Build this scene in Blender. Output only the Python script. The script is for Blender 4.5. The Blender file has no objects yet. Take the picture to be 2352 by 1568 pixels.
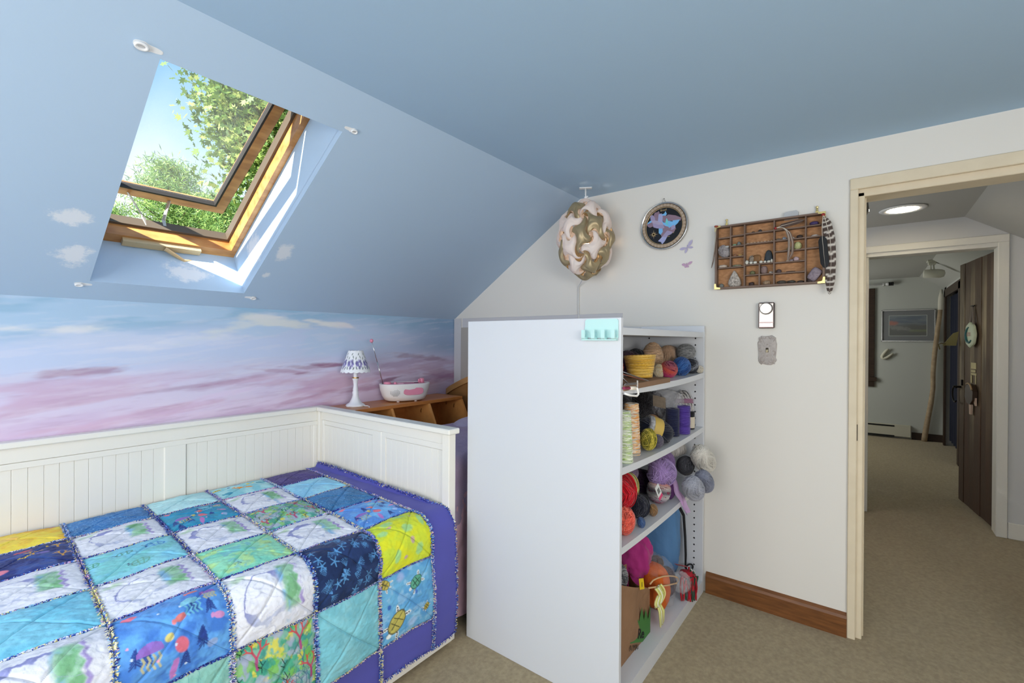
import bpy, math, random
import numpy as np
from mathutils import Matrix
random.seed(7)
RNG = np.random.default_rng(7)
PI = math.pi
S = bpy.context.scene
COL = S.collection

# ------------------------------------------------------------------ camera
cam = bpy.data.cameras.new('camera'); camo = bpy.data.objects.new('camera', cam); COL.objects.link(camo)
cam.sensor_width = 36.0; cam.lens = 16.2575; cam.clip_start = .02; cam.clip_end = 300
_yaw, _pit, _rol = map(math.radians, (37.7727, -.1584, .3377))
_F = np.array([math.cos(_yaw)*math.cos(_pit), math.sin(_yaw)*math.cos(_pit), math.sin(_pit)])
_R = np.array([math.sin(_yaw), -math.cos(_yaw), 0.]); _U = np.cross(_R, _F)
_R2 = math.cos(_rol)*_R+math.sin(_rol)*_U; _U2 = -math.sin(_rol)*_R+math.cos(_rol)*_U
camo.matrix_world = Matrix(((_R2[0], _U2[0], -_F[0], 0), (_R2[1], _U2[1], -_F[1], 0), (_R2[2], _U2[2], -_F[2], 1.37), (0, 0, 0, 1)))
S.camera = camo
# ------------------------------------------------------------------ view, world, lights
vs = S.view_settings
vs.view_transform = 'Standard'; vs.look = 'None'; vs.gamma = 1; vs.use_curve_mapping = False
vs.exposure = 0.0
S.cycles.max_bounces = 10; S.cycles.diffuse_bounces = 6; S.cycles.glossy_bounces = 4
S.cycles.transparent_max_bounces = 12; S.cycles.caustics_reflective = False; S.cycles.caustics_refractive = False
S.cycles.sample_clamp_indirect = 6

def lin(c):
    c = np.asarray(c, float)/255.
    return np.where(c <= .04045, c/12.92, ((c+.055)/1.055)**2.4)

W = bpy.data.worlds.new('sky'); S.world = W; W.use_nodes = True
nt = W.node_tree; nt.nodes.clear()
wo = nt.nodes.new('ShaderNodeOutputWorld'); bg = nt.nodes.new('ShaderNodeBackground')
tc = nt.nodes.new('ShaderNodeTexCoord'); sep = nt.nodes.new('ShaderNodeSeparateXYZ'); rp = nt.nodes.new('ShaderNodeValToRGB')
nz = nt.nodes.new('ShaderNodeTexNoise'); nz.inputs['Scale'].default_value = 3.2; nz.inputs['Detail'].default_value = 6
ma = nt.nodes.new('ShaderNodeMath'); ma.operation = 'MULTIPLY_ADD'; ma.inputs[1].default_value = .22; ma.inputs[2].default_value = -.11
ad = nt.nodes.new('ShaderNodeMath'); ad.operation = 'ADD'
nt.links.new(tc.outputs['Generated'], sep.inputs[0]); nt.links.new(tc.outputs['Generated'], nz.inputs['Vector'])
nt.links.new(nz.outputs['Fac'], ma.inputs[0]); nt.links.new(sep.outputs['Z'], ad.inputs[0]); nt.links.new(ma.outputs[0], ad.inputs[1])
nt.links.new(ad.outputs[0], rp.inputs['Fac']); nt.links.new(rp.outputs[0], bg.inputs['Color']); nt.links.new(bg.outputs[0], wo.inputs[0])
e = rp.color_ramp.elements
e[0].position = 0.0; e[0].color = (1, 1, 1, 1); e[1].position = 1.0; e[1].color = (*(lin((122, 186, 242))/1.7), 1)
for p_, c_ in ((.25, (236, 248, 254)), (.33, (184, 222, 250)), (.43, (132, 192, 242))):
    q_ = e.new(p_); q_.color = (*(lin(c_)/1.7), 1)
bg.inputs['Strength'].default_value = 2.25

def light(name, kind, loc, target, energy, color, size=None, size_y=None, **kw):
    l = bpy.data.lights.new(name, kind); o = bpy.data.objects.new(name, l); COL.objects.link(o)
    l.energy = energy; l.color = color; o.location = loc
    if kind == 'AREA':
        l.shape = 'RECTANGLE'; l.size = size; l.size_y = size_y or size
    elif kind == 'SUN': l.angle = math.radians(.6)
    else: l.shadow_soft_size = size or .05
    if target is not None:
        d = np.array(target, float)-np.array(loc, float); d /= np.linalg.norm(d)
        up = np.array([0, 0, 1.]) if abs(d[2]) < .95 else np.array([0, 1., 0])
        x = np.cross(d, up); x /= np.linalg.norm(x); y = np.cross(x, d)
        o.matrix_world = Matrix(((x[0], y[0], -d[0], loc[0]), (x[1], y[1], -d[1], loc[1]), (x[2], y[2], -d[2], loc[2]), (0, 0, 0, 1)))
    return o
# slope frame: u runs up the slope, n outwards
SN = np.array([0, .5529, .8333]); SU = np.array([0, -.8333, .5529]); S0 = np.array([0, 2.647, 1.534])
def slope(x, s, n=0.): return np.array([x, 0, 0.])+S0*np.array([0, 1, 1])+SU*s+SN*n
_sd = np.array([-.80, 0, 0])+SU*.52+SN*.42
light('sun', 'SUN', (0, 0, 12), np.array([0, 0, 12])-_sd, 24.0, (1, .95, .86))
light('window_light_gable', 'AREA', (-1.5, 1.0, 1.30), (1.5, 1.35, 1.22), 58, (.975, .985, 1.0), 2.5, 1.15)
light('eave_fill_light', 'AREA', (.25, -1.35, 1.58), (1.65, 1.5, 1.0), 56, (1.0, .975, .94), 1.8, 1.0)  # added fill light from the unseen eave side, not an actual window
light('hall_fill_light', 'AREA', (3.65, 1.1, 1.55), (3.85, -.9, 1.95), 8, (.93, .97, 1), .9, .8)  # added light in the hidden part of the hall, brightens the slope; no window there
light('far_window_light', 'AREA', (7.3, 1.6, 1.5), (7.9, -.8, 1.35), 24, (.95, .97, .92), 1.0, 1.2)

# ------------------------------------------------------------------ materials
MATS = {}
def mat(name, rgb, rough=.6, metal=0., spec=.4, noise=None, rgb2=None, bump=None, stretch=(1, 1, 1), attr=False, emit=None, sheen=0., trans=None, wave=None):
    """one procedural surface: base colour (or the painted attribute), mottled by noise, with fine relief"""
    if name in MATS: return MATS[name]
    m = bpy.data.materials.new(name); m.use_nodes = True; MATS[name] = m
    t = m.node_tree; N = t.nodes; L = t.links; b = N['Principled BSDF']
    b.inputs['Roughness'].default_value = rough; b.inputs['Metallic'].default_value = metal
    b.inputs['Specular IOR Level'].default_value = spec
    if sheen: b.inputs['Sheen Weight'].default_value = sheen
    base = (*lin(rgb), 1)
    b.inputs['Base Color'].default_value = base
    co = N.new('ShaderNodeTexCoord'); mp = N.new('ShaderNodeMapping'); mp.inputs['Scale'].default_value = stretch
    L.new(co.outputs['Object'], mp.inputs['Vector'])
    src = None
    if attr:
        a = N.new('ShaderNodeAttribute'); a.attribute_name = 'Col'; src = a.outputs['Color']
    if noise:
        n = N.new('ShaderNodeTexNoise'); n.inputs['Scale'].default_value = noise[0]; n.inputs['Detail'].default_value = 5
        L.new(mp.outputs[0], n.inputs['Vector'])
        r = N.new('ShaderNodeMapRange'); r.inputs['From Min'].default_value = .3; r.inputs['From Max'].default_value = .7
        r.inputs['To Min'].default_value = 0; r.inputs['To Max'].default_value = noise[1]
        L.new(n.outputs['Fac'], r.inputs['Value'])
        mx = N.new('ShaderNodeMix'); mx.data_type = 'RGBA'
        L.new(r.outputs[0], mx.inputs['Factor'])
        if src is not None: L.new(src, mx.inputs['A'])
        else: mx.inputs['A'].default_value = base
        mx.inputs['B'].default_value = (*lin(rgb2 if rgb2 is not None else np.array(rgb)*.7), 1)
        src = mx.outputs['Result']
    if wave:
        w = N.new('ShaderNodeTexWave'); w.wave_type = 'BANDS'; w.bands_direction = wave[3] if len(wave) > 3 else 'X'
        w.inputs['Scale'].default_value = wave[0]; w.inputs['Distortion'].default_value = wave[1]; w.inputs['Detail'].default_value = 3
        w.inputs['Detail Scale'].default_value = 1.2
        L.new(mp.outputs[0], w.inputs['Vector'])
        mx = N.new('ShaderNodeMix'); mx.data_type = 'RGBA'
        mu = N.new('ShaderNodeMath'); mu.operation = 'MULTIPLY'; mu.inputs[1].default_value = wave[2]
        L.new(w.outputs['Fac'], mu.inputs[0]); L.new(mu.outputs[0], mx.inputs['Factor'])
        if src is not None: L.new(src, mx.inputs['A'])
        else: mx.inputs['A'].default_value = base
        mx.inputs['B'].default_value = (*lin(rgb2 if rgb2 is not None else np.array(rgb)*.6), 1)
        src = mx.outputs['Result']
    if src is not None: L.new(src, b.inputs['Base Color'])
    if bump:
        n = N.new('ShaderNodeTexNoise'); n.inputs['Scale'].default_value = bump[0]; n.inputs['Detail'].default_value = 4
        L.new(mp.outputs[0], n.inputs['Vector'])
        bp = N.new('ShaderNodeBump'); bp.inputs['Strength'].default_value = bump[1]; bp.inputs['Distance'].default_value = bump[2] if len(bump) > 2 else .003
        L.new(n.outputs['Fac'], bp.inputs['Height']); L.new(bp.outputs[0], b.inputs['Normal'])
    if emit:
        b.inputs['Emission Color'].default_value = (*lin(emit[0]), 1); b.inputs['Emission Strength'].default_value = emit[1]
    if trans is not None:           # see-through film / glass: part of the light passes straight
        tr = N.new('ShaderNodeBsdfTransparent'); tr.inputs[0].default_value = (*lin(trans[1] if len(trans) > 1 else (255, 255, 255)), 1)
        ms = N.new('ShaderNodeMixShader'); ms.inputs[0].default_value = trans[0]
        L.new(b.outputs[0], ms.inputs[1]); L.new(tr.outputs[0], ms.inputs[2]); L.new(ms.outputs[0], N['Material Output'].inputs[0])
    return m

# ------------------------------------------------------------------ mesh builder
class MB:
    def __init__(s): s.V = []; s.F = []; s.n = 0; s.C = []; s.MI = []
    def add(s, v, f, col=None):
        v = np.asarray(v, float).reshape(-1, 3)
        s.V.append(v)
        if isinstance(f, np.ndarray): s.F.append(f+s.n)
        else:
            by = {}
            for q in f: by.setdefault(len(q), []).append(q)
            for k, q in by.items(): s.F.append(np.array(q, int)+s.n)
        c = np.ones((len(v), 3)) if col is None else np.broadcast_to(np.asarray(col, float), (len(v), 3))
        s.C.append(c); s.n += len(v); return s
    def obox(s, c, size, ax=None, ch=.0, col=None):
        h = np.array(size, float)/2; ch = min(ch, h.min()*.9)
        ax = np.eye(3) if ax is None else np.asarray(ax, float)
        vs, idx = [], {}
        for sx in (-1, 1):
            for sy in (-1, 1):
                for sz in (-1, 1):
                    sg = np.array([sx, sy, sz])
                    for a in range(3):
                        p = sg*(h-ch); p[a] = sg[a]*h[a]; idx[(sx, sy, sz, a)] = len(vs); vs.append(p)
        F = []
        for a in range(3):
            b, c2 = [(1, 2), (2, 0), (0, 1)][a]
            for sg in (-1, 1):
                q = []
                for (u, w) in ((-1, -1), (1, -1), (1, 1), (-1, 1)):
                    k = [0, 0, 0]; k[a] = sg; k[b] = u; k[c2] = w; q.append(idx[(*k, a)])
                F.append(tuple(q if sg > 0 else q[::-1]))
        if ch > 0:
            for a in range(3):
                b, c2 = [(1, 2), (2, 0), (0, 1)][a]
                for u in (-1, 1):
                    for w in (-1, 1):
                        k0 = [0, 0, 0]; k1 = [0, 0, 0]; k0[a] = -1; k1[a] = 1
                        for k in (k0, k1): k[b] = u; k[c2] = w
                        q = [idx[(*k0, b)], idx[(*k1, b)], idx[(*k1, c2)], idx[(*k0, c2)]]
                        F.append(tuple(q if u*w < 0 else q[::-1]))
            for sx in (-1, 1):
                for sy in (-1, 1):
                    for sz in (-1, 1):
                        q = [idx[(sx, sy, sz, a)] for a in range(3)]
                        F.append(tuple(q if sx*sy*sz > 0 else q[::-1]))
        return s.add(np.array(vs)@ax+np.array(c, float), F, col)
    def box(s, x0, x1, y0, y1, z0, z1, ch=.0, col=None):
        return s.obox(((x0+x1)/2, (y0+y1)/2, (z0+z1)/2), (abs(x1-x0), abs(y1-y0), abs(z1-z0)), None, ch, col)
    def prism(s, poly, o, ex, ey, h, col=None):
        """flat outline poly (2-D) in the plane (o, ex, ey), pushed h along ex x ey"""
        poly = np.array(poly, float); o, ex, ey = (np.array(q, float) for q in (o, ex, ey)); ez = np.cross(ex, ey)
        a = o+poly[:, :1]*ex+poly[:, 1:2]*ey; n = len(poly)
        F = [tuple(range(n))[::-1], tuple(range(n, 2*n))]+[(i, (i+1) % n, n+(i+1) % n, n+i) for i in range(n)]
        return s.add(np.vstack([a, a+ez*h]), F, col)
    def tube(s, path, r, k=8, closed=False, col=None, cap=True):
        P = np.array(path, float); n = len(P); r = np.broadcast_to(np.asarray(r, float), (n,))
        T = np.roll(P, -1, 0)-np.roll(P, 1, 0)
        if not closed: T[0] = P[1]-P[0]; T[-1] = P[-1]-P[-2]
        T /= np.maximum(np.linalg.norm(T, axis=1, keepdims=True), 1e-9)
        N = np.zeros_like(P); ref = np.array([0, 0, 1.]) if abs(T[0][2]) < .9 else np.array([1., 0, 0])
        cur = np.cross(T[0], np.cross(ref, T[0]))
        for i in range(n):
            cur = cur-T[i]*(cur@T[i]); cur = cur/max(np.linalg.norm(cur), 1e-9); N[i] = cur
        B = np.cross(T, N); a = np.arange(k)*2*PI/k
        v = P[:, None]+r[:, None, None]*(N[:, None]*np.cos(a)[None, :, None]+B[:, None]*np.sin(a)[None, :, None])
        m = n if closed else n-1
        i, j = np.meshgrid(np.arange(m), np.arange(k), indexing='ij'); i2 = (i+1) % n; j2 = (j+1) % k
        f = np.stack([i*k+j, i*k+j2, i2*k+j2, i2*k+j], -1).reshape(-1, 4)
        c = None if col is None else np.repeat(np.broadcast_to(col, (n, 3)), k, 0)
        b0 = s.n; s.add(v.reshape(-1, 3), f, c)
        if cap and not closed: s.F.append(np.array([list(range(k))[::-1], [(n-1)*k+q for q in range(k)]])+b0)
        return s
    def lathe(s, prof, c, k=24, ax=None, col=None, wob=None, cap=True):
        """profile [(r, h)...] spun about an axis through c"""
        ax = np.eye(3) if ax is None else np.asarray(ax, float)
        pr = np.array(prof, float); n = len(pr); a = np.arange(k)*2*PI/k
        v = np.stack([pr[:, 0, None]*np.cos(a), pr[:, 0, None]*np.sin(a), np.repeat(pr[:, 1, None], k, 1)], -1)
        if wob is not None: v = wob(v, a)
        i, j = np.meshgrid(np.arange(n-1), np.arange(k), indexing='ij'); j2 = (j+1) % k
        f = np.stack([i*k+j, i*k+j2, (i+1)*k+j2, (i+1)*k+j], -1).reshape(-1, 4)
        b0 = s.n; cc = None
        if col is not None and np.ndim(col) == 2: cc = np.repeat(np.asarray(col), k, 0)
        elif col is not None: cc = col
        s.add(v.reshape(-1, 3)@ax+np.array(c, float), f, cc)
        if cap and pr[0, 0] > 1e-6: s.F.append(np.array([list(range(k))[::-1]])+b0)
        if cap and pr[-1, 0] > 1e-6: s.F.append(np.array([[(n-1)*k+q for q in range(k)]])+b0)
        return s
    def grid(s, P, col=None):
        """P (n, m, 3) array of points"""
        n, m = P.shape[:2]; i, j = np.meshgrid(np.arange(n-1), np.arange(m-1), indexing='ij')
        f = np.stack([i*m+j, (i+1)*m+j, (i+1)*m+j+1, i*m+j+1], -1).reshape(-1, 4)
        return s.add(P.reshape(-1, 3), f, None if col is None else np.asarray(col).reshape(-1, 3))
    def ball(s, c, r, k=20, m=12, ax=None, col=None, fn=None):
        ax = np.eye(3) if ax is None else np.asarray(ax, float)
        th = np.linspace(0, PI, m+1); a = np.arange(k)*2*PI/k
        d = np.stack([np.sin(th)[:, None]*np.cos(a), np.sin(th)[:, None]*np.sin(a), np.repeat(np.cos(th)[:, None], k, 1)], -1)
        q = d if fn is None else d*fn(d)[..., None]
        i, j = np.meshgrid(np.arange(m), np.arange(k), indexing='ij'); j2 = (j+1) % k
        f = np.stack([i*k+j, (i+1)*k+j, (i+1)*k+j2, i*k+j2], -1).reshape(-1, 4)
        return s.add((q.reshape(-1, 3)*np.array(r, float))@ax+np.array(c, float), f, col)

ORG = {}
def org(o): return ORG.get(o.name, np.zeros(3))
def link(o, parent):
    COL.objects.link(o)
    if parent is not None: o.parent = parent
def obj(name, mb, m, parent=None, smooth=False, label=None, kind=None, local=False, attr=False):
    """ONE mesh object; vertices are given in the room's coordinates (local=True: in the parent's)"""
    V = np.vstack(mb.V); o0 = org(parent) if parent is not None else np.zeros(3)
    if parent is None and not local:
        o0 = (V.min(0)+V.max(0))/2; o0[2] = V[:, 2].min()
    if not local: V = V-o0
    me = bpy.data.meshes.new(name); me.vertices.add(len(V)); me.vertices.foreach_set('co', V.astype(np.float32).ravel())
    tot = sum(f.size for f in mb.F); np_ = sum(len(f) for f in mb.F)
    li = np.concatenate([f.ravel() for f in mb.F]); sz = np.concatenate([np.full(len(f), f.shape[1]) for f in mb.F])
    st = np.concatenate([[0], np.cumsum(sz)[:-1]])
    me.loops.add(tot); me.loops.foreach_set('vertex_index', li.astype(np.int32))
    me.polygons.add(np_); me.polygons.foreach_set('loop_start', st.astype(np.int32)); me.polygons.foreach_set('loop_total', sz.astype(np.int32))
    me.polygons.foreach_set('use_smooth', np.full(np_, bool(smooth)))
    if attr:
        a = me.color_attributes.new('Col', 'FLOAT_COLOR', 'POINT'); C = np.vstack(mb.C)
        a.data.foreach_set('color', np.hstack([C, np.ones((len(C), 1))]).astype(np.float32).ravel())
    me.update(calc_edges=True); me.validate()
    me.materials.append(m)
    o = bpy.data.objects.new(name, me); link(o, parent)
    if parent is None and not local: o.location = o0
    ORG[o.name] = o0 if not local else np.zeros(3)
    if label: o['label'] = label
    if kind: o['kind'] = kind
    return o
def tag(o, label, cat, group=None, kind=None):
    o['label'] = label; o['category'] = cat
    if group: o['group'] = group
    if kind: o['kind'] = kind
    return o
def thing(name, loc, label=None, cat=None, group=None, kind=None):
    o = bpy.data.objects.new(name, None); COL.objects.link(o); o.location = loc; o.empty_display_size = .05
    ORG[o.name] = np.array(loc, float)
    if label: o['label'] = label
    if cat: o['category'] = cat
    if group: o['group'] = group
    if kind: o['kind'] = kind
    return o
def struct(name, mb, m, **kw):
    o = obj(name, mb, m, **kw); o['kind'] = 'structure'; return o
def text(name, body, size, o, ex, ey, m, parent, align='LEFT', ext=.0004, bold=0.):
    c = bpy.data.curves.new('t', 'FONT'); c.body = body; c.size = size; c.extrude = ext; c.align_x = align; c.offset = bold
    t = bpy.data.objects.new('t', c); COL.objects.link(t)
    dg = bpy.context.evaluated_depsgraph_get(); me = bpy.data.meshes.new_from_object(t.evaluated_get(dg)); bpy.data.objects.remove(t)
    ex, ey, o = (np.array(q, float) for q in (ex, ey, o)); ez = np.cross(ex, ey)
    V = np.array([v.co for v in me.vertices]); V = o+V[:, :1]*ex+V[:, 1:2]*ey+V[:, 2:]*ez-org(parent)
    me.vertices.foreach_set('co', V.astype(np.float32).ravel()); me.name = name
    me.materials.clear(); me.materials.append(m)
    ob = bpy.data.objects.new(name, me); link(ob, parent); ORG[ob.name] = org(parent); return ob
def rotz(a): c, s = math.cos(a), math.sin(a); return np.array([[c, s, 0], [-s, c, 0], [0, 0, 1.]])   # rows are the local axes
def axes_from(z, ref=(0, 0, 1.)):
    z = np.array(z, float); z /= np.linalg.norm(z); ref = np.array(ref, float)
    if abs(z@ref) > .95: ref = np.array([1., 0, 0])
    x = np.cross(ref, z); x /= np.linalg.norm(x); return np.array([x, np.cross(z, x), z])

# ------------------------------------------------------------------ painter's noise
def _h(ix, iy, sd): 
    n = (ix.astype(np.int64)*374761393+iy.astype(np.int64)*668265263+sd*974634777) & 0x7fffffff
    n = ((n ^ (n >> 13))*1274126177) & 0x7fffffff
    return ((n ^ (n >> 16)) & 0xffff)/65535.
def vn(x, y, sd=0):
    ix = np.floor(x); iy = np.floor(y); fx = x-ix; fy = y-iy; fx = fx*fx*(3-2*fx); fy = fy*fy*(3-2*fy)
    return (_h(ix, iy, sd)*(1-fx)+_h(ix+1, iy, sd)*fx)*(1-fy)+(_h(ix, iy+1, sd)*(1-fx)+_h(ix+1, iy+1, sd)*fx)*fy
def fbm(x, y, sd=0, o=4):
    t = 0; a = .5; w = 0
    for k in range(o): t = t+a*vn(x*2**k+k*7.3, y*2**k+k*3.1, sd+k); w += a; a *= .5
    return t/w
def sst(a, b, x): t = np.clip((x-a)/(b-a), 0, 1); return t*t*(3-2*t)
class Paint:
    """colours painted on a grid of points (a across, b down)"""
    def __init__(s, A, B, base, sd=0): s.A = A; s.B = B; s.sd = sd; s.c = np.empty(A.shape+(3,)); s.c[:] = lin(base)
    def mix(s, m, col, al=1.): m = np.clip(m*al, 0, 1)[..., None]; s.c = s.c*(1-m)+lin(col)*m; return s
    def mott(s, col, sc=6, al=.8, lo=.4, hi=.65, sx=1, sy=1, k=0): return s.mix(sst(lo, hi, fbm(s.A*sc*sx, s.B*sc*sy, s.sd+31+k)), col, al)
    def ell(s, cx, cy, rx, ry, col, rot=0, al=1., soft=.15, wob=0.):
        c, n = math.cos(rot), math.sin(rot); x = s.A-cx; y = s.B-cy
        u = (x*c+y*n)/rx; v = (-x*n+y*c)/ry; d = np.sqrt(u*u+v*v)
        if wob: d = d+wob*(fbm(s.A*22, s.B*22, s.sd+5)-.5)*2
        return s.mix(1-sst(1-soft, 1+soft, d), col, al)
    def line(s, pts, w, col, al=1., soft=.5):
        d = np.full(s.A.shape, 9.)
        for (x0, y0), (x1, y1) in zip(pts[:-1], pts[1:]):
            dx, dy = x1-x0, y1-y0; t = np.clip(((s.A-x0)*dx+(s.B-y0)*dy)/(dx*dx+dy*dy+1e-9), 0, 1)
            d = np.minimum(d, np.hypot(s.A-x0-t*dx, s.B-y0-t*dy))
        return s.mix(1-sst(w*(1-soft), w*(1+soft), d), col, al)
    def contour(s, sc, col, al=.7, n=6, w=.12, k=0, sx=1, sy=1):
        f = fbm(s.A*sc*sx, s.B*sc*sy, s.sd+57+k, 3)*n; return s.mix(1-sst(0, w, np.abs(f-np.round(f))), col, al)
# ================================================================== THE ROOM
def cloud_paint(name, rgb, blobs, rough=.75):
    """wall paint with loose white brush clouds painted on it at the given places (room coordinates)"""
    m = mat(name, rgb, rough, spec=.25, bump=(90, .12, .002)); t = m.node_tree; N = t.nodes; L = t.links; b = N['Principled BSDF']
    g = N.new('ShaderNodeNewGeometry'); acc = None
    n = N.new('ShaderNodeTexNoise'); n.inputs['Scale'].default_value = 17; n.inputs['Detail'].default_value = 8; n.inputs['Roughness'].default_value = .72
    L.new(g.outputs['Position'], n.inputs['Vector'])
    for (c, r) in blobs:
        s1 = N.new('ShaderNodeVectorMath'); s1.operation = 'SUBTRACT'; s1.inputs[1].default_value = tuple(c); L.new(g.outputs['Position'], s1.inputs[0])
        s2 = N.new('ShaderNodeVectorMath'); s2.operation = 'DIVIDE'; s2.inputs[1].default_value = tuple(r); L.new(s1.outputs[0], s2.inputs[0])
        s3 = N.new('ShaderNodeVectorMath'); s3.operation = 'LENGTH'; L.new(s2.outputs[0], s3.inputs[0])
        if acc is None: acc = s3.outputs['Value']
        else:
            mi = N.new('ShaderNodeMath'); mi.operation = 'MINIMUM'; L.new(acc, mi.inputs[0]); L.new(s3.outputs['Value'], mi.inputs[1]); acc = mi.outputs[0]
    a = N.new('ShaderNodeMath'); a.operation = 'MULTIPLY_ADD'; a.inputs[1].default_value = 2.6; L.new(n.outputs['Fac'], a.inputs[0]); L.new(acc, a.inputs[2])
    r = N.new('ShaderNodeMapRange'); r.inputs['From Min'].default_value = 1.85; r.inputs['From Max'].default_value = 2.25; r.inputs['To Min'].default_value = .85; r.inputs['To Max'].default_value = 0
    L.new(a.outputs[0], r.inputs['Value'])
    mx = N.new('ShaderNodeMix'); mx.data_type = 'RGBA'; mx.inputs['A'].default_value = (*lin(rgb), 1); mx.inputs['B'].default_value = (*lin((226, 229, 234)), 1)
    L.new(r.outputs[0], mx.inputs['Factor']); L.new(mx.outputs['Result'], b.inputs['Base Color'])
    return m
BLUE = (176, 198, 220)
XW0, XG, YK, YR, ZC = -1.6, 2.657, 2.647, -1.683, 2.293
def xs(p):    # (x, s) on the slope -> a rough room-space centre
    return tuple(slope(*p))
blobs = [(xs((.341, .475)), (.06, .05, .04)), (xs((.372, .27)), (.065, .085, .06)), (xs((1.105, .464)), (.045, .075, .05)), (xs((1.085, .285)), (.022, .03, .025)),
         (tuple(slope(.80, .125, .10)), (.09, .07, .07)), (tuple(slope(1.034, .33, .12)), (.05, .09, .08))]
m_slope = cloud_paint('blue_slope_paint', BLUE, blobs)
m_ceil = mat('blue_ceiling_paint', (168, 195, 219), .72, spec=.3, bump=(80, .15, .002))
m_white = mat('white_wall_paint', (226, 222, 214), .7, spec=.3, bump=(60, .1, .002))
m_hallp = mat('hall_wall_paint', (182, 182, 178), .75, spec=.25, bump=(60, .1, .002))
m_carpet = mat('beige_carpet', (174, 157, 123), .95, spec=.1, noise=(60, .8), rgb2=(143, 127, 98), bump=(320, .6, .006), sheen=.2)
m_trim = mat('cream_trim_paint', (222, 208, 181), .5, noise=(14, .25), rgb2=(196, 180, 150))
m_trimw = mat('white_trim_paint', (226, 223, 215), .45)
m_woodtrim = mat('stained_baseboard_wood', (132, 84, 44), .45, noise=(9, .8), rgb2=(86, 52, 26), stretch=(1, 1, 9))

f = MB(); f.box(XW0-.1, 9.0, -2.2, 2.75, -.06, 0)
struct('floor', f, m_carpet)
# flat blue ceiling and the sloped ceilings
c = MB(); c.box(XW0, XG, -.54, 1.503, ZC, ZC+.03); struct('ceiling', c, m_ceil)
WX0, WX1, WS0, WS1, WD = .440, 1.034, .1245, 1.188, .247
c = MB()
def sl(mb, x0, x1, s0, s1, n0=0., n1=.03):
    P = [slope(x, s, n) for n in (n0, n1) for x, s in ((x0, s0), (x1, s0), (x1, s1), (x0, s1))]
    mb.add(P, [(0, 1, 2, 3), (7, 6, 5, 4), (0, 4, 5, 1), (1, 5, 6, 2), (2, 6, 7, 3), (3, 7, 4, 0)])
SL = 1.3728
sl(c, XW0, WX0, 0, SL); sl(c, WX1, XG, 0, SL); sl(c, WX0, WX1, 0, WS0); sl(c, WX0, WX1, WS1, SL)
# the skylight well: four sides square to the slope
sl(c, WX1, WX1+.02, WS0-.02, WS1+.02, .029, WD+.09); sl(c, WX0-.02, WX0, WS0-.02, WS1+.02, .029, WD+.09)
sl(c, WX0, WX1, WS0-.02, WS0, .029, WD+.09); sl(c, WX0, WX1, WS1, WS1+.02, .029, WD+.09)
struct('ceiling', c, m_slope)
c = MB()
def sr(mb, x0, x1, y0, z0, y1, z1):
    mb.add([(x0, y0, z0), (x1, y0, z0), (x1, y1, z1), (x0, y1, z1), (x0, y0, z0+.03), (x1, y0, z0+.03), (x1, y1, z1+.03), (x0, y1, z1+.03)], [(0, 1, 2, 3), (7, 6, 5, 4), (0, 4, 5, 1), (1, 5, 6, 2), (2, 6, 7, 3), (3, 7, 4, 0)])
sr(c, XW0, XG, YR, 1.534, -.54, ZC); struct('ceiling', c, m_slope)

# mural on the knee wall: sky blue above, lavender and pink cloud banks below
nx, nzr = 700, 150
X, Z = np.meshgrid(np.linspace(XW0, XG, nx), np.linspace(.80, 1.534, nzr), indexing='ij')
p = Paint(X, Z, (194, 206, 232), 11)
wv = (fbm(X*1.6, Z*4, 3)-.5)*.16
zz = Z+wv+.05*np.exp(-((X-.5)/.5)**2)
p.mix(sst(1.36, 1.50, zz), (152, 186, 212)).mix(sst(1.32, 1.16, zz), (214, 208, 230)).mix(sst(1.21, 1.02, zz), (220, 202, 224)).mix(sst(1.04, .93, zz), (200, 180, 210))
p.mix(sst(.42, .62, fbm(X*2.2+Z*3, Z*15-X*1.5, 5))*sst(1.28, 1.12, Z), (214, 200, 226), .65)
p.mix(sst(.5, .68, fbm(X*2.6, Z*17-X*2, 9))*sst(1.27, 1.1, Z), (200, 152, 178), .5)
p.mix(sst(.52, .68, fbm(X*3+4, Z*19+X*1.2, 19))*sst(1.26, 1.1, Z)*sst(1.0, 1.8, X), (172, 118, 148), .5)
p.mix(sst(.5, .62, fbm(X*2.5+2, Z*12-X, 15))*sst(1.22, 1.34, Z), (184, 206, 230), .6)
p.mix(sst(1.9, 2.55, X)*sst(1.2, 1.34, Z), (128, 154, 186), .6)
def stroke(x, z, rx, rz, col, al, rot=0.):
    c_, n_ = math.cos(rot), math.sin(rot); u = ((X-x)*c_+(Z-z)*n_)/rx; v = (-(X-x)*n_+(Z-z)*c_)/rz
    d = np.sqrt(u*u+v*v)+(fbm(X*9, Z*46-X*3, int(x*97))-.5)*1.7; p.mix(1-sst(.35, 1.2, d), col, al*(1. if min(col) > 205 else .8))
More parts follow.
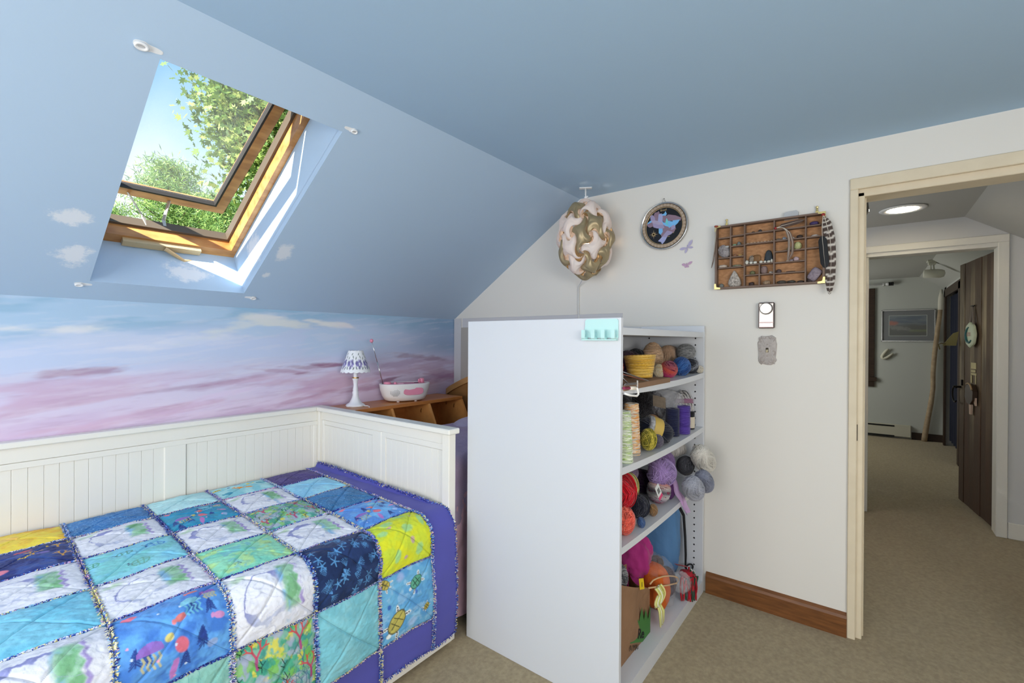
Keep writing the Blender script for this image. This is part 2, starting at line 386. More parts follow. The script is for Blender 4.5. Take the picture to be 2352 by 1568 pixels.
for q in [(.38, 1.403, .17, .022, (232, 229, 228), .8, .03), (.55, 1.36, .3, .05, (206, 212, 232), .6, 0), (.82, 1.36, .25, .035, (222, 224, 236), .7, .1), (1.02, 1.425, .2, .03, (214, 220, 226), .85, .35),
          (1.25, 1.465, .22, .028, (219, 221, 221), .95, -.1), (1.55, 1.468, .16, .022, (226, 225, 224), .95, -.05), (1.7, 1.455, .09, .016, (226, 222, 226), .9, -.2), (1.1, 1.33, .35, .06, (196, 208, 236), .7, 0),
          (.45, 1.225, .16, .022, (160, 104, 132), .75, .12), (.38, 1.17, .25, .03, (203, 172, 198), .7, .1), (.82, 1.13, .24, .012, (163, 120, 152), .6, .1), (1.0, 1.14, .2, .014, (170, 128, 158), .5, .15),
          (1.38, 1.168, .09, .013, (143, 82, 112), .8, .05), (1.26, 1.19, .15, .012, (170, 116, 146), .6, -.1), (1.56, 1.21, .12, .014, (139, 84, 112), .85, -.04), (1.5, 1.205, .2, .016, (150, 96, 124), .6, 0),
          (2.03, 1.095, .14, .016, (124, 62, 92), .9, .12), (2.3, 1.24, .3, .022, (150, 112, 142), .7, -.12), (2.15, 1.2, .25, .03, (176, 150, 182), .7, .08), (2.2, 1.15, .2, .02, (204, 184, 206), .6, .1),
          (1.41, 1.02, .25, .014, (176, 124, 152), .6, .15), (.6, 1.0, .4, .03, (214, 188, 216), .6, .08), (.32, 1.02, .25, .03, (204, 180, 210), .6, .1), (.95, 1.07, .2, .025, (224, 204, 230), .8, .2), (1.0, .97, .3, .02, (190, 158, 190), .5, .1),
          (.5, .96, .5, .012, (168, 140, 172), .6, .08), (1.85, 1.05, .25, .02, (170, 124, 156), .7, .05), (1.5, 1.09, .2, .016, (204, 168, 198), .7, .2), (2.45, 1.08, .2, .03, (164, 130, 166), .7, 0)]: stroke(*q)
p.mix(sst(.55, .72, fbm(X*5+Z*6, Z*70-X*9, 71, 3))*.6, (232, 226, 236), .3).mix(sst(.55, .72, fbm(X*6-Z*4, Z*80-X*5, 91, 3))*sst(1.3, 1.15, Z), (176, 138, 170), .22)
w = MB(); w.grid(np.stack([X, np.full_like(X, YK), Z], -1), p.c)
w.box(XW0, XG+.13, YK+.002, YK+.1, 0, 1.6, col=lin((150, 130, 170))); w.box(XW0, XG, YK-.0005, YK+.01, 0, .8005, col=lin((160, 140, 180)))
m_mural = mat('mural_paint', (180, 180, 210), .75, spec=.25, attr=True, bump=(45, .14, .002), stretch=(1, 1, 3))
struct('wall_left', w, m_mural, attr=True)

# gable wall with the doorway, and its white paint
T = .13
w = MB()
O, EY, EZ = (XG+T, 0, 0), (0, 1, 0), (0, 0, 1)
w.prism([(.05, 0), (.05, ZC), (1.503, ZC), (YK, 1.534), (YK, 0)], (XG, 0, 0), EY, EZ, T)
w.prism([(.05, 2.09), (.05, ZC), (-.54, ZC), (-.735, 2.163), (-.735, 2.09)], (XG, 0, 0), EY, EZ, T)
w.prism([(-.735, 0), (-.735, 2.163), (YR, 1.534), (YR, 0)], (XG, 0, 0), EY, EZ, T)
struct('wall_right', w, m_white)
w = MB(); w.prism([(YR, 0), (YR, 1.534), (-.54, ZC), (1.503, ZC), (YK, 1.534), (YK, 0)], (XW0-.1, 0, 0), EY, EZ, .1); struct('wall_back', w, m_white)
w = MB(); w.box(XW0, 9, YR-.1, YR, 0, 1.6); struct('wall_front', w, m_white)
# brown baseboard on the gable wall
w = MB(); y0, y1 = .079, .703
P = [(0, 0), (-.016, 0), (-.016, .088), (-.011, .1), (0, .112)]
w.add([(XG+a, y, z) for y in (y0, y1) for a, z in P], [(0, 1, 2, 3, 4), (9, 8, 7, 6, 5)]+[(i, 5+i, 5+(i+1) % 5, (i+1) % 5) for i in range(5)])
struct('baseboard_right', w, m_woodtrim)

# ---- doorway of the bedroom: casing, jamb, stop, hinge plate
d = thing('door_1', (XG, -.34, 0), kind='structure', label='cream painted door casing of the open bedroom doorway')
w = MB()
w.box(XG-.012, XG+.0, .047, .079, 0, 2.072, .003); w.box(XG-.012, XG, -.79, .079, 2.072, 2.124, .003); w.box(XG-.012, XG, -.79, -.745, 0, 2.072, .003)
obj('casing', w, m_trim, d)
w = MB(); w.box(XG+.012, XG+T+.01, .024, .05, 0, 2.06, .003); w.box(XG+.012, XG+T+.01, -.735, .05, 2.04, 2.09, .003); w.box(XG+.012, XG+T+.01, -.735, -.71, 0, 2.04, .003); w.box(XG+.05, XG+.09, .018, .03, 0, 2.05, .002)
obj('jamb', w, m_trim, d)
w = MB(); w.box(XG+.008, XG+.02, .0445, .0475, .915, .99)
obj('hinge_plate', w, mat('dark_bronze', (52, 42, 32), .5, .6), d)

# closet opening in the corner behind the bookcase
t = MB(); t.box(XG-.008, XG+.004, 1.2, 2.55, 1.466, 1.54, .002); t.box(XG-.008, XG+.004, 2.565, 2.64, .4, 1.54); 
struct('trim_1', t, mat('pale_grey_trim', (204, 202, 204), .6))
t = MB(); t.box(XG-.012, XG+.002, 1.3, 2.56, .4, 1.466); struct('trim_2', t, mat('closet_panel_paint', (176, 170, 162), .6))

# ================================================================== SKYLIGHT
m_pine = mat('varnished_pine_frame', (200, 146, 86), .35, spec=.5, noise=(9, .9), rgb2=(146, 92, 44), stretch=(1, 3, 3))
m_pined = mat('weathered_pine_frame', (146, 92, 46), .55, noise=(12, .8), rgb2=(78, 48, 26), stretch=(1, 4, 4))
m_gasket = mat('dark_grey_flashing', (96, 86, 74), .5, .3)
m_glass = mat('veiled_pane_glass', (255, 255, 255), .03, spec=.5, trans=(.90,))  # small white share puts a pale reflection veil into the pane
wn = thing('window_1', tuple(slope(.737, .65, .25)), kind='structure', label='top hinged wooden roof window, swung open')
def ring(mb, x0, x1, s0, s1, w, n0, n1, wb=None):
    wb = wb or w
    sl(mb, x1-w, x1, s0, s1, n0, n1); sl(mb, x0, x0+w, s0, s1, n0, n1); sl(mb, x0+w, x1-w, s0, s0+wb, n0, n1); sl(mb, x0+w, x1-w, s1-w, s1, n0, n1)
r = MB(); ring(r, WX0+.001, WX1-.001, WS0+.001, WS1-.001, .026, WD-.012, WD+.05, .05); obj('frame', r, m_pine, wn)
r = MB(); ring(r, WX0+.004, WX1-.004, WS0+.012, WS1-.004, .034, WD+.05, WD+.095, .052); obj('flashing', r, m_gasket, wn)
# sash, turned about its top edge
HS, HN, ANG = 1.19, .365, math.radians(5.6)
_a = -ANG
def sash_pt(x, q, h):     # q metres down from the hinge, h outwards
    return slope(x, HS-q*math.cos(ANG)-h*math.sin(ANG)*0, HN+q*math.sin(ANG)+h)
def slab(mb, x0, x1, q0, q1, h0, h1):
    P = [sash_pt(x, q, h) for h in (h0, h1) for x, q in ((x0, q1), (x1, q1), (x1, q0), (x0, q0))]
    mb.add(P, [(0, 1, 2, 3), (7, 6, 5, 4), (0, 4, 5, 1), (1, 5, 6, 2), (2, 6, 7, 3), (3, 7, 4, 0)])
def sring(mb, x0, x1, q0, q1, w, h0, h1):
    slab(mb, x1-w, x1, q0, q1, h0, h1); slab(mb, x0, x0+w, q0, q1, h0, h1); slab(mb, x0+w, x1-w, q1-w, q1, h0, h1); slab(mb, x0+w, x1-w, q0, q0+w, h0, h1)
SX0, SX1, SQ = .46, 1.014, 1.0
sa = MB(); sring(sa, SX0+.012, SX1-.012, .02, SQ-.012, .05, .0, .042); sash = obj('sash', sa, m_pine, wn)
sa = MB(); sring(sa, SX0, SX1, .01, SQ, .02, .02, .075); obj('sash_side', sa, m_pined, sash)
sa = MB(); sring(sa, SX0+.058, SX1-.058, .065, SQ-.058, .009, -.003, .03); obj('gasket', sa, mat('black_rubber', (40, 38, 36), .7), sash)
sa = MB(); slab(sa, SX0+.066, SX1-.066, .073, SQ-.066, .018, .024); obj('pane', sa, m_glass, sash)
# crank operator and scissor arms
m_beige = mat('beige_window_hardware', (196, 172, 132), .4, .2)
k = MB(); sl(k, .565, .87, WS0+.008, WS0+.04, WD-.035, WD-.011); obj('operator_cover', k, m_beige, wn)
k = MB(); a0 = slope(.72, WS0+.03, WD-.04); a1 = slope(.80, WS0+.0, WD-.075); a2 = slope(.865, WS0-.012, WD-.055)
k.tube([a0, (a0+a1)/2, a1, a2], [.011, .009, .007, .006]); k.ball(slope(.872, WS0-.014, WD-.062), (.013,)*3, 12, 8); obj('crank_handle', k, m_beige, wn)
k = MB()
for xa, xb in ((.60, .66), (.76, .73)):
    p0 = slope(xb, WS0+.06, WD+.06); p2 = sash_pt(xa, SQ-.03, .0); pm = (p0+p2)/2+np.array([.02 if xa < .7 else -.015, 0, -.03])
    for u_, v_ in ((p0, pm), (pm, p2)):
        dvec = v_-u_; L_ = np.linalg.norm(dvec); k.obox((u_+v_)/2, (.014, .006, L_), axes_from(dvec), .001)
obj('scissor_arm', k, mat('zinc_steel', (196, 188, 176), .4, .6), wn)
# shade clips round the opening
m_clip = mat('white_plastic', (232, 232, 232), .4)
for (x, s, sx, lb) in ((.405, 1.208, 1, 'white shade clip on blue slope at skylight upper left corner'), (1.062, 1.211, .8, 'white shade clip on blue slope at skylight upper right corner'),
                       (.421, .102, .8, 'white shade clip on blue slope at skylight lower left corner'), (1.077, .094, .8, 'white shade clip on blue slope at skylight lower right corner')):
    g = thing('shade_clip', tuple(slope(x, s)), lb, 'clip', 'shade clips around the skylight')
    k = MB(); kx = 1 if x < .7 else -1
    ax = np.array([[kx, 0, 0], -SU, -SN*1.])
    def pt(u, v, n): return slope(x+u*kx*sx, s+v*sx, -n*sx)
    body = [(-.028+.0*i, 0) for i in range(1)]
    a = np.linspace(0, 2*PI, 25)[:-1]
    out = [(.002+.036*math.cos(q)*(1 if math.cos(q) > 0 else .95), (.0095 if math.cos(q) > 0 else .0135)*np.sign(math.sin(q))*abs(math.sin(q))**.6) for q in a]
    k.prism([(u*kx*sx, v*sx) for u, v in out], slope(x, s, -.001), (1, 0, 0), SU, -.006*kx*0-.006); obj('base_plate', k, m_clip, g)
    k = MB(); tor = [pt(-.014+.014*math.cos(q), .009*math.sin(q), .008) for q in a]; k.tube(tor, .0045*sx, 6, True); obj('ring', k, m_clip, g, smooth=True)
# ================================================================== HALL AND FAR ROOM
XH, XF, YF = 4.706, 8.65, -.80
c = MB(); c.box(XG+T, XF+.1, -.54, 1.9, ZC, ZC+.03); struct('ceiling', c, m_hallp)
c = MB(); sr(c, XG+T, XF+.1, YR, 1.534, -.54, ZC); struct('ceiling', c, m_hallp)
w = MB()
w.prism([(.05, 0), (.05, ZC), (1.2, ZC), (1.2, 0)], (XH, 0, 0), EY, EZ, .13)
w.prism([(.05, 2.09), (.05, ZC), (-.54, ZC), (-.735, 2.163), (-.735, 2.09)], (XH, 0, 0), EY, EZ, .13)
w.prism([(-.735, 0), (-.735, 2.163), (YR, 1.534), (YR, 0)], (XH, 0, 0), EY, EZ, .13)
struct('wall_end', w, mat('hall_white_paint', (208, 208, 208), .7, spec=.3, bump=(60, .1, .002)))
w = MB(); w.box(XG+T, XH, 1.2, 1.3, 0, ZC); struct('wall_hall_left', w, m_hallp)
d = thing('door_2', (XH, -.34, 0), kind='structure', label='white painted casing of the hall doorway')
w = MB(); w.box(XH-.014, XH, -.768, -.712, 0, 2.085, .003); w.box(XH-.014, XH, -.768, .09, 2.085, 2.138, .003); w.box(XH-.014, XH, .03, .09, 0, 2.085, .003); obj('casing', w, m_trimw, d)
w = MB(); w.box(XH+.005, XH+.14, -.74, -.712, 0, 2.065, .003); w.box(XH+.005, XH+.14, -.74, .06, 2.055, 2.09, .003); w.box(XH+.01, XH+.14, .012, .06, 0, 2.06, .003); obj('jamb', w, m_trimw, d)
w = MB(); w.box(XH-.014, XH, YR, -.772, 0, .112, .003); struct('baseboard_end', w, m_trimw)
# recessed disc light
g = thing('recessed_ceiling_light', (4.17, -.17, ZC), 'round white recessed light glowing in the hall ceiling', 'light')
k = MB(); k.lathe([(.085, -.001), (.125, -.002), (.13, -.006), (.12, -.012), (.09, -.010), (.085, -.001)], (4.17, -.17, ZC), 40); obj('trim_ring', k, m_clip, g, smooth=True)
k = MB(); k.lathe([(0, -.009), (.088, -.009)], (4.17, -.17, ZC), 40); obj('diffuser', k, mat('lit_diffuser', (255, 252, 244), .5, emit=((255, 246, 230), 6)), g)
g = thing('ceiling_fixture', (3.62, .075, ZC), 'small dark glass ceiling fixture with bright glints just inside hall', 'light')
k = MB(); k.lathe([(.0, -.17), (.05, -.16), (.075, -.11), (.07, -.04), (.05, -.015), (.03, -.012)], (3.62, .085, ZC), 24); obj('shade', k, mat('smoked_glass', (70, 66, 56), .08, spec=.8), g, smooth=True)
k = MB(); k.lathe([(.05, -.018), (.06, -.01), (.06, 0)], (3.62, .085, ZC), 24); obj('canopy', k, mat('chrome', (220, 220, 220), .2, 1.), g, smooth=True)

# far room shell
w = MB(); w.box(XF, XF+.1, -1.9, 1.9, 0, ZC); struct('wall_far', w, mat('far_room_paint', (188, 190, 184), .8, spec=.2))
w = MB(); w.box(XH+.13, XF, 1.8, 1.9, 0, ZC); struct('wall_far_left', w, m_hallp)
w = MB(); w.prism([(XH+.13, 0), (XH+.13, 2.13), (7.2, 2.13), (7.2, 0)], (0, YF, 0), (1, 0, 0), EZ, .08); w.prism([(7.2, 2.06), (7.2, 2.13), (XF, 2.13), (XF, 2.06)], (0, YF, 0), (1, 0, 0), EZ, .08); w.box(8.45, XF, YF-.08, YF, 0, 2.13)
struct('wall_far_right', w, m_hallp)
m_dark = mat('dark_stained_wood', (62, 44, 32), .5, noise=(10, .7), rgb2=(38, 26, 18), stretch=(1, 1, 6))
d = thing('door_4', (7.8, YF, 0), kind='structure', label='dark wooden side doorway with a blue curtain in the far room')
w = MB(); w.box(7.1, 7.22, YF, YF+.02, 0, 2.06); w.box(8.4, 8.5, YF, YF+.02, 0, 2.06); w.box(7.1, 8.5, YF, YF+.02, 1.98, 2.08); obj('casing', w, m_dark, d)
w = MB(); yy = np.linspace(7.22, 8.4, 60); P = np.stack([np.stack([yy, np.full(60, YF-.05)+.018*np.sin(yy*34), np.full(60, z)], -1) for z in (.08, 1.98)]); w.grid(P); obj('curtain', w, mat('navy_curtain', (20, 25, 44), .9), d)
w = MB(); w.box(XF-.012, XF, -.80, -.47, 0, .10); struct('baseboard_far', w, m_dark)
# dark casing at left, curtain rod
d = thing('window_2', (XF, .2, .8), kind='structure', label='dark wooden window casing at the left of the far wall')
w = MB(); w.box(XF-.03, XF, -.05, .03, .86, 2.16, .003); obj('casing', w, m_dark, d)
w = MB(); w.box(XF-.05, XF, -.075, .5, .80, .86, .003); w.box(XF-.025, XF, -.05, .5, .72, .80); obj('sill', w, m_dark, d)
g = thing('curtain_rod', (XF-.05, .1, 2.215), 'white curtain rod with black finial on the far room wall', 'rod')
k = MB(); k.tube([(XF-.05, .6, 2.2), (XF-.05, -.19, 2.212)], .011, 10); obj('rod', k, m_clip, g, smooth=True)
k = MB(); k.lathe([(.02, -.035), (.028, -.03), (.028, -.02), (.022, -.018), (.022, -.012), (.028, -.01), (.028, .0), (.022, .002), (.022, .008), (.028, .01), (.028, .02), (.018, .025)], (XF-.05, -.225, 2.213), 16, axes_from((0, 1, 0))); obj('finial', k, mat('black_metal', (24, 24, 24), .4, .5), g, smooth=True)
k = MB(); k.lathe([(.012, -.02), (.02, -.012), (.02, .012), (.012, .02)], (XF-.05, -.19, 2.212), 14, axes_from((0, 1, 0))); k.box(XF-.06, XF, -.15, -.135, 2.19, 2.225); obj('bracket', k, m_clip, g)
# framed picture
g = thing('framed_picture', (XF, -.42, 1.4), 'silver framed landscape picture with grey mat on the far wall', 'picture')
y0, y1, z0, z1 = -.71, -.125, 1.385, 1.835
k = MB()
for b_ in ((y0, y1, z0, z0+.012), (y0, y1, z1-.012, z1), (y0, y0+.012, z0, z1), (y1-.012, y1, z0, z1)): k.box(XF-.03, XF-.002, *b_, .002)
obj('frame', k, mat('silver_frame', (214, 214, 210), .25, .9), g)
k = MB(); k.box(XF-.012, XF-.004, y0+.01, y1-.01, z0+.01, z1-.01); obj('mat_board', k, mat('grey_mat_board', (84, 88, 92), .8), g)
k = MB()
for b_ in ((-.625, -.21, 1.462, 1.468), (-.625, -.21, 1.752, 1.758), (-.625, -.619, 1.462, 1.758), (-.216, -.21, 1.462, 1.758)): k.box(XF-.0145, XF-.012, *b_)
obj('mat_fillet', k, mat('pale_fillet', (180, 186, 178), .7), g)
A, B = np.meshgrid(np.linspace(0, 1, 70), np.linspace(0, 1, 50), indexing='ij')
q = Paint(A, B, (60, 74, 84), 4)
q.mix(sst(.42, .3, B), (46, 70, 92)).mott((100, 112, 118), 3, .6, sx=1, sy=5).mix(sst(.45, .6, B+.1*fbm(A*5, B*5, 2)), (44, 48, 36)).mix(sst(.66, .74, B)*sst(.9, .7, B)*sst(.5, .6, A), (92, 104, 44), .8).ell(.08, .38, .14, .1, (160, 72, 36), 0, .9, .5, .5).mix(sst(.78, .95, B), (36, 40, 30)).ell(.25, .62, .3, .1, (120, 120, 116), .2, .6, .5, .8)
k = MB(); k.grid(np.stack([np.full_like(A, XF-.0125), -.215-A*.405, 1.754-B*.287], -1), q.c); obj('print', k, mat('art_print', (80, 80, 80), .5, attr=True), g, attr=True)
k = MB(); k.box(XF-.018, XF-.016, y0+.012, y1-.012, z0+.012, z1-.012); obj('pane', k, mat('picture_glass', (255, 255, 255), .02, spec=.3, trans=(.93,)), g)
# curved white tusk, walking stick, heater
g = MB(); g.tube([(XF-.03, y, z) for y, z in ((-.211, 1.275), (-.181, 1.248), (-.149, 1.20), (-.134, 1.165), (-.14, 1.142), (-.157, 1.135), (-.191, 1.152), (-.225, 1.183), (-.262, 1.214))], [.014, .018, .019, .019, .019, .018, .016, .015, .013], 10)
tag(obj('curved_horn', g, mat('ivory_bone', (212, 208, 190), .5), smooth=True), 'curved ivory horn hanging below the framed picture', 'horn')
g = MB(); _sk = np.array([(-.600, 0), (-.607, .079), (-.625, .23), (-.648, .40), (-.667, .539), (-.687, .743), (-.686, .962), (-.70, 1.216), (-.729, 1.552), (-.745, 1.70), (-.755, 1.83)]); g.tube([(XF-.055, y, z) for y, z in _sk], [.033, .033, .031, .030, .030, .027, .027, .028, .027, .026, .025], 10)
st = thing('driftwood_stick', (XF-.06, -.59, 0), 'tall pale driftwood stick leaning in the corner by the picture', 'stick')
obj('shaft', g, mat('driftwood', (176, 156, 128), .8, noise=(20, .6), rgb2=(136, 114, 90)), st, smooth=True)
g = MB(); g.tube([(XF-.055, -.7555, 1.82), (XF-.055, -.757, 1.9), (XF-.055, -.76, 1.99), (XF-.055, -.763, 2.10)], [.028, .030, .028, .012], 8); obj('wrapped_tip', g, mat('pale_wrap', (206, 202, 188), .8), st, smooth=True)
g = thing('baseboard_heater', (XF-.03, -.2, 0), 'cream electric baseboard heater along the far wall floor', 'heater')
k = MB(); k.box(XF-.06, XF, -.46, .6, .03, .195, .004); obj('housing', k, mat('cream_enamel', (196, 192, 174), .45), g)
k = MB(); k.box(XF-.064, XF-.059, -.28, .6, .165, .185); k.box(XF-.064, XF-.059, -.28, .6, .02, .042); obj('grille_slot', k, mat('black_slot', (18, 17, 15), .8), g)
# track spot
g = thing('ceiling_spotlight', (7.0, -.55, ZC), 'white cylinder spotlight hanging from the far room ceiling', 'spotlight')
k = MB(); k.lathe([(.035, -.09), (.047, -.085), (.05, .03), (.047, .06), (.035, .085), (0, .095)], (7.0, -.56, 2.145), 24, axes_from((0, -.97, -.05))); obj('head', k, mat('aged_white_metal', (190, 188, 176), .5), g, smooth=True)
k = MB(); k.lathe([(0, -.055), (.032, -.06), (.036, -.088)], (7.0, -.56, 2.145), 20, axes_from((0, -.97, -.05))); obj('bulb', k, mat('dim_bulb', (70, 68, 64), .2, spec=.7), g, smooth=True)
k = MB(); k.tube([(7.0, -.535, 2.19), (7.0, -.53, 2.25)], .007); k.tube([(7.0, -.56, 2.19), (7.0, -.555, 2.25)], .007); k.box(6.96, 7.04, -.575, -.51, 2.245, 2.275, .004); k.box(6.93, 7.07, -.60, -.50, 2.275, ZC, .004); obj('bracket', k, mat('aged_white_metal', (190, 188, 176), .5), g)

# ---- plank door standing open into the far room
HX, HY = 4.845, -.722; DV = np.array([.7375, .1063, 0])/.7451; DN = np.array([DV[1], -DV[0], 0])   # along the leaf; away from the camera
d = thing('door_3', (HX, HY, 0), kind='structure', label='open barn door of weathered dark planks')
m_barn = mat('weathered_barn_planks', (112, 90, 68), .75, noise=(4, .9), rgb2=(74, 56, 42), stretch=(2.5, 2.5, .55), bump=(40, .5, .004), attr=True)
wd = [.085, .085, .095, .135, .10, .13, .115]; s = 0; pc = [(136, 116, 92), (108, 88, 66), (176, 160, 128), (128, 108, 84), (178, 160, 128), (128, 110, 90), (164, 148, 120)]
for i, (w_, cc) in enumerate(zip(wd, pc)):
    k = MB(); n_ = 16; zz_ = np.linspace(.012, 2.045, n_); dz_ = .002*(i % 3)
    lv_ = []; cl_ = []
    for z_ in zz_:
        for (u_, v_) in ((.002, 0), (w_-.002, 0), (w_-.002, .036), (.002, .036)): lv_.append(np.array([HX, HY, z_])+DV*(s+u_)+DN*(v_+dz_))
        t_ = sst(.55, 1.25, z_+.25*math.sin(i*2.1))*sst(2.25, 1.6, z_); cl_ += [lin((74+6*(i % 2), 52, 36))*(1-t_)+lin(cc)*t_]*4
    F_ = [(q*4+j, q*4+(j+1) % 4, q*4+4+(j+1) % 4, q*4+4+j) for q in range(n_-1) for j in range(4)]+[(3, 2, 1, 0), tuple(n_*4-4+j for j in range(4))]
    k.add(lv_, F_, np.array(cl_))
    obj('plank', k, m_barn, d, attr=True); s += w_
k = MB(); k.obox(np.array([HX, HY, 1.03])+DV*(-.006)+DN*.02, (.012, .04, 2.03), np.array([DV, DN, [0, 0, 1]]), .002); obj('edge_strip', k, mat('orange_pine_edge', (176, 108, 48), .5, noise=(6, .5), rgb2=(130, 76, 32), stretch=(1, 1, 5)), d)
def dp(s, z, n=0.): return np.array([HX, HY, z])+DV*s-DN*n*1.
k = MB(); a = np.linspace(-.2, 1.2, 14)*PI; k.tube([dp(.72+.06*math.cos(q+PI/2)*-1, .925+.07*math.sin(q+PI/2)*1.0-.0, .035) for q in a], .006, 8); k.tube([dp(.70, .99, -.01), dp(.70, .99, .05)], .009, 8); obj('ring_pull', k, mat('black_iron', (34, 30, 28), .5, .7), d, smooth=True)
k = MB(); k.obox(dp(.66, 1.03, .006), (.02, .012, .05), np.array([DV, DN, [0, 0, 1]]), .002); obj('latch_plate', k, mat('black_iron', (34, 30, 28), .5, .7), d)
# things hanging on it
g = thing('round_door_sign', tuple(dp(.39, 1.35, .02)), 'round mint green hanging sign on a ribbon on the plank door', 'sign')
AX = np.array([DV*-1, [0, 0, 1], DN*-1])
k = MB(); k.lathe([(0, -.012), (.092, -.012), (.1, -.006), (.1, .006), (.092, .012), (0, .012)], dp(.39, 1.435, .025), 36, AX, wob=lambda v, a: v*np.array([1, 1, 1])*(1+.03*np.cos(8*a)[None, :, None]*np.array([1, 1, 0]))); obj('disc', k, mat('mint_paint', (214, 224, 196), .6), g)
k = MB(); a = np.linspace(.55, 1.75, 16)*PI; k.tube([dp(.38-.062*math.cos(q)*-1*-1, 1.435+.062*math.sin(q), .04) for q in a], [.004+.007*math.sin(i/15*PI) for i in range(16)], 6); obj('crescent', k, mat('teal_paint', (54, 108, 110), .6), g)
text('lettering', 'IZER', .044, dp(.435, 1.425, .039), -DV, (0, 0, 1), mat('pink_letters', (206, 160, 150), .6), g, 'LEFT')
k = MB(); k.tube([dp(.345, 1.51, .02), dp(.40, 1.665, .012), dp(.43, 1.51, .02)], .008, 6); obj('ribbon', k, mat('grey_ribbon', (140, 130, 120), .8), g)
k = MB(); k.ball(dp(.40, 1.668, .01), (.008,)*3, 10, 6); k.tube([dp(.435, 1.67, .012), dp(.365, 1.67, .012)], .005, 6); obj('nail', k, mat('black_iron', (34, 30, 28), .5, .7), g)
g = thing('paper_scrap', tuple(dp(.405, 1.15, .005)), 'torn cream paper scrap stuck on the plank door', 'paper')
k = MB()
for (s_, z_, w_, h_) in ((.405, 1.185, .105, .05), (.41, 1.142, .09, .02), (.40, 1.118, .11, .016), (.45, 1.075, .02, .06), (.36, 1.075, .016, .07)): k.obox(dp(s_, z_, .003), (w_, .003, h_), np.array([DV, DN, [0, 0, 1]]))
obj('scrap', k, mat('old_paper', (206, 194, 150), .8), g)
g = thing('wooden_door_ornament', tuple(dp(.40, .9, .01)), 'carved dark octagonal ornament with pale legs on the plank door', 'ornament')
k = MB(); k.prism([(.085*math.cos(q+.3)*1.1, .085*math.sin(q+.3)) for q in np.arange(8)*PI/4], dp(.395, .955, .005), -DV, (0, 0, 1), .03); obj('body', k, mat('dark_carved_wood', (66, 48, 36), .5), g)
k = MB(); k.tube([dp(.40+.088*math.cos(q), .955+.088*math.sin(q), .036) for q in np.linspace(.35, .85, 6)*PI], .006, 6); obj('rim', k, mat('pale_rim', (176, 146, 110), .5), g)
k = MB(); k.prism([(-.028, .05), (.028, .05), (.016, -.05), (-.018, -.05)], dp(.415, .84, .008), -DV, (0, 0, 1), .012); k.prism([(-.02, .055), (.018, .07), (.022, -.03), (.0, -.012)], dp(.33, .9, .008), -DV, (0, 0, 1), .012); obj('foot', k, mat('pinkish_leather', (204, 176, 156), .7), g)
g = thing('cloth_pennant', (5.62, -.57, 1.35), 'olive cloth pennant sticking out past the plank door edge', 'pennant')
k = MB(); k.prism([(0, 0), (-.09, .0), (-.105, .125), (-.07, .11)], (5.62, -.51, 1.345), (0, 1, 0), (0, 0, 1), .03); obj('cloth', k, mat('olive_cloth', (150, 142, 98), .9), g)
k = MB(); k.tube([(5.62, -.53, 1.36), (5.61, -.5, 1.365), (5.6, -.48, 1.355), (5.6, -.49, 1.31)], .005, 6); obj('tie_string', k, mat('olive_string', (120, 108, 76), .9), g)
# ================================================================== WHITE DAYBED
m_bed = mat('white_bed_lacquer', (236, 232, 222), .38, spec=.45)
bed = thing('daybed', (.45, 2.05, 0), 'white panelled daybed under the patchwork quilt', 'bed')
k = MB(); k.box(-.62, 1.4535, 2.582, 2.642, .944, .969, .004); obj('back_cap', k, m_bed, bed)
k = MB(); k.box(1.4535, 1.5215, 1.476, 2.642, .944, .969, .004); obj('end_cap', k, m_bed, bed)
k = MB(); k.box(1.475, 1.518, 1.498, 1.545, .0, .944, .003); obj('post', k, m_bed, bed)
k = MB(); k.box(1.47, 1.518, 2.585, 2.64, .0, .944, .003); obj('post', k, m_bed, bed)
k = MB(); k.box(-.6, 1.47, 2.604, 2.63, .885, .944, .002); obj('back_rail', k, m_bed, bed)
k = MB(); k.box(1.486, 1.51, 1.545, 2.585, .890, .944, .002); obj('end_rail', k, m_bed, bed)
# beadboard, board by board
bd = MB(); bd.obox((0, 0, 0), (.0441, .012, .66), None, .0012); proto = obj('bead_board', bd, m_bed, bed, local=True); ORG[proto.name] = org(bed)
first = True
def bead(x, y, z, rot=0., sx=1., sz=1.):
    global first
    if first: o = proto; first = False
    else:
        o = proto.copy(); COL.objects.link(o); o.parent = bed
    o.location = np.array([x, y, z])-org(bed); o.rotation_euler = (0, 0, rot); o.scale = (sx, 1, sz)
for x0_ in np.arange(.227-.0447*13, .71, .0447): bead(x0_+.02235, 2.616, .53)
for x0_ in np.arange(.804, 1.44, .0447): bead(x0_+.02235, 2.616, .53)
for y0_ in np.arange(1.545, 1.97, .0432): bead(1.499, y0_+.0216, .53, PI/2, .974)
for y0_ in np.arange(2.092, 2.55, .0432): bead(1.499, y0_+.0216, .53, PI/2, .974)
for b_ in ((.714, .802, 2.604, 2.63, .2, .885, .003), (1.447, 1.47, 2.604, 2.63, .2, .885, .003), (1.486, 1.51, 2.009, 2.086, .2, .89, .003), (1.486, 1.51, 2.562, 2.585, .2, .89, .003), (1.488, 1.51, 1.977, 2.009, .2, .872, .001)):
    k = MB(); k.box(*b_); obj('stile', k, m_bed, bed)
k = MB(); k.box(-.6, 1.47, 2.603, 2.63, .86, .884, .001); k.box(1.489, 1.51, 1.545, 2.009, .862, .8905, .001); k.box(1.489, 1.51, 2.086, 2.562, .862, .889, .001); obj('panel_molding', k, m_bed, bed)
k = MB(); k.box(-.6, 1.47, 1.50, 2.60, .12, .34); obj('bed_base', k, m_bed, bed)
k = MB(); k.box(-.6, 1.478, 1.478, 1.498, .018, .33, .002); obj('drawer_front', k, m_bed, bed)
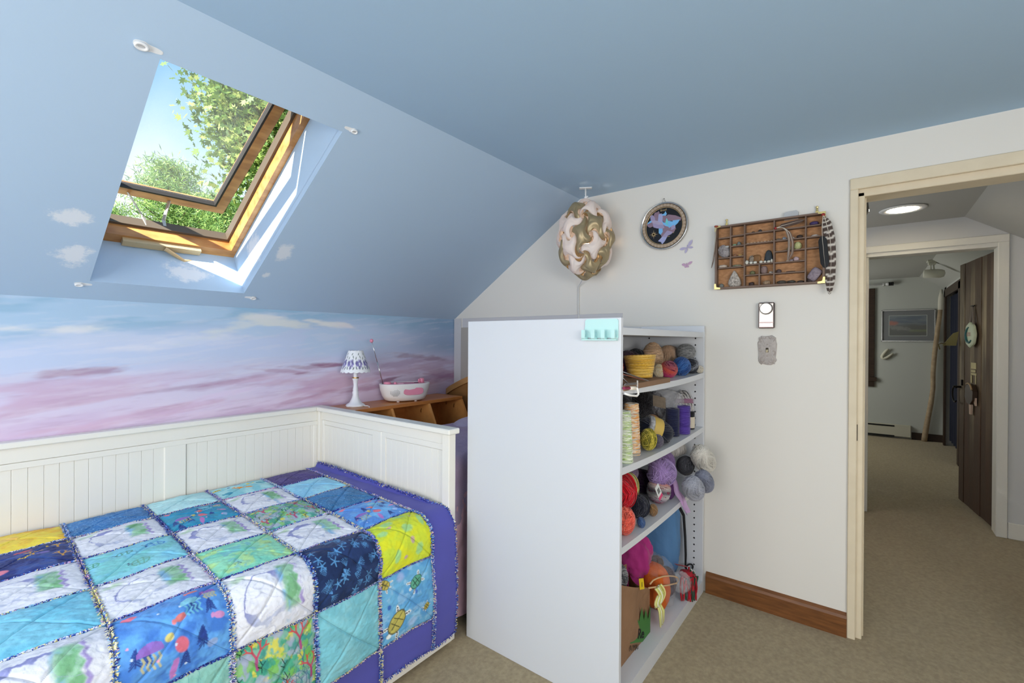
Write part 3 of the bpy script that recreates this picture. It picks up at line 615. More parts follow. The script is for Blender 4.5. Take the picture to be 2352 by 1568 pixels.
k = MB(); k.box(-.5, .42, 1.47, 1.479, .07, .30, .002); k.box(.50, 1.40, 1.47, 1.479, .07, .30, .002); obj('drawer_panel', k, m_bed, bed)
k = MB(); k.box(-.56, 1.466, 1.525, 2.575, .34, .592, .05); tag(obj('mattress', k, mat('white_ticking', (220, 220, 216), .9)), 'white mattress lying on the daybed beneath the quilt', 'mattress')

# ================================================================== RAG QUILT
L0 = 1.035; RA = .095; YB = 2.58; ZT = .615; AL = RA*PI/2
def quilt(u, v, h=0.):
    """u along the bed, v down from the back edge to the hanging hem, h above the cloth"""
    u = np.asarray(u, float); v = np.asarray(v, float); u, v = np.broadcast_arrays(u, v)
    v = v+.020*(vn(u*7, v*3, 41)-.5)*sst(.05, .3, v)
    th = np.clip((v-L0)/RA, 0, PI/2); dn = np.clip(v-L0-AL, 0, 9)
    y = YB-np.minimum(v, L0)-RA*np.sin(th); z = ZT-RA*(1-np.cos(th))-dn
    y = y-.012*np.sin(dn*6)*(1+.8*np.sin(u*9+1))
    x = u-.062*np.minimum(v, 1.25)/1.1
    ny = -np.sin(th); nz_ = np.cos(th)
    rip = .010*(fbm(u*7, v*7, 61, 3)-.5)+.012*(fbm(u*2.5, v*2.5, 71, 2)-.5)
    h = h+rip
    e = np.clip(x-1.445, 0, 1)*(1-sst(.92, 1.08, v)); x = x-e*.8; z = z+e*.4
    return np.stack([x, y+ny*h, z+nz_*h], -1)
VU = [-.675, -.415, -.155, .105, .365, .627, .878, 1.137, 1.392, 1.528]
RV = [.0, .215, .475, .735, .99, 1.235, 1.49, 1.625]
def s_white(p):
    p.mott((222, 224, 236), 5, .6)
    A, B = (p.A-.5)*1.16+.5, (p.B-.5)*1.16+.5
    ring_ = np.abs(np.hypot((A-.42+.26*(fbm(A*3, B*3, 77+p.sd % 3)-.5))/.33, (B-.53+.30*(fbm(A*3, B*3, 88+p.sd % 3)-.5))/.30)-1)
    w_ = .04+.26*sst(.4, .7, fbm(A*5, B*5, p.sd))
    p.mix((1-sst(w_*.5, w_, ring_))*np.maximum(sst(.62, .25, B), sst(.3, .1, A)), (126, 132, 190), .9)
    p.mix((1-sst(w_*.4, w_*.7, ring_))*sst(.6, .8, B), (170, 180, 212), .6)
    zig = .82+.05*np.abs(((B*6+.4*fbm(A*3, B*4, p.sd)) % 1)-.5)*2
    p.mix(sst(.56, .64, A+.06*(fbm(A*9, B*9, p.sd+3)-.5))*sst(zig, zig-.04, A)*sst(.14, .24, B)*sst(.86, .76, B), (146, 200, 162), .9)
    p.mix(sst(.54, .62, A)*sst(.72, .62, A)*sst(.2, .3, B)*sst(.5, .66, fbm(A*7, B*5, p.sd+8)), (136, 186, 222), .95)
    p.mix(sst(.5, .62, fbm(A*8, B*6, p.sd+9))*sst(.6, .66, A)*sst(zig, zig-.05, A)*sst(.16, .25, B)*sst(.84, .76, B), (116, 176, 124), .8)
    p.mix(sst(zig-.03, zig, A)*sst(zig+.05, zig+.02, A)*sst(.3, .5, fbm(A*9, B*9, p.sd+2))*sst(.16, .22, B)*sst(.86, .8, B), (158, 140, 204), .9)
    p.ell(.16, .2, .09, .06, (166, 200, 158), -.2, .7, .5, .4).contour(3, (170, 174, 206), .5, 6, .05)
def s_swirl(c, li, n=9): 
    return lambda p: p.mott(np.array(c)*.82, 5, .7).contour(5, li, .75, n, .10).contour(8, li, .45, 8, .10, 7)
def fish(p, cx, cy, r, col, rot=0., stripes=None):
    p.ell(cx, cy, r, r*.62, col, rot, .95, .12); c, s_ = math.cos(rot), math.sin(rot)
    p.ell(cx-c*r*1.15, cy-s_*r*1.15, r*.32, r*.5, col, rot, .9, .2)
    if stripes is not None:
        for q in (-.35, .1, .5): p.line([(cx+c*r*q-s_*r*.4, cy+s_*r*q+c*r*.4), (cx+c*r*q+s_*r*.4, cy+s_*r*q-c*r*.4)], r*.10, stripes)
def frond(p, cx, cy, h, col):
    p.line([(cx, cy), (cx+.01, cy-h)], .005, col)
    for i in range(5):
        q = cy-h*(.25+.17*i); p.line([(cx, q), (cx-.045+.005*i, q+.045)], .007, col, .9); p.line([(cx, q), (cx+.045-.005*i, q+.045)], .007, col, .9)
def jelly(p, cx, cy, r, col, ten):
    m = (np.hypot((p.A-cx)/r, (p.B-cy)/(r*.75)) < 1) & (p.B < cy+r*.15); p.mix(m.astype(float), col, .9)
    for i in range(4):
        x = cx-r*.6+i*r*.4; p.line([(x, cy+r*.25), (x+.018, cy+r*.6), (x-.006, cy+r), (x+.014, cy+r*1.4)], .009, ten, .9)
def s_jelly(c, c2):
    def f(p):
        p.mott(c2, 4, .8, .35, .6).mott(np.minimum(np.array(c)*1.25, 255), 7, .5, .5, .7, k=3)
        r = np.random.default_rng(p.sd)
        for i in range(7): frond(p, r.uniform(.08, .95), r.uniform(.3, .98), r.uniform(.12, .2), (44, 66, 140))
        for q in ((.15, .12), (.72, .1), (.5, .42), (.88, .55)): fish(p, q[0]+r.uniform(-.05, .05), q[1], .055, [(228, 120, 140), (214, 130, 190), (236, 130, 120), (222, 150, 200)][int(q[0]*4) % 4], r.uniform(-.5, .5))
        jelly(p, .26, .60, .11, (152, 108, 196), (196, 190, 140)); jelly(p, .84, .22, .075, (150, 100, 190), (196, 190, 140)); jelly(p, .66, .30, .10, (140, 208, 226), (120, 196, 220))
        p.ell(.52, .66, .055, .075, (232, 116, 132), -.5, .95); p.ell(.42, .55, .04, .035, (234, 216, 110), 0, .9); p.ell(.46, .86, .03, .10, (206, 120, 196), .15, .85, .2, .4)
        p.ell(.8, .78, .05, .04, (170, 190, 226), 0, .7)
        for i in range(12): p.ell(r.uniform(0, 1), r.uniform(0, 1), .012, .012, [(240, 160, 190), (220, 236, 250)][i % 2], 0, .8)
    return f
def turtle(p, cx, cy, r, col, rot):
    c, s_ = math.cos(rot), math.sin(rot)
    def P(a, b): return (cx+a*c*r-b*s_*r, cy+a*s_*r+b*c*r)
    for a, b, q in ((.9, .75, .7), (.9, -.75, -.7), (-.85, .6, 2.4), (-.85, -.6, -2.4)):
        x, y = P(a, b); p.ell(x, y, r*.42, r*.17, (226, 228, 224), rot+q, .95, .2)
        for t_ in (-.2, 0, .2): p.ell(x+t_*r*math.cos(rot+q), y+t_*r*math.sin(rot+q), r*.07, r*.07, (40, 44, 52))
    x, y = P(1.22, 0); p.ell(x, y, r*.24, r*.2, (222, 226, 220), rot, .95, .2); p.ell(cx, cy, r, r*.72, col, rot, 1, .08)
    dk = np.array(col)*.5
    for q in ((-.7, 0, .7, 0), (-.3, -.55, -.2, .55), (.3, -.55, .25, .55)): p.line([P(q[0], q[1]), P(q[2], q[3])], .0065, dk)
    p.mix((np.abs(np.hypot(((p.A-cx)*c+(p.B-cy)*s_)/r, (-(p.A-cx)*s_+(p.B-cy)*c)/(r*.72))-1) < .07).astype(float), dk, .8)
def s_turtle(base, dk, lst):
    def f(p):
        p.mott(dk, 5, .7).mott((176, 214, 236), 9, .4, .55, .7, k=5)
        for q in lst: turtle(p, *q)
        p.ell(.36, .1, .06, .06, (182, 190, 228), 0, .6, .5); p.ell(.15, .45, .03, .035, (52, 96, 176), 0, .9, .4); p.ell(.55, .85, .08, .06, (176, 196, 232), 0, .6, .5); p.ell(.62, .42, .02, .03, (60, 100, 180), 0, .8, .4)
    return f
def coral(p, cx, cy, h, c1, c2, w=.016):
    r = np.random.default_rng(int(cx*1000+cy*77))
    def br(x, y, a, l, w_, d):
        x2, y2 = x+l*math.cos(a), y-l*math.sin(a); t_ = min(max((cy-y)/h, 0), 1); col = np.array(c1)*(1-t_)+np.array(c2)*t_
        p.line([(x, y), (x2, y2)], w_, col, .95, .25)
        if d: 
            for da in (-.55, .5): br(x2, y2, a+da+r.uniform(-.15, .15), l*.72, w_*.75, d-1)
    br(cx, cy, PI/2, h*.36, w, 3)
def s_coral(scale=1.):
    def f(p):
        p.mott((70, 165, 130), 7, .9, .42, .58).mott((226, 216, 80), 9, .85, .62, .72, k=3).mott((176, 178, 206), 7, .7, .5, .62, k=44).mott((58, 150, 140), 9, .8, .55, .66, k=9).mott((170, 176, 200), 6, .8, .55, .68, k=14).mott((130, 196, 70), 11, .7, .58, .68, 1.4, .7, k=21)
        r = np.random.default_rng(p.sd)
        for i in range(6): coral(p, r.uniform(.1, .9), r.uniform(.5, 1), .3, (70, 110, 140), (90, 140, 150), .006)
        for q in ((.25, .3), (.78, .3), (.52, .86), (.12, .75), (.9, .7)): coral(p, q[0], q[1], .3*scale, (176, 72, 130), (226, 86, 62), .016)
        for i in range(9):
            x, y = r.uniform(0, 1), r.uniform(.1, 1); p.line([(x, y), (x+.02, y-.07), (x-.01, y-.14)], .005, (24, 62, 58)); p.line([(x+.02, y-.07), (x+.05, y-.10)], .005, (24, 62, 58)); p.line([(x+.01, y-.04), (x-.03, y-.07)], .005, (24, 62, 58))
    return f
def s_lime(p):
    p.mott((226, 222, 40), 4, .7).mott((190, 214, 70), 6, .6, k=4)
    for q in ((.32, .2, .10, .06), (.62, .12, .10, .05), (.58, .42, .09, .07), (.9, .35, .05, .12), (.72, .78, .07, .09), (.3, .75, .05, .09), (.15, .35, .08, .04)): p.ell(*q, (156, 214, 150), .2, .8, .3, .2)
    for q in ((.80, .2, .022, .028), (.45, .82, .035, .03), (.6, .62, .04, .05), (.3, .3, .05, .02)): p.ell(*q, (196, 150, 176), 0, .75, .3)
def s_fish(p):
    p.mott((120, 200, 216), 6, .7)
    for q, st_ in (((.12, .45, .08, (240, 214, 70), 0.), 1), ((.86, .12, .08, (240, 214, 70), .2), 1), ((.45, .62, .09, (240, 160, 72), .7), 0), ((.58, .70, .08, (240, 160, 72), .5), 0), ((.6, .12, .075, (110, 112, 190), 0.), 0), ((.52, .35, .06, (120, 110, 196), 0.), 0), ((.7, .5, .06, (240, 220, 110), 0.), 0), ((.38, .36, .045, (50, 80, 160), 0.), 0), ((.3, .48, .04, (50, 80, 160), .3), 0), ((.88, .55, .07, (64, 160, 180), 0.), 0), ((.2, .8, .08, (70, 160, 190), 0.), 0)):
        fish(p, *q, stripes=(50, 50, 60) if st_ else None)
def s_navyfish(p):
    p.mott((32, 44, 100), 5, .8).mott((70, 100, 170), 8, .6, k=3).contour(6, (60, 84, 160), .5, 7, .1)
    for q in ((.18, .55, .12, (214, 96, 92), 0.), (.3, .8, .09, (222, 130, 150), .2), (.55, .25, .07, (190, 90, 100), .3), (.72, .5, .05, (120, 110, 180), 0.)): fish(p, *q)
    for q in ((.12, .72, .06), (.82, .22, .045), (.55, .5, .05)): fish(p, q[0], q[1], q[2], (236, 206, 70), 0., (40, 40, 50))
    for q in ((.1, .3), (.62, .5), (.86, .35), (.88, .75)): coral(p, q[0], q[1], .2, (214, 160, 60), (226, 170, 70), .012)
def s_shell(p):
    p.mott((28, 44, 80), 5, .8)
    r = np.random.default_rng(3)
    for i in range(52):
        cx, cy, a = r.uniform(0, 1), r.uniform(0, 1), r.uniform(0, 6.3)
        if i % 3 == 0:
            for q in range(5): p.line([(cx, cy), (cx+.06*math.cos(a+q*1.257), cy+.06*math.sin(a+q*1.257))], .006, (96, 156, 208), .9)
        else:
            for q in range(6): b_ = a+(q-2.5)*.28; p.line([(cx, cy), (cx+.05*math.cos(b_), cy+.05*math.sin(b_)), (cx+.09*math.cos(b_*.9+a*.1), cy+.09*math.sin(b_*.9+a*.1))], .0032, (88, 146, 200), .85)
def s_plain(c2, sc=6): return lambda p: p.mott(c2, sc, .8).mott(np.minimum(np.array(c2)*1.2, 255), sc*2, .35, .5, .7, k=5)
def s_jade(p): p.mott((128, 190, 176), 5, .7).contour(2.6, (104, 172, 170), .8, 7, .05).contour(4, (104, 172, 170), .6, 6, .05, 9)
def s_mint(p):
    p.mott((120, 212, 190), 4, .8).mott((196, 232, 140), 5, .7, .52, .68, k=5).mott((120, 196, 210), 7, .7, .58, .7, k=9)
    for q in ((.3, .78), (.72, .22), (.86, .42), (.2, .14)):
        for i in range(9): p.ell(q[0]+.012*i-.05, q[1]+.02*((i % 3)-1), .007, .007, (52, 92, 104))
def s_turq(p):
    p.mott((120, 200, 196), 4, .7).mott((130, 206, 236), 5, .7, k=4)
    for q, c_ in (((.74, .35, .10), (70, 140, 206)), ((.4, .36, .085), (90, 150, 140)), ((.5, .78, .09), (110, 170, 150)), ((.06, .42, .08), (80, 160, 130))):
        p.mix((np.abs(np.hypot((p.A-q[0])/q[2], (p.B-q[1])/(q[2]*.8))-1) < .1).astype(float), c_, .9); p.line([(q[0]-q[2]*.8, q[1]), (q[0]+q[2]*.8, q[1])], .007, c_); p.line([(q[0]-q[2]*.3, q[1]-q[2]*.6), (q[0]-q[2]*.2, q[1]+q[2]*.6)], .007, c_); p.line([(q[0]+q[2]*.4, q[1]-q[2]*.6), (q[0]+q[2]*.3, q[1]+q[2]*.6)], .007, c_)
        for i in range(8): p.ell(q[0]-q[2]*1.4+.012*(i % 4), q[1]-.06+.02*(i//2), .007, .007, (60, 50, 100))
ST = dict(white=((234, 235, 242), s_white), blue=((62, 124, 190), s_swirl((62, 124, 190), (126, 184, 226))), aqua=((192, 232, 236), s_plain((176, 224, 230))), fish=((178, 226, 230), s_fish), purple=((84, 72, 132), s_swirl((84, 72, 132), (112, 98, 160), 6)),
          teal=((34, 140, 184), s_jelly((34, 140, 184), (60, 160, 190))), light=((158, 216, 242), s_plain((140, 204, 238), 5)), mid=((60, 128, 186), s_swirl((60, 128, 186), (110, 172, 216))), cyan=((132, 206, 230), s_plain((112, 194, 224), 3)),
          mint=((152, 226, 190), s_mint), jelb=((96, 156, 224), s_jelly((96, 156, 224), (66, 120, 208))), jel2=((110, 170, 232), s_jelly((110, 170, 232), (84, 140, 220))), navyf=((46, 60, 126), s_navyfish), yellow=((246, 220, 84), lambda p: p.mott((240, 180, 60), 5, .7).ell(.7, .3, .12, .1, (232, 150, 70), 0, .6, .5, .6).ell(.88, .3, .05, .05, (220, 130, 120)).ell(.35, .55, .14, .1, (236, 190, 120), .2, .6, .5, .6)),
          turq=((146, 218, 230), s_turq), coralg=((150, 214, 196), s_coral(.8)), coral=((132, 186, 164), s_coral(1.1)), shell=((40, 60, 104), s_shell), lime=((212, 224, 60), s_lime), jade=((160, 208, 198), s_jade), tealp=((140, 204, 214), s_plain((118, 188, 202), 5)),
          turt=((110, 176, 216), s_turtle(0, (84, 150, 206), [(.63, .27, .115, (96, 168, 140), 2.6), (.27, .72, .17, (186, 176, 92), 2.25), (.09, .1, .09, (190, 176, 90), .6), (.82, .72, .06, (186, 170, 80), 2.4)])))
GRID = [['yellow', 'white', 'blue', 'yellow', 'blue', 'aqua', 'fish', 'purple'],
        ['white', 'jelb', 'white', 'navyf', 'white', 'teal', 'white', 'light'],
        ['mint', 'white', 'coralg', 'white', 'turq', 'white', 'coralg', 'mid'],
        ['white', 'teal', 'white', 'cyan', 'white', 'mint', 'white', 'jel2'],
        ['lime', 'white', 'shell', 'white', 'jelb', 'white', 'shell', 'lime'],
        ['jade', 'coral', 'tealp', 'turt', 'jade', 'coral', 'tealp', 'turt']]
NM = dict(white='white watercolour patch', blue='blue swirl patch', aqua='pale aqua patch', fish='patch with small bright fish', purple='dark purple patch', teal='teal jellyfish patch', light='light blue patch', mid='mid blue swirl patch', cyan='cyan patch', mint='mint green patch', jelb='blue jellyfish patch', jel2='pale blue jellyfish patch', navyf='navy patch with fish', yellow='yellow patch', turq='turquoise turtle outline patch', coralg='green coral patch', coral='coral reef patch', shell='navy shell patch', lime='lime green patch', jade='sage green scroll patch', tealp='teal marbled patch', turt='blue sea turtle patch')
m_quilt = mat('printed_quilt_cotton', (200, 200, 220), .85, spec=.15, attr=True, bump=(300, .25, .002), sheen=.1)
qt = thing('quilt', (.45, 2.0, .6), 'rag edged patchwork quilt with sea life patches and indigo border', 'quilt')
for j, row in enumerate(GRID):
    for i, kd in enumerate(row):
        a0, a1, b0, b1 = VU[i], VU[i+1], RV[j], RV[j+1]
        n_ = 124 if i >= 3 else 12
        A, B = np.meshgrid(np.linspace(0, 1, n_), np.linspace(0, 1, n_ if j else max(14, int(n_*.8))), indexing='ij')
        base, fn = ST[kd]; p = Paint(A, B if j else .25+.75*B, base, 100+i*11+j*37); fn(p)
        PA = p.A; p.A = A; p.B = B
        dd = np.minimum(np.abs(A-B), np.abs(A+B-1)); p.mix((dd < .006).astype(float), np.clip(np.array(base)*.55, 0, 255), .55)
        puff = .018*np.power(np.clip(np.sin(PI*A)*np.sin(PI*B), 0, 1), .4)-.0045*np.exp(-(dd/.022)**2)
        cr_ = .0035*(fbm(A*9+i*5, B*9+j*5, 7)-.5)+.0042*(fbm(A*17+i*3, B*23+j*7, 17, 3)-.5)
        k = MB(); k.grid(quilt(a0+(a1-a0)*A, b0+(b1-b0)*B, puff+cr_), p.c)
        obj('quilt_patch', k, m_quilt, qt, smooth=True, label=NM[kd], attr=True)
m_bord = mat('indigo_border_cotton', (84, 84, 164), .8, spec=.2, noise=(5, .35), rgb2=(92, 92, 178), bump=(20, .25, .004), sheen=.1)
for (a0, a1, b0, b1) in ((VU[8], VU[9], 0, RV[7]), (VU[0], VU[8], RV[6], RV[7])):
    n_, m_ = (26, 120) if a0 > 1 else (120, 24)
    A, B = np.meshgrid(np.linspace(a0, a1, n_), np.linspace(b0, b1, m_), indexing='ij')
    k = MB(); k.grid(quilt(A, B, .004+.014*(fbm(A*5, B*9, 3)-.5)*(1 if a0 > 1 else 1.5))); obj('border', k, m_bord, qt, smooth=True, label='plain indigo border strip')
# frayed seams: clipped tufts of both fabrics
pal = np.array([lin(c) for c in ((56, 66, 150), (76, 112, 200), (110, 156, 224), (240, 228, 150), (236, 230, 196), (228, 180, 206), (226, 232, 244), (60, 56, 120), (150, 198, 232), (190, 170, 214))])
def seam(fu, fv, n, wgt):
    t_ = np.linspace(0, 1, n)+RNG.uniform(-.3, .3, n)/n; t_ = np.clip(t_, 0, 1)
    u = fu(t_); v = fv(t_); c0 = quilt(u, v, .002); eps = 2e-3
    du = quilt(u+eps, v)-quilt(u-eps, v); dv = quilt(u, v+eps)-quilt(u, v-eps)
    du /= np.linalg.norm(du, axis=1)[:, None]; dv /= np.linalg.norm(dv, axis=1)[:, None]; nn = np.cross(dv, du); nn /= np.linalg.norm(nn, axis=1)[:, None]; nn *= np.sign((nn*np.array([0, -.5, 1])).sum(1))[:, None]
    return c0, du, dv, nn
tufts = MB()
def add_tufts(c0, al, ac, nn, ln=(.010, .020), cols=None):
    n = len(c0); side = RNG.choice([-1, 1], n); tip = c0+ac*(side*RNG.uniform(.003, .013, n))[:, None]+al*RNG.uniform(-.006, .006, n)[:, None]+nn*RNG.uniform(*ln, n)[:, None]*.42
    mid = c0+(tip-c0)*.55+nn*.004; w = RNG.uniform(.0010, .0019, n)[:, None]
    b0 = c0+al*w; b1 = c0-al*w; m0 = mid+al*w*1.2+ac*w*.5; m1 = mid-al*w*1.2-ac*w*.5
    V = np.stack([b0, b1, m0, m1, tip], 1).reshape(-1, 3); o_ = np.arange(n)[:, None]*5
    ci = RNG.choice(len(pal), n, p=cols) if cols is not None else RNG.integers(0, len(pal), n)
    tufts.add(V, o_+np.array([[0, 1, 3, 2]]), np.repeat(pal[ci], 5, 0)); b = tufts.n-n*5
    tufts.F.append(o_+np.array([[2, 3, 4]])+b)
def prob(k_): 
    r = np.random.default_rng(k_); q = r.dirichlet(np.ones(len(pal))*.55)*.75; q[[0, 1]] += .125; return q/q.sum()
cnt = 0
for i in range(3, 9):
    for j in range(7):
        c0, du, dv, nn = seam(lambda t_: np.full_like(t_, VU[i]), lambda t_: RV[j]+(RV[j+1]-RV[j])*t_, 330, 0); cnt += 1
        add_tufts(c0, dv, du, nn, cols=prob(cnt))
for j in range(1, 7):
    for i in range(2, 9):
        if i == 8: continue
        c0, du, dv, nn = seam(lambda t_: VU[i]+(VU[i+1]-VU[i])*t_, lambda t_: np.full_like(t_, RV[j]), 300, 0); cnt += 1
        add_tufts(c0, du, dv*.45, nn, (.004, .012), cols=prob(cnt+50))
c0, du, dv, nn = seam(lambda t_: np.full_like(t_, VU[9]), lambda t_: RV[7]*t_, 900, 0); add_tufts(c0, dv, du, nn, (.004, .010), cols=np.array([.45, .2, .05, .08, .05, .02, .03, .1, .01, .01]))
c0, du, dv, nn = seam(lambda t_: VU[2]+(VU[9]-VU[2])*t_, lambda t_: np.full_like(t_, RV[7]), 900, 0); add_tufts(c0, du, dv, nn, (.004, .010), cols=np.array([.55, .25, .05, .02, .02, .02, .02, .05, .01, .01]))
obj('frayed_seam', tufts, mat('frayed_cotton', (150, 150, 200), .9, spec=.1, attr=True), qt, kind='stuff', attr=True)

# ================================================================== SECOND BED BEHIND
m_maple = mat('orange_maple_veneer', (208, 136, 70), .35, spec=.45, noise=(3, .8), rgb2=(172, 104, 50), stretch=(.8, 6, 6))
m_maplel = mat('maple_edge', (222, 156, 88), .4, noise=(4, .5), rgb2=(196, 126, 64), stretch=(1, 5, 5))
hb = thing('bookcase_headboard', (2.03, 2.5, 0), 'orange maple bookcase headboard holding the lamp and radio', 'headboard')
k = MB(); k.box(1.535, 2.47, 2.372, 2.642, .935, .957, .002); obj('top_board', k, m_maple, hb)
for xx in (1.545, 1.835, 2.145, 2.462):
    k = MB(); k.prism([(2.372, .935), (2.63, .935), (2.63, .3), (2.30, .3), (2.30, .79)], (xx-.009, 0, 0), (0, 1, 0), (0, 0, 1), .018); obj('divider', k, m_maplel, hb)
k = MB(); k.box(1.54, 2.465, 2.618, 2.634, .25, .935); obj('back_panel', k, m_maple, hb)
k = MB(); k.box(1.54, 2.465, 2.31, 2.62, .60, .618); obj('lower_shelf', k, m_maple, hb)
k = MB(); k.box(1.54, 2.465, 2.30, 2.62, .0, .30); obj('base', k, m_maple, hb)
k = MB()
for xx, yy, zz_ in ((2.137, 2.44, .885), (2.137, 2.43, .80), (2.453, 2.44, .885), (2.454, 2.52, .9)): k.tube([(xx-.002, yy, zz_+.012), (xx-.012, yy-.005, zz_), (xx-.006, yy, zz_-.014)], .0022, 6)
obj('wire_clip', k, mat('brass_wire', (150, 110, 60), .4, .8), hb)
ar = thing('arched_pine_headboard', (2.56, 2.5, 0), 'brown pine headboard with arched top in the corner by the wall', 'headboard')
yy = np.linspace(2.645, 1.6, 30); zt_ = .985+.16*np.sin(np.clip((2.645-yy)/1.045, 0, 1)*PI).clip(0)**.9
k = MB(); k.prism([(2.645, .2)]+[(a, b-.03) for a, b in zip(yy, zt_)]+[(1.6, .2)], (2.585, 0, 0), (0, 1, 0), (0, 0, 1), .03); obj('panel', k, mat('dull_pine', (166, 118, 66), .5, noise=(4, .6), rgb2=(104, 66, 32), stretch=(4, 1, 4)), ar)
k = MB(); k.prism([(a_, b_) for a_, b_ in zip(yy, zt_)]+[(a_, b_-.045) for a_, b_ in zip(yy[::-1], zt_[::-1])], (2.566, 0, 0), (0, 1, 0), (0, 0, 1), .066)
obj('top_rail', k, mat('dull_pine_light', (190, 142, 86), .45, noise=(4, .5), rgb2=(128, 86, 42), stretch=(4, 1, 4)), ar)
# mattress, lavender blanket and pillow
k = MB(); k.box(1.62, 2.55, 1.66, 2.29, .35, .76, .06); tag(obj('mattress', k, mat('white_ticking', (220, 220, 216), .9)), 'mattress of the second bed hidden under the lavender blanket', 'mattress')
bl = thing('blanket', (2.08, 1.95, .7), 'lavender blanket over the second bed behind the bookcase', 'blanket')
def drape(zhem, off, name, m, lab, zt=.79, amp=.012, ph=0.):
    U, V = np.meshgrid(np.linspace(0, 1, 90), np.linspace(0, 1, 110), indexing='ij')
    x = 1.60-off+U*(2.56-1.60); L1 = .62; r = .06; tot = L1+r*PI/2+(zt-r-zhem); s_ = V*tot
    th = np.clip((s_-L1)/r, 0, PI/2); dn = np.clip(s_-L1-r*PI/2, 0, 9)
    y = 2.27-np.minimum(s_, L1)-r*np.sin(th)-off; z = zt+off-r*(1-np.cos(th))-dn
    y = y-dn*.04-.03*sst(.1, .6, dn)*np.sin(x*14+ph)*.8+amp*(fbm(x*14+ph, z*9, 9)-.5)*2*sst(0, .1, dn)
    z = z+amp*(fbm(x*9+ph, y*9, 4)-.5)*2*(1-sst(.0, .2, dn))
    k = MB(); k.grid(np.stack([x, y, z], -1)); return obj(name, k, m, bl, smooth=True, label=lab)
drape(.46, .012, 'cover', mat('lavender_blanket', (196, 174, 204), .95, noise=(14, .4), rgb2=(176, 148, 186), bump=(120, .5, .006), sheen=.2), 'lavender woven blanket')
drape(.03, .0, 'sheet', mat('pink_sheet', (228, 186, 202), .95, bump=(16, .5, .01), sheen=.1), 'dusty pink sheet reaching the floor', .78, .03, 2.)
k = MB(); k.ball((2.36, 2.17, .775), (.16, .09, .065), 28, 16, None, None, lambda d_: (np.abs(d_[..., 0])**2.6+np.abs(d_[..., 1])**2.6+np.abs(d_[..., 2])**2)**-.42*(1+.05*fbm(d_[..., 0]*4+5, d_[..., 1]*4+d_[..., 2]*3, 5)))
pl = obj('pillow', k, mat('lavender_blanket_pale', (212, 198, 222), .95, noise=(14, .4), rgb2=(170, 150, 190), bump=(120, .5, .006), sheen=.2), smooth=True); tag(pl, 'pale lavender covered pillow against the maple headboard', 'pillow')
# ================================================================== LAMP AND RADIO ON THE HEADBOARD
ZH = .957
lx, ly = 1.668, 2.515
lp = thing('table_lamp', (lx, ly, ZH), 'small white table lamp with purple flowers on its shade', 'lamp')
m_lampw = mat('white_ceramic', (236, 237, 242), .3, spec=.5)
k = MB(); fl = lambda v, a: v*np.array([1, 1, 1])*(1+.05*np.cos(8*a)[None, :, None]*np.array([1, 1, 0])*np.clip(1-v[..., 2:3]/.08, 0, 1))
k.lathe([(0, 0), (.056, .0), (.058, .006), (.05, .014), (.036, .022), (.022, .05), (.017, .07), (.019, .088), (.015, .094), (.0165, .10), (.012, .13), (.015, .158), (.019, .168), (.019, .174), (.0, .174)], (lx, ly, ZH), 32, None, None, fl); obj('base', k, m_lampw, lp, smooth=True)
k = MB(); k.lathe([(.019, .172), (.02, .174), (.02, .179), (.0, .179)], (lx, ly, ZH), 20); obj('brass_collar', k, mat('brass', (176, 140, 80), .3, .9), lp)
k = MB(); k.lathe([(.013, .178), (.013, .235), (0, .235)], (lx, ly, ZH), 16); obj('candle_sleeve', k, m_lampw, lp)
H_, N_ = np.meshgrid(np.linspace(0, 1, 60), np.linspace(0, 2*PI, 200), indexing='ij')
p = Paint(N_/(2*PI)*6, H_, (240, 241, 244), 5)
for i in range(9):
    cx = i*.667+.2
    for q in range(9): p.ell(cx+.19*math.cos(q*.7), .60+.14*math.sin(q*.7)*((q % 3)+1)/2.4, .10, .07, [(112, 104, 168), (146, 138, 196), (92, 84, 140)][q % 3], q, .9, .4, .5)
    for q in ((-.22, .34, .5), (.18, .28, -.5), (.26, .82, .6), (-.2, .80, -.4), (.05, .14, .9)): p.ell(cx+q[0], q[1], .035, .085, (92, 108, 104), q[2], .95, .3)
rr = .044+.045*H_; zt = ZH+.34-.125*H_-.006*np.abs(np.cos(N_*9))*sst(.9, 1, H_)+.004*np.abs(np.cos(N_*7))*sst(.08, 0, H_)
k = MB(); k.grid(np.stack([lx+rr*np.cos(N_), ly+rr*np.sin(N_), zt], -1), p.c); obj('shade', k, mat('printed_lampshade', (240, 240, 240), .7, attr=True), lp, smooth=True, label='flower printed shade', attr=True)
k = MB(); k.tube([(lx+.03, ly-.05, ZH+.003), (lx+.04, ly-.075, ZH+.004), (lx+.02, ly-.115, ZH+.003)], .003, 6); obj('cord', k, m_lampw, lp)

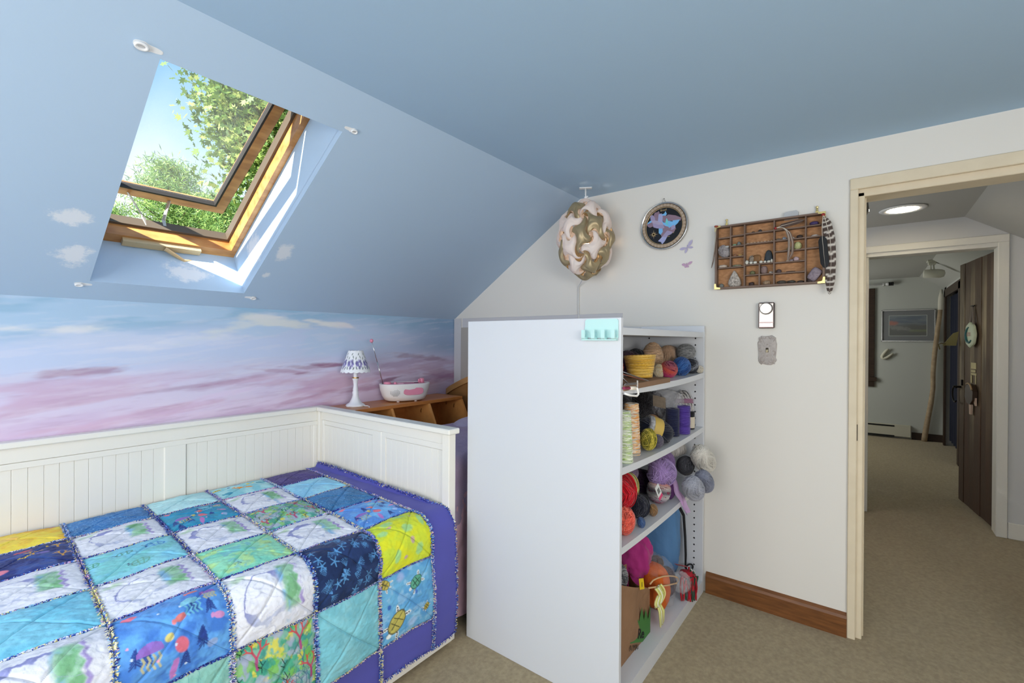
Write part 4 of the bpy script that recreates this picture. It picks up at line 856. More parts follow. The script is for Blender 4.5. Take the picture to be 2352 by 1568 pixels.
rx_, ry_ = 2.028, 2.486
rd = thing('radio', (rx_, ry_, ZH), 'oval white and pink portable radio with raised antenna', 'radio')
m_rw = mat('white_radio_plastic', (236, 233, 230), .35); m_rp = mat('pink_radio_plastic', (226, 142, 166), .4)
a = np.arange(48)*2*PI/48
def ovals(lv, c, tilt=True):
    P = []
    for (sx, sy, z) in lv:
        ca, sa_ = np.cos(a), np.sin(a); e_ = .8
        P.append(np.stack([c[0]+sx*np.sign(ca)*np.abs(ca)**e_, c[1]+sy*np.sign(sa_)*np.abs(sa_)**e_, np.full(48, c[2]+z)], -1))
    return np.array(P)
def closed(k, P, cap=True):
    n, m = P.shape[:2]; i, j = np.meshgrid(np.arange(n-1), np.arange(m), indexing='ij'); j2 = (j+1) % m
    b0 = k.n; k.add(P.reshape(-1, 3), np.stack([i*m+j, i*m+j2, (i+1)*m+j2, (i+1)*m+j], -1).reshape(-1, 4))
    if cap: k.F.append(np.array([list(range(m))[::-1], [(n-1)*m+q for q in range(m)]])+b0)
k = MB(); closed(k, ovals([(.112, .065, .006), (.134, .082, .013), (.150, .092, .04), (.163, .10, .08), (.169, .105, .113), (.167, .104, .121), (.158, .096, .121), (.156, .094, .11)], (rx_, ry_, ZH))); obj('body', k, m_rw, rd, smooth=True)
k = MB(); closed(k, ovals([(.156, .094, .10), (.155, .093, .113), (.138, .078, .119), (.06, .03, .120)], (rx_, ry_, ZH))); obj('top_deck', k, m_rp, rd, smooth=True)
k = MB(); closed(k, np.stack([np.stack([rx_+.028+w*np.sign(np.cos(a))*np.abs(np.cos(a))**.6, np.full(48, ry_-yy_)-0*(w), ZH+.072+h*np.sign(np.sin(a))*np.abs(np.sin(a))**.7], -1) for w, h, yy_ in ((.070, .026, .092), (.066, .023, .1005))])); obj('handle_recess', k, m_rp, rd)
k = MB()
for i in range(8):
    for j in range(7):
        if (i-3.5)**2+(j-3)**2*1.1 < 15.5: xx = rx_-.118+i*.0075; k.obox((xx, ry_-.0985*math.sqrt(max(0, 1-abs((xx-rx_)/.162)**2.4))+.000, ZH+.045+j*.0072), (.0036, .010, .0036), rotz(-.42))
obj('speaker_holes', k, mat('grey_hole', (150, 146, 146), .7), rd)
k = MB(); k.tube([(rx_-.145, ry_+.01, ZH+.118), (rx_-.19, ry_-.012, ZH+.265)], .0036, 8); k.tube([(rx_-.189, ry_-.012, ZH+.262), (rx_-.231, ry_-.031, ZH+.398)], .0024, 8); obj('antenna', k, mat('chrome', (220, 220, 220), .2, 1.), rd, smooth=True)
k = MB(); k.ball((rx_-.2325, ry_-.032, ZH+.404), (.012,)*3, 16, 10); obj('antenna_knob', k, m_rp, rd, smooth=True)
for (xx, yy, r_, h_) in ((rx_-.122, ry_-.012, .024, .02), (rx_-.082, ry_-.05, .009, .02), (rx_+.122, ry_+.01, .018, .034), (rx_+.10, ry_+.0, .008, .03)):
    k = MB(); k.lathe([(r_, .0), (r_, h_*.7), (r_*.8, h_), (0, h_)], (xx, yy, ZH+.114), 20); obj('knob', k, m_rp, rd, smooth=True)
k = MB(); k.lathe([(.022, 0), (.022, .004), (.018, .005), (0, .004)], (rx_-.04, ry_-.035, ZH+.1185), 24); obj('dial_ring', k, mat('pale_pink_plastic', (240, 190, 204), .4), rd, smooth=True)
k = MB(); k.lathe([(.016, 0), (.016, .004), (0, .004)], (rx_+.075, ry_-.02, ZH+.1185), 20); obj('dark_button', k, mat('plum_plastic', (96, 66, 84), .4), rd, smooth=True)
for xx in (rx_-.06, rx_+.06):
    k = MB(); k.lathe([(0, 0), (.009, 0), (.011, .01), (0, .01)], (xx, ry_-.045, ZH), 12); obj('foot', k, m_lampw, rd)
rd.rotation_euler = (0, 0, -.36)

# ================================================================== YARN BOOKCASE
m_lam = mat('white_laminate', (212, 214, 218), .35, spec=.45); m_lame = mat('laminate_edge', (206, 204, 200), .45)
BX0, BX1, BY0, BY1, BZ = 1.565, 2.645, .714, 1.47, 1.455
bc = thing('bookcase', (2.1, 1.09, 0), 'white laminate bookcase packed with yarn beside the gable wall', 'bookcase')
k = MB(); k.box(BX0, BX0+.02, BY0, BY1, 0, BZ, .0012); obj('side_panel', k, m_lam, bc)
k = MB(); k.box(BX1-.022, BX1, BY0, BY1, 0, BZ, .0012); obj('side_panel', k, m_lam, bc)
k = MB(); k.box(BX0+.02, BX1-.022, 1.067, 1.083, .065, BZ-.004); obj('back_panel', k, m_lam, bc)
IX0, IX1 = BX0+.021, BX1-.0235
def shelf(z0, z1, sag, yf=BY0):
    k = MB()
    for (ya, yb) in ((yf, 1.066), (1.084, BY1-.01)):
        X_ = np.linspace(IX0, IX1, 24); sg = sag*(1-((X_-(IX0+IX1)/2)/((IX1-IX0)/2))**2)
        P = np.array([np.stack([X_, np.full(24, y_), z_-sg], -1) for y_, z_ in ((ya, z0), (ya, z1), (yb, z1), (yb, z0), (ya, z0))]); k.grid(P)
        for q in (0, -1): k.add([P[0, q], P[1, q], P[2, q], P[3, q]], [(0, 1, 2, 3)])
    return obj('shelf', k, m_lam, bc)
shelf(1.392, 1.419, .0, BY0+.004); shelf(1.173, 1.2, .012); shelf(.879, .906, .014); shelf(.587, .613, .012); shelf(.0, .065, 0)
k = MB()
def hole(z): k.add([(IX1-.0005+.002, .759+.0045*math.cos(q), z+.0045*math.sin(q)) for q in np.arange(8)*PI/4]+[(IX1+.001, 1.02+.0045*math.cos(q), z+.0045*math.sin(q)) for q in np.arange(8)*PI/4], [tuple(range(8)), tuple(range(8, 16))])
IXs = IX1
for z in list(np.arange(.145, 1.39, .0365)): hole(z)
obj('peg_holes', k, mat('black_hole', (16, 16, 16), .9), bc, kind='stuff')
# mint hook rack hung over the side panel
hk = thing('hook_rack', (BX0, .79, 1.41), 'mint green plastic hook rack hung on the bookcase side', 'hook rack')
m_mint = mat('mint_plastic', (190, 228, 224), .4)
a8 = np.linspace(0, PI/2, 6); w2, h2, rc = .0675, .035, .01
out = [(w2-rc+rc*math.cos(q), h2-rc+rc*math.sin(q)) for q in a8]+[(-w2+rc-rc*math.sin(q), h2-rc+rc*math.cos(q)) for q in a8]+[(-w2, -h2), (w2, -h2)]
k = MB(); k.prism([(-u, v) for u, v in out][::-1], (BX0-.001, .790, 1.416), (0, 1, 0), (0, 0, 1), -.004); obj('plate', k, m_mint, hk)
for i in range(4):
    yy = .732+i*.0405
    k = MB(); k.prism([(0, .012), (0, -.035), (-.02, -.035), (-.026, -.03), (-.026, .0), (-.022, .0), (-.02, -.026), (-.004, -.028)][::-1], (BX0-.003, yy-.007, 1.41), (1, 0, 0), (0, 0, 1), -.014); obj('hook', k, m_mint, hk)
k = MB(); k.box(BX0-.022, BX0-.004, .7225, .865, 1.371, 1.376, .001); obj('ledge', k, m_mint, hk)

# ---------------------------------------------------------------- yarn
m_yarn = mat('wool_yarn', (150, 150, 150), .9, spec=.12, attr=True, sheen=.25)
def frame(axis, spin=0.):
    return axes_from(axis)
def yarn(name, label, c, r, cols, style='ball', axis=(0, 0, 1), n=46, tr=.0017, cat='yarn', grp=None, contrast=.14, holes=False, sd=0, mixmode='rand', parts=None):
    """a wound ball, cake, cone or skein: dark core with the strands wound over it"""
    n = int(n*1.7); tr = tr*.72
    rg = np.random.default_rng(sd or abs(hash(label)) % 100000 if sd else int(sum(map(ord, label))))
    AXm = axes_from(axis); r = np.array(r, float); C_ = [lin(q) for q in cols]
    t = thing(name, tuple(np.array(c)-np.array([0, 0, r[2]])), label, cat, grp)
    def col(k_, m_=None):
        b = C_[k_ % len(C_)] if mixmode == 'rand' and len(C_) == 1 else C_[rg.integers(len(C_))]
        return b*(1+rg.uniform(-contrast, contrast)*1.6)
    k = MB(); wall = lambda q: None
    if style in ('ball', 'cake'):
        k.ball(c, r*.95, 24, 14, AXm, C_[0]*.62)
        if style == 'ball': ors = [rg.normal(size=3) for _ in range(7)]
        else: ors = [np.array([0, 0, 1.])+.22*rg.normal(size=3) for _ in range(5)]
        for i in range(n):
            nrm = ors[i*len(ors)//n]+.16*rg.normal(size=3); nrm /= np.linalg.norm(nrm)
            hh = rg.uniform(-.72, .72) if style == 'ball' else rg.uniform(-.93, .93)
            e1 = np.cross(nrm, [.3, .5, .8]); e1 /= np.linalg.norm(e1); e2 = np.cross(nrm, e1)
            q = np.linspace(0, 2*PI, 27)[:-1]; d_ = nrm*hh+math.sqrt(1-hh*hh)*(e1*np.cos(q)[:, None]+e2*np.sin(q)[:, None])
            ps = (d_*r*(.955+.045*i/n))@AXm+np.array(c)
            if mixmode == 'band':   # colour changes along the ball
                w_ = np.clip((d_[:, 2]*.5+.5)*(len(C_)-1), 0, len(C_)-1.001); i0 = w_.astype(int); cc = np.array(C_)[i0]*(1-(w_-i0))[:, None]+np.array(C_)[i0+1]*(w_-i0)[:, None]; cc = cc*(1+rg.uniform(-contrast, contrast))
            elif mixmode == 'dash': ph_ = rg.uniform(0, 6); w_ = ((np.sin(q*3+ph_)+np.sin(q*5+ph_*2)) > .2).astype(int)+(np.sin(q*2+ph_*3) > .7); cc = np.array(C_)[w_ % len(C_)]*(1+rg.uniform(-contrast, contrast))
            else: cc = np.repeat([col(i)], len(q), 0)
            k.tube(ps, tr, 3, True, cc)
    elif style == 'cone':
        H = r[2]; r0, r1 = r[0], r[1]
        k.lathe([(0, -H), (r0*.95, -H), (r1*.95, H), (r1*.4, H), (r1*.35, H*.8)], c, 28, AXm, C_[0]*.65)
        for i in range(n):
            zc_ = rg.uniform(-.97, .97)*H; sl_ = rg.choice([-1, 1])*rg.uniform(.12, .34)*H*.6; q = np.linspace(0, 2*PI, 25)+rg.uniform(0, 6)
            z_ = np.clip(zc_+sl_*np.linspace(-.5, .5, 25), -H*.985, H*.985); f_ = (z_+H)/(2*H); R_ = (r0+(r1-r0)*f_)*(.965+.04*i/n)
            if mixmode == 'dash': ph_ = rg.uniform(0, 6); w_ = (np.sin(q*1.6+ph_) > .35).astype(int)+(np.sin(q*2.3+ph_*3) > .85); cc = np.array(C_)[w_ % len(C_)]*(1+rg.uniform(-contrast, contrast))
            else: cc = np.repeat([col(i)], 25, 0)
            k.tube(np.stack([R_*np.cos(q), R_*np.sin(q), z_], -1)@AXm+np.array(c), tr, 3, False, cc, False)
    elif style == 'skein':     # long loops lying along the axis, ends rounded
        k.ball(c, r*.93, 20, 14, AXm, C_[0]*.6)
        for i in range(n):
            q = np.linspace(0, 2*PI, 29)[:-1]; off = rg.uniform(0, PI); w_ = rg.uniform(.25, 1.)
            x_ = np.cos(q)*w_; tw = rg.uniform(-.35, .35); dirx = np.array([math.cos(off), math.sin(off)])
            d_ = np.stack([dirx[0]*x_-dirx[1]*tw*np.sin(q*2)*.5-dirx[1]*math.sqrt(1-w_*w_)*np.abs(np.sin(q)), dirx[1]*x_+dirx[0]*tw*np.sin(q*2)*.5+dirx[0]*math.sqrt(1-w_*w_)*np.abs(np.sin(q)), np.sin(q)], -1)
            d_ /= np.maximum(np.linalg.norm(d_, axis=1), .35)[:, None]
            if mixmode == 'dash': ph_ = rg.uniform(0, 6); m_ = ((np.sin(q*3+ph_)+np.sin(q*5+ph_*2)) > .2).astype(int); cc = np.array(C_)[m_ % len(C_)]*(1+rg.uniform(-contrast, contrast))
            else: cc = np.repeat([col(i)], len(q), 0)
            k.tube((d_*r*(.95+.06*i/n))@AXm+np.array(c), tr, 3, True, cc)
    obj('wound_strands', k, m_yarn, t, smooth=True, attr=True)
    return t
G1, G2, G3, G4 = 'yarn on the top shelf', 'yarn on the second shelf', 'yarn on the third shelf', 'yarn on the bottom shelf'
def rz(a_, b_): return (a_, a_, b_)
yarn('yarn_skein', 'dark plum skein at back left of top shelf', (2.20, .965, 1.262), (.075, .06, .062), [(70, 24, 52), (52, 18, 40)], 'skein', (1, .3, 0), grp=G1)
yarn('yarn_skein', 'black yarn ball behind the yellow cake, top shelf', (2.36, .99, 1.262), (.06, .06, .068), [(26, 26, 34), (18, 18, 24)], grp=G1)
yarn('yarn_cake', 'tall pale beige yarn egg standing behind the yellow cake', (2.40, .915, 1.278), (.056, .056, .088), [(214, 178, 142), (196, 158, 120), (226, 196, 162)], 'cake', (.12, 0, 1), 70, grp=G1)
yarn('yarn_skein', 'tan yarn skein right of the tall beige egg', (2.515, .895, 1.270), (.05, .05, .085), [(186, 154, 126), (170, 138, 110)], 'skein', (.2, -.5, 1), 60, grp=G1)
yarn('yarn_skein', 'taupe yarn skein between the tan and grey yarn', (2.565, .868, 1.29), (.038, .045, .06), [(148, 128, 114), (130, 112, 100)], 'skein', (0, 0, 1), grp=G1)
yarn('yarn_ball', 'soft grey yarn ball at top right of top shelf', (2.558, .79, 1.312), (.05, .05, .045), [(138, 139, 139), (112, 114, 114), (156, 156, 156)], 'ball', n=54, grp=G1)
yarn('yarn_cake', 'big golden yellow yarn cake on the brown box', (1.965, .805, 1.2575), (.050, .070, .050), [(224, 178, 66), (196, 150, 42), (238, 204, 108), (212, 166, 56)], 'cone', (.03, .06, 1), 95, .0020, grp=G1)
yarn('yarn_ball', 'cream yarn ball speckled yellow and teal', (2.268, .83, 1.222), (.03, .03, .034), [(214, 200, 172), (206, 190, 160), (222, 176, 70), (70, 110, 112)], 'ball', grp=G1, mixmode='dash')
yarn('yarn_cake', 'orange to magenta ombre yarn cake on top shelf', (2.290, .790, 1.230), (.042, .043, .044), [(126, 30, 70), (186, 36, 110), (206, 84, 62), (150, 90, 110)], 'cake', (-.35, -.5, .75), 56, .0016, grp=G1, mixmode='band')
yarn('yarn_ball', 'bright denim blue yarn ball on top shelf', (2.440, .775, 1.239), (.046, .046, .050), [(46, 92, 158), (36, 74, 134), (72, 120, 184)], 'ball', n=64, grp=G1)
yarn('yarn_ball', 'charcoal yarn ball with pale stray strands', (2.562, .765, 1.241), (.040, .040, .045), [(48, 50, 58), (40, 42, 50), (52, 54, 62), (150, 152, 158)], 'ball', grp=G1)
yarn('yarn_ball', 'tiny cream yarn ball at right end of top shelf', (2.592, .727, 1.219), (.020, .022, .021), [(208, 200, 184)], 'ball', n=26, grp=G1)
yarn('yarn_skein', 'rust orange yarn peeking from far left of top shelf', (1.86, .90, 1.255), (.06, .05, .05), [(190, 84, 48), (160, 66, 40)], 'skein', (1, .2, .2), grp=G1)

yarn('yarn_cone', 'green and white variegated yarn cone, second shelf', (1.685, .752, 1.0005), (.034, .024, .100), [(236, 240, 222), (196, 216, 150), (142, 176, 84)], 'cone', n=80, tr=.0019, grp=G2, mixmode='dash')
yarn('yarn_cone', 'orange and white variegated yarn cone, second shelf', (1.828, .785, 1.005), (.038, .029, .106), [(242, 228, 208), (240, 180, 96), (226, 132, 70)], 'cone', n=84, tr=.0019, grp=G2, mixmode='dash')
yarn('yarn_ball', 'olive green yarn ball with bright yellow wraps', (1.945, .757, .945), (.036, .036, .048), [(140, 132, 36), (118, 112, 28), (156, 146, 50), (226, 206, 90)], 'ball', n=40, grp=G2)
yarn('yarn_ball', 'small grey lavender yarn ball beside the navy skein', (2.022, .745, .926), (.026, .026, .030), [(104, 98, 112), (84, 80, 94)], 'ball', n=40, tr=.0013, grp=G2)
nv = yarn('yarn_skein', 'navy skein with gold paper band, second shelf', (2.105, .785, .956), (.055, .055, .092), [(26, 32, 52), (20, 26, 44)], 'skein', (-.62, .66, .34), 60, grp=G2)
AXn = axes_from((-.62, .66, .34)); k = MB(); k.lathe([(.0575, -.012), (.059, -.008), (.059, .030), (.0575, .034)], (2.105, .785, .956), 32, AXn); obj('paper_band', k, mat('gold_paper', (204, 172, 88), .6), nv, smooth=True, label='gold paper band')
k = MB(); k.lathe([(.0575, .033), (.059, .034), (.057, .054), (.054, .055)], (2.105, .785, .956), 32, AXn); obj('paper_band', k, mat('silver_grey_paper', (190, 190, 190), .6, noise=(90, .9), rgb2=(90, 90, 96)), nv, smooth=True, label='grey white lettered band')
yarn('yarn_ball', 'brown tweed yarn ball above the navy skein', (2.36, .90, .952), (.040, .040, .034), [(166, 116, 72), (140, 94, 56), (186, 138, 92)], 'ball', n=54, tr=.0015, grp=G2)
yarn('yarn_ball', 'tan grey wool ball behind the olive ball', (2.12, .86, .945), (.036, .036, .036), [(160, 138, 118), (142, 122, 104)], 'ball', grp=G2)
yarn('yarn_cone', 'navy thread cone standing on second shelf', (2.335, .785, .964), (.034, .033, .068), [(36, 42, 82), (28, 34, 68)], 'cone', n=90, tr=.0009, grp=G2, contrast=.06)
yarn('yarn_cone', 'bright purple thread cone standing on second shelf', (2.41, .755, .970), (.034, .034, .071), [(92, 64, 164), (80, 54, 148), (104, 76, 176)], 'cone', n=90, tr=.0009, grp=G2, contrast=.06)
jr = yarn('yarn_spool', 'black yarn spool with cream label beside purple cone', (2.538, .765, .95), (.028, .028, .046), [(32, 32, 36), (24, 24, 28)], 'cone', n=40, grp=G2)
k = MB(); k.lathe([(.0292, -.040), (.0294, -.038), (.0294, .016), (.0292, .018)], (2.538, .765, .95), 28); obj('paper_band', k, mat('cream_label', (212, 200, 180), .6), jr, smooth=True, label='cream paper label')
zb = yarn('yarn_skein', 'black and white zebra striped skein at right of second shelf', (2.568, .800, 1.003), (.046, .05, .100), [(224, 218, 212), (36, 32, 36)], 'skein', (.14, .1, 1), 60, .0024, grp=G2, mixmode='dash')
k = MB(); k.lathe([(.047, .028), (.049, .03), (.047, .05), (.045, .052)], (2.568, .800, 1.003), 28, axes_from((.14, .1, 1)), wob=lambda v, a_: v*np.array([1, 1.06, 1])); obj('paper_band', k, mat('wine_band', (128, 60, 100), .5), zb, smooth=True, label='wine red band')
for i, (lb, c_, r_, cl) in enumerate((('large charcoal skein at back left of second shelf', (1.93, .98, 1.05), (.10, .07, .06), [(64, 64, 66), (50, 50, 54)]), ('black skein behind the brown tweed ball', (2.16, 1.0, 1.03), (.13, .06, .08), [(36, 36, 40), (26, 26, 30)]), ('dark violet grey skein left of the tweed ball', (2.10, .93, 1.0), (.08, .05, .035), [(66, 58, 76), (54, 48, 62)]),
                               ('black skein at back of second shelf above navy cone', (2.40, .96, 1.03), (.10, .06, .08), [(40, 38, 42), (30, 28, 32)]), ('grey striped knitting yarn behind orange cone', (1.875, .92, 1.09), (.05, .045, .035), [(96, 96, 96), (52, 52, 54)]), ('dark forest green skein behind olive ball', (2.03, .87, .968), (.035, .04, .062), [(40, 44, 40), (30, 34, 32)]), ('violet black skein inside the clear bag, second shelf', (2.47, .93, 1.01), (.10, .055, .085), [(46, 38, 54), (34, 28, 40)]), ('long black skein at back of second shelf floor', (2.25, 1.0, .95), (.27, .05, .045), [(30, 30, 34), (22, 22, 26)]))):
    yarn('yarn_skein', lb, c_, (r_[1], r_[2], r_[0]), cl, 'skein', (1, 0, 0), 40, .002, grp=G2)
yarn('yarn_ball', 'orange yarn tip peeking behind the green cone', (1.70, .86, 1.03), (.04, .04, .05), [(206, 104, 44)], 'ball', grp=G2)
yarn('yarn_ball', 'small red yarn ball between olive and orange yarn', (1.93, .85, .965), (.028, .028, .04), [(190, 36, 40)], 'ball', n=30, grp=G2)
yarn('yarn_skein', 'bright red yarn skein on top of coral yarn', (1.745, .775, .772), (.046, .055, .072), [(200, 14, 34), (170, 8, 26), (214, 30, 46)], 'skein', (-.15, .1, 1), 60, .0028, grp=G3)
yarn('yarn_cake', 'coral orange thick yarn cake at front left of third shelf', (1.715, .762, .662), (.040, .044, .055), [(222, 92, 72), (202, 74, 58), (232, 112, 92)], 'ball', (0, 0, 1), 48, .0036, grp=G3)
yarn('yarn_skein', 'cream and olive yarn skein behind the red skein', (1.955, .85, .715), (.045, .05, .068), [(228, 214, 150), (206, 192, 120), (150, 146, 70)], 'skein', (0, 0, 1), 44, .0024, grp=G3)
yarn('yarn_skein', 'dusty mauve grey skein under the second shelf', (2.11, .92, .735), (.048, .05, .052), [(138, 116, 142), (122, 102, 126)], 'skein', (1, .4, 0), 50, grp=G3)
yarn('yarn_skein', 'large lilac yarn skein at front of third shelf', (2.185, .785, .742), (.066, .070, .072), [(170, 140, 196), (156, 126, 184), (186, 158, 210)], 'skein', (1, -.35, -.12), 76, .0019, grp=G3)
yarn('yarn_skein', 'second lilac yarn skein just right of the larger one', (2.36, .84, .735), (.055, .06, .075), [(150, 118, 172), (134, 104, 156)], 'skein', (.3, -.2, 1), 60, .0019, grp=G3)
yarn('yarn_cake', 'pink grey and white striped yarn ball, third shelf', (2.165, .790, .662), (.055, .052, .060), [(160, 66, 96), (150, 136, 150), (214, 208, 206), (84, 78, 96), (206, 190, 186), (190, 120, 110), (206, 130, 140)], 'cake', (.15, -.1, 1), 60, .0026, grp=G3, mixmode='band')
yarn('yarn_skein', 'dark charcoal blue skein beside the coral cake', (1.925, .782, .652), (.038, .04, .05), [(46, 48, 60), (36, 38, 50)], 'skein', (.3, 0, 1), 48, .0024, grp=G3)
yarn('yarn_hank', 'tiny denim blue hank in front of charcoal skein', (1.825, .738, .626), (.016, .016, .024), [(70, 100, 146), (56, 84, 130)], 'skein', (-.4, 0, 1), 20, .0022, grp=G3)
yarn('yarn_hank', 'small brown hank on third shelf front edge', (1.985, .748, .628), (.018, .020, .028), [(150, 114, 76), (120, 90, 58)], 'skein', (-.3, 0, 1), 20, .0024, grp=G3)
yarn('yarn_cone', 'white tubed thread cone with black base, third shelf', (2.46, .81, .80), (.040, .034, .045), [(216, 210, 204), (206, 200, 194)], 'cone', (.62, -.62, .15), 60, .001, grp=G3, contrast=.04)
yarn('yarn_cone', 'black thread cone behind the white thread cone', (2.385, .885, .80), (.046, .046, .05), [(26, 26, 30)], 'cone', (.62, -.62, .15), 50, .001, grp=G3)
yarn('yarn_skein', 'charcoal heather yarn ball below the white cone', (2.45, .755, .725), (.044, .048, .05), [(64, 64, 70), (84, 84, 90), (50, 50, 56)], 'skein', (.5, 0, 1), 50, .0022, grp=G3)
yarn('yarn_skein', 'big fluffy white skein spilling out of third shelf', (2.44, .665, .778), (.055, .055, .085), [(226, 222, 212), (212, 206, 196)], 'skein', (.50, -.2, -.62), 76, .0018, grp=G3, contrast=.06)
yarn('yarn_skein', 'pale silver grey skein hanging out of third shelf', (2.245, .655, .679), (.046, .050, .064), [(172, 174, 184), (156, 158, 170)], 'skein', (.45, -.3, -.9), 70, .0018, grp=G3, contrast=.08)
yarn('yarn_skein', 'blue grey skein spilling out beyond the silver one', (2.385, .645, .681), (.042, .045, .062), [(144, 148, 164), (128, 132, 150)], 'skein', (.40, -.3, -.9), 66, .0018, grp=G3, contrast=.08)
yarn('yarn_skein', 'dark plum skein inside the third shelf centre', (2.26, .92, .66), (.12, .06, .045), [(64, 34, 70), (50, 30, 58)], 'skein', (1, 0, 0), 40, grp=G3)
yarn('yarn_skein', 'charcoal skein behind the striped yarn ball', (2.05, .90, .665), (.05, .05, .05), [(60, 62, 68), (48, 50, 56)], 'skein', (0, 0, 1), 40, grp=G3)
# clear film
m_film = mat('clear_plastic_film', (240, 240, 244), .12, spec=.9, trans=(.72,), bump=(34, 1., .03))
m_film2 = mat('thin_clear_film', (240, 240, 244), .15, spec=.9, trans=(.9,), bump=(34, 1., .03))
def film(name, lab, c, r, ax=(0, 0, 1), sd=1, cat='bag', pw=2.4, m=None):
    k = MB(); k.ball(c, r, 40, 24, axes_from(ax), None, lambda d: (np.abs(d[..., 0])**pw+np.abs(d[..., 1])**pw+np.abs(d[..., 2])**pw)**(-1/pw)*(.90+.24*np.abs(fbm(d[..., 0]*3+sd, d[..., 1]*3+d[..., 2]*2.4, sd, 4)-.5)*2))
    return tag(obj(name, k, m or m_film, smooth=True), lab, cat)
film('plastic_bag', 'crumpled clear plastic bag of black yarn, second shelf', (2.43, .845, 1.035), (.09, .07, .085), (.2, 0, 1), 3)
film('plastic_bag', 'clear plastic wrap around the zebra striped skein', (2.556, .800, 1.005), (.058, .058, .108), (.14, .1, 1), 5, m=m_film2)
g = MB(); g.obox((2.19, .80, 1.078), (.062, .0012, .062), axes_from((0, 1, .15), (1, 0, .45))); g = obj('paper_tag', g, mat('kraft_tag', (150, 136, 120), .8, noise=(60, .4), rgb2=(96, 86, 76)))
tag(g, 'kraft paper tag hanging among black yarn, second shelf', 'tag')
bg_ = thing('zip_bag', (2.22, .735, .613), 'clear zip bag with purple yarn hanging over third shelf edge', 'bag')
k = MB(); V_ = np.linspace(0, 1, 16); U_ = np.linspace(0, 1, 8); UU, VV = np.meshgrid(U_, V_, indexing='ij')
P = np.stack([2.205+UU*.045+VV*.05+.006*np.sin(VV*14), .74-VV*.05+.008*np.sin(UU*7+VV*5), .70-VV*.165+UU*.01], -1); k.grid(P); obj('film', k, mat('lilac_film', (216, 176, 222), .15, spec=.8, trans=(.45, (236, 214, 240)), bump=(40, .8, .01)), bg_, smooth=True)
k = MB(); k.ball((2.235, .765, .655), (.028, .03, .05), 18, 12, None, None, lambda d: .9+.2*fbm(d[..., 0]*5+4, d[..., 2]*5, 3)); obj('contents', k, mat('dark_purple_wool', (84, 44, 96), .9, bump=(160, 1., .006)), bg_, smooth=True)
g = thing('paper_label', (2.03, .755, .66), 'white paper yarn label with barcode and pink end', 'label')
Xl = np.array([.52, -.1, -.85]); Xl /= np.linalg.norm(Xl); Yl = np.cross([-.2, -1, .1], Xl); Yl /= np.linalg.norm(Yl); Nl = np.cross(Xl, Yl); AXl = np.array([Xl, Yl, Nl])
cl_ = np.array([2.045, .748, .698])
k = MB(); k.obox(cl_, (.062, .034, .0015), AXl); obj('sheet', k, mat('white_label', (224, 224, 222), .6), g)
k = MB(); k.obox(cl_+Xl*.036, (.018, .034, .0018), AXl); obj('pink_end', k, mat('pink_label', (214, 70, 120), .6), g)
k = MB()
for i in range(7): k.obox(cl_+Xl*(-.012+i*.004)+Nl*.001*(1 if Nl[1] < 0 else -1), (.0012+.001*(i % 2), .018, .0012), AXl)
obj('barcode', k, mat('black_ink', (24, 24, 26), .7), g)

# brown box, needles and tools on the top shelf
g = thing('brown_box', (1.83, .78, 1.2), 'flat brown cardboard box under the yellow yarn cake', 'box')
k = MB(); k.box(1.587, 2.075, .708, .88, 1.186, 1.2075, .002); obj('carton', k, mat('brown_card', (140, 108, 82), .75, noise=(30, .3), rgb2=(118, 88, 66)), g)
g = thing('white_packet', (1.68, .83, 1.21), 'white paper packet lying on the brown box', 'packet')
k = MB(); k.obox((1.70, .82, 1.226), (.12, .09, .034), rotz(.3), .006); obj('wrapper', k, mat('white_paper', (216, 216, 218), .6), g)
ST_ = mat('steel_needle', (150, 146, 146), .3, .9)
for i, (p0, p1, lb) in enumerate((((1.60, .745, 1.262), (1.80, .70, 1.210), 'long grey knitting needle leaning against yellow cake'), ((1.60, .76, 1.255), (1.77, .705, 1.214), 'reddish knitting needle just below the long grey one'), ((1.60, .74, 1.25), (1.645, .715, 1.205), 'short steep knitting needle at the shelf left edge'))):
    g = thing('knitting_needle', p1, lb, 'needle', 'knitting needles on the top shelf'); P0, P1 = np.array(p0), np.array(p1)
    k = MB(); k.tube([P0, P0+(P1-P0)*.93, P1], [.0024, .0024, .0005], 8); obj('shaft', k, ST_ if i != 1 else mat('copper_needle', (150, 96, 80), .4, .5), g, smooth=True)
    k = MB(); k.lathe([(.0, -.002), (.005, -.001), (.005, .002), (0, .003)], P0, 12, axes_from(P1-P0)); obj('end_cap', k, ST_, g)
g = thing('crochet_tools', (1.61, .70, 1.18), 'wine red handled tool with ivory end at left shelf edge', 'tool')
k = MB(); k.tube([(1.57, .704, 1.1985), (1.612, .700, 1.196)], .0055, 10); obj('handle', k, mat('wine_handle', (134, 34, 70), .4), g)
k = MB(); k.lathe([(.0, -.024), (.0065, -.022), (.0075, .0), (.0075, .018), (.004, .024), (0, .025)], (1.634, .698, 1.1945), 14, axes_from((.99, -.08, -.05))); obj('ivory_end', k, mat('ivory_plastic', (232, 222, 204), .4), g, smooth=True)
g = thing('double_pointed_needles', (1.62, .70, 1.2), 'bundle of steel double pointed needles by the brown box', 'needle')
k = MB()
for i in range(4): k.tube([(1.57, .702-.002*i, 1.210+.0025*(i % 3)), (1.655, .696-.002*i, 1.2085+.0025*(i % 3))], .0017, 6)
obj('needle', k, ST_, g)
k = MB(); k.tube([(1.66, .69, 1.222), (1.66, .69, 1.198)], .0035, 8); obj('stopper', k, mat('grey_stopper', (180, 176, 170), .4, .5), g)
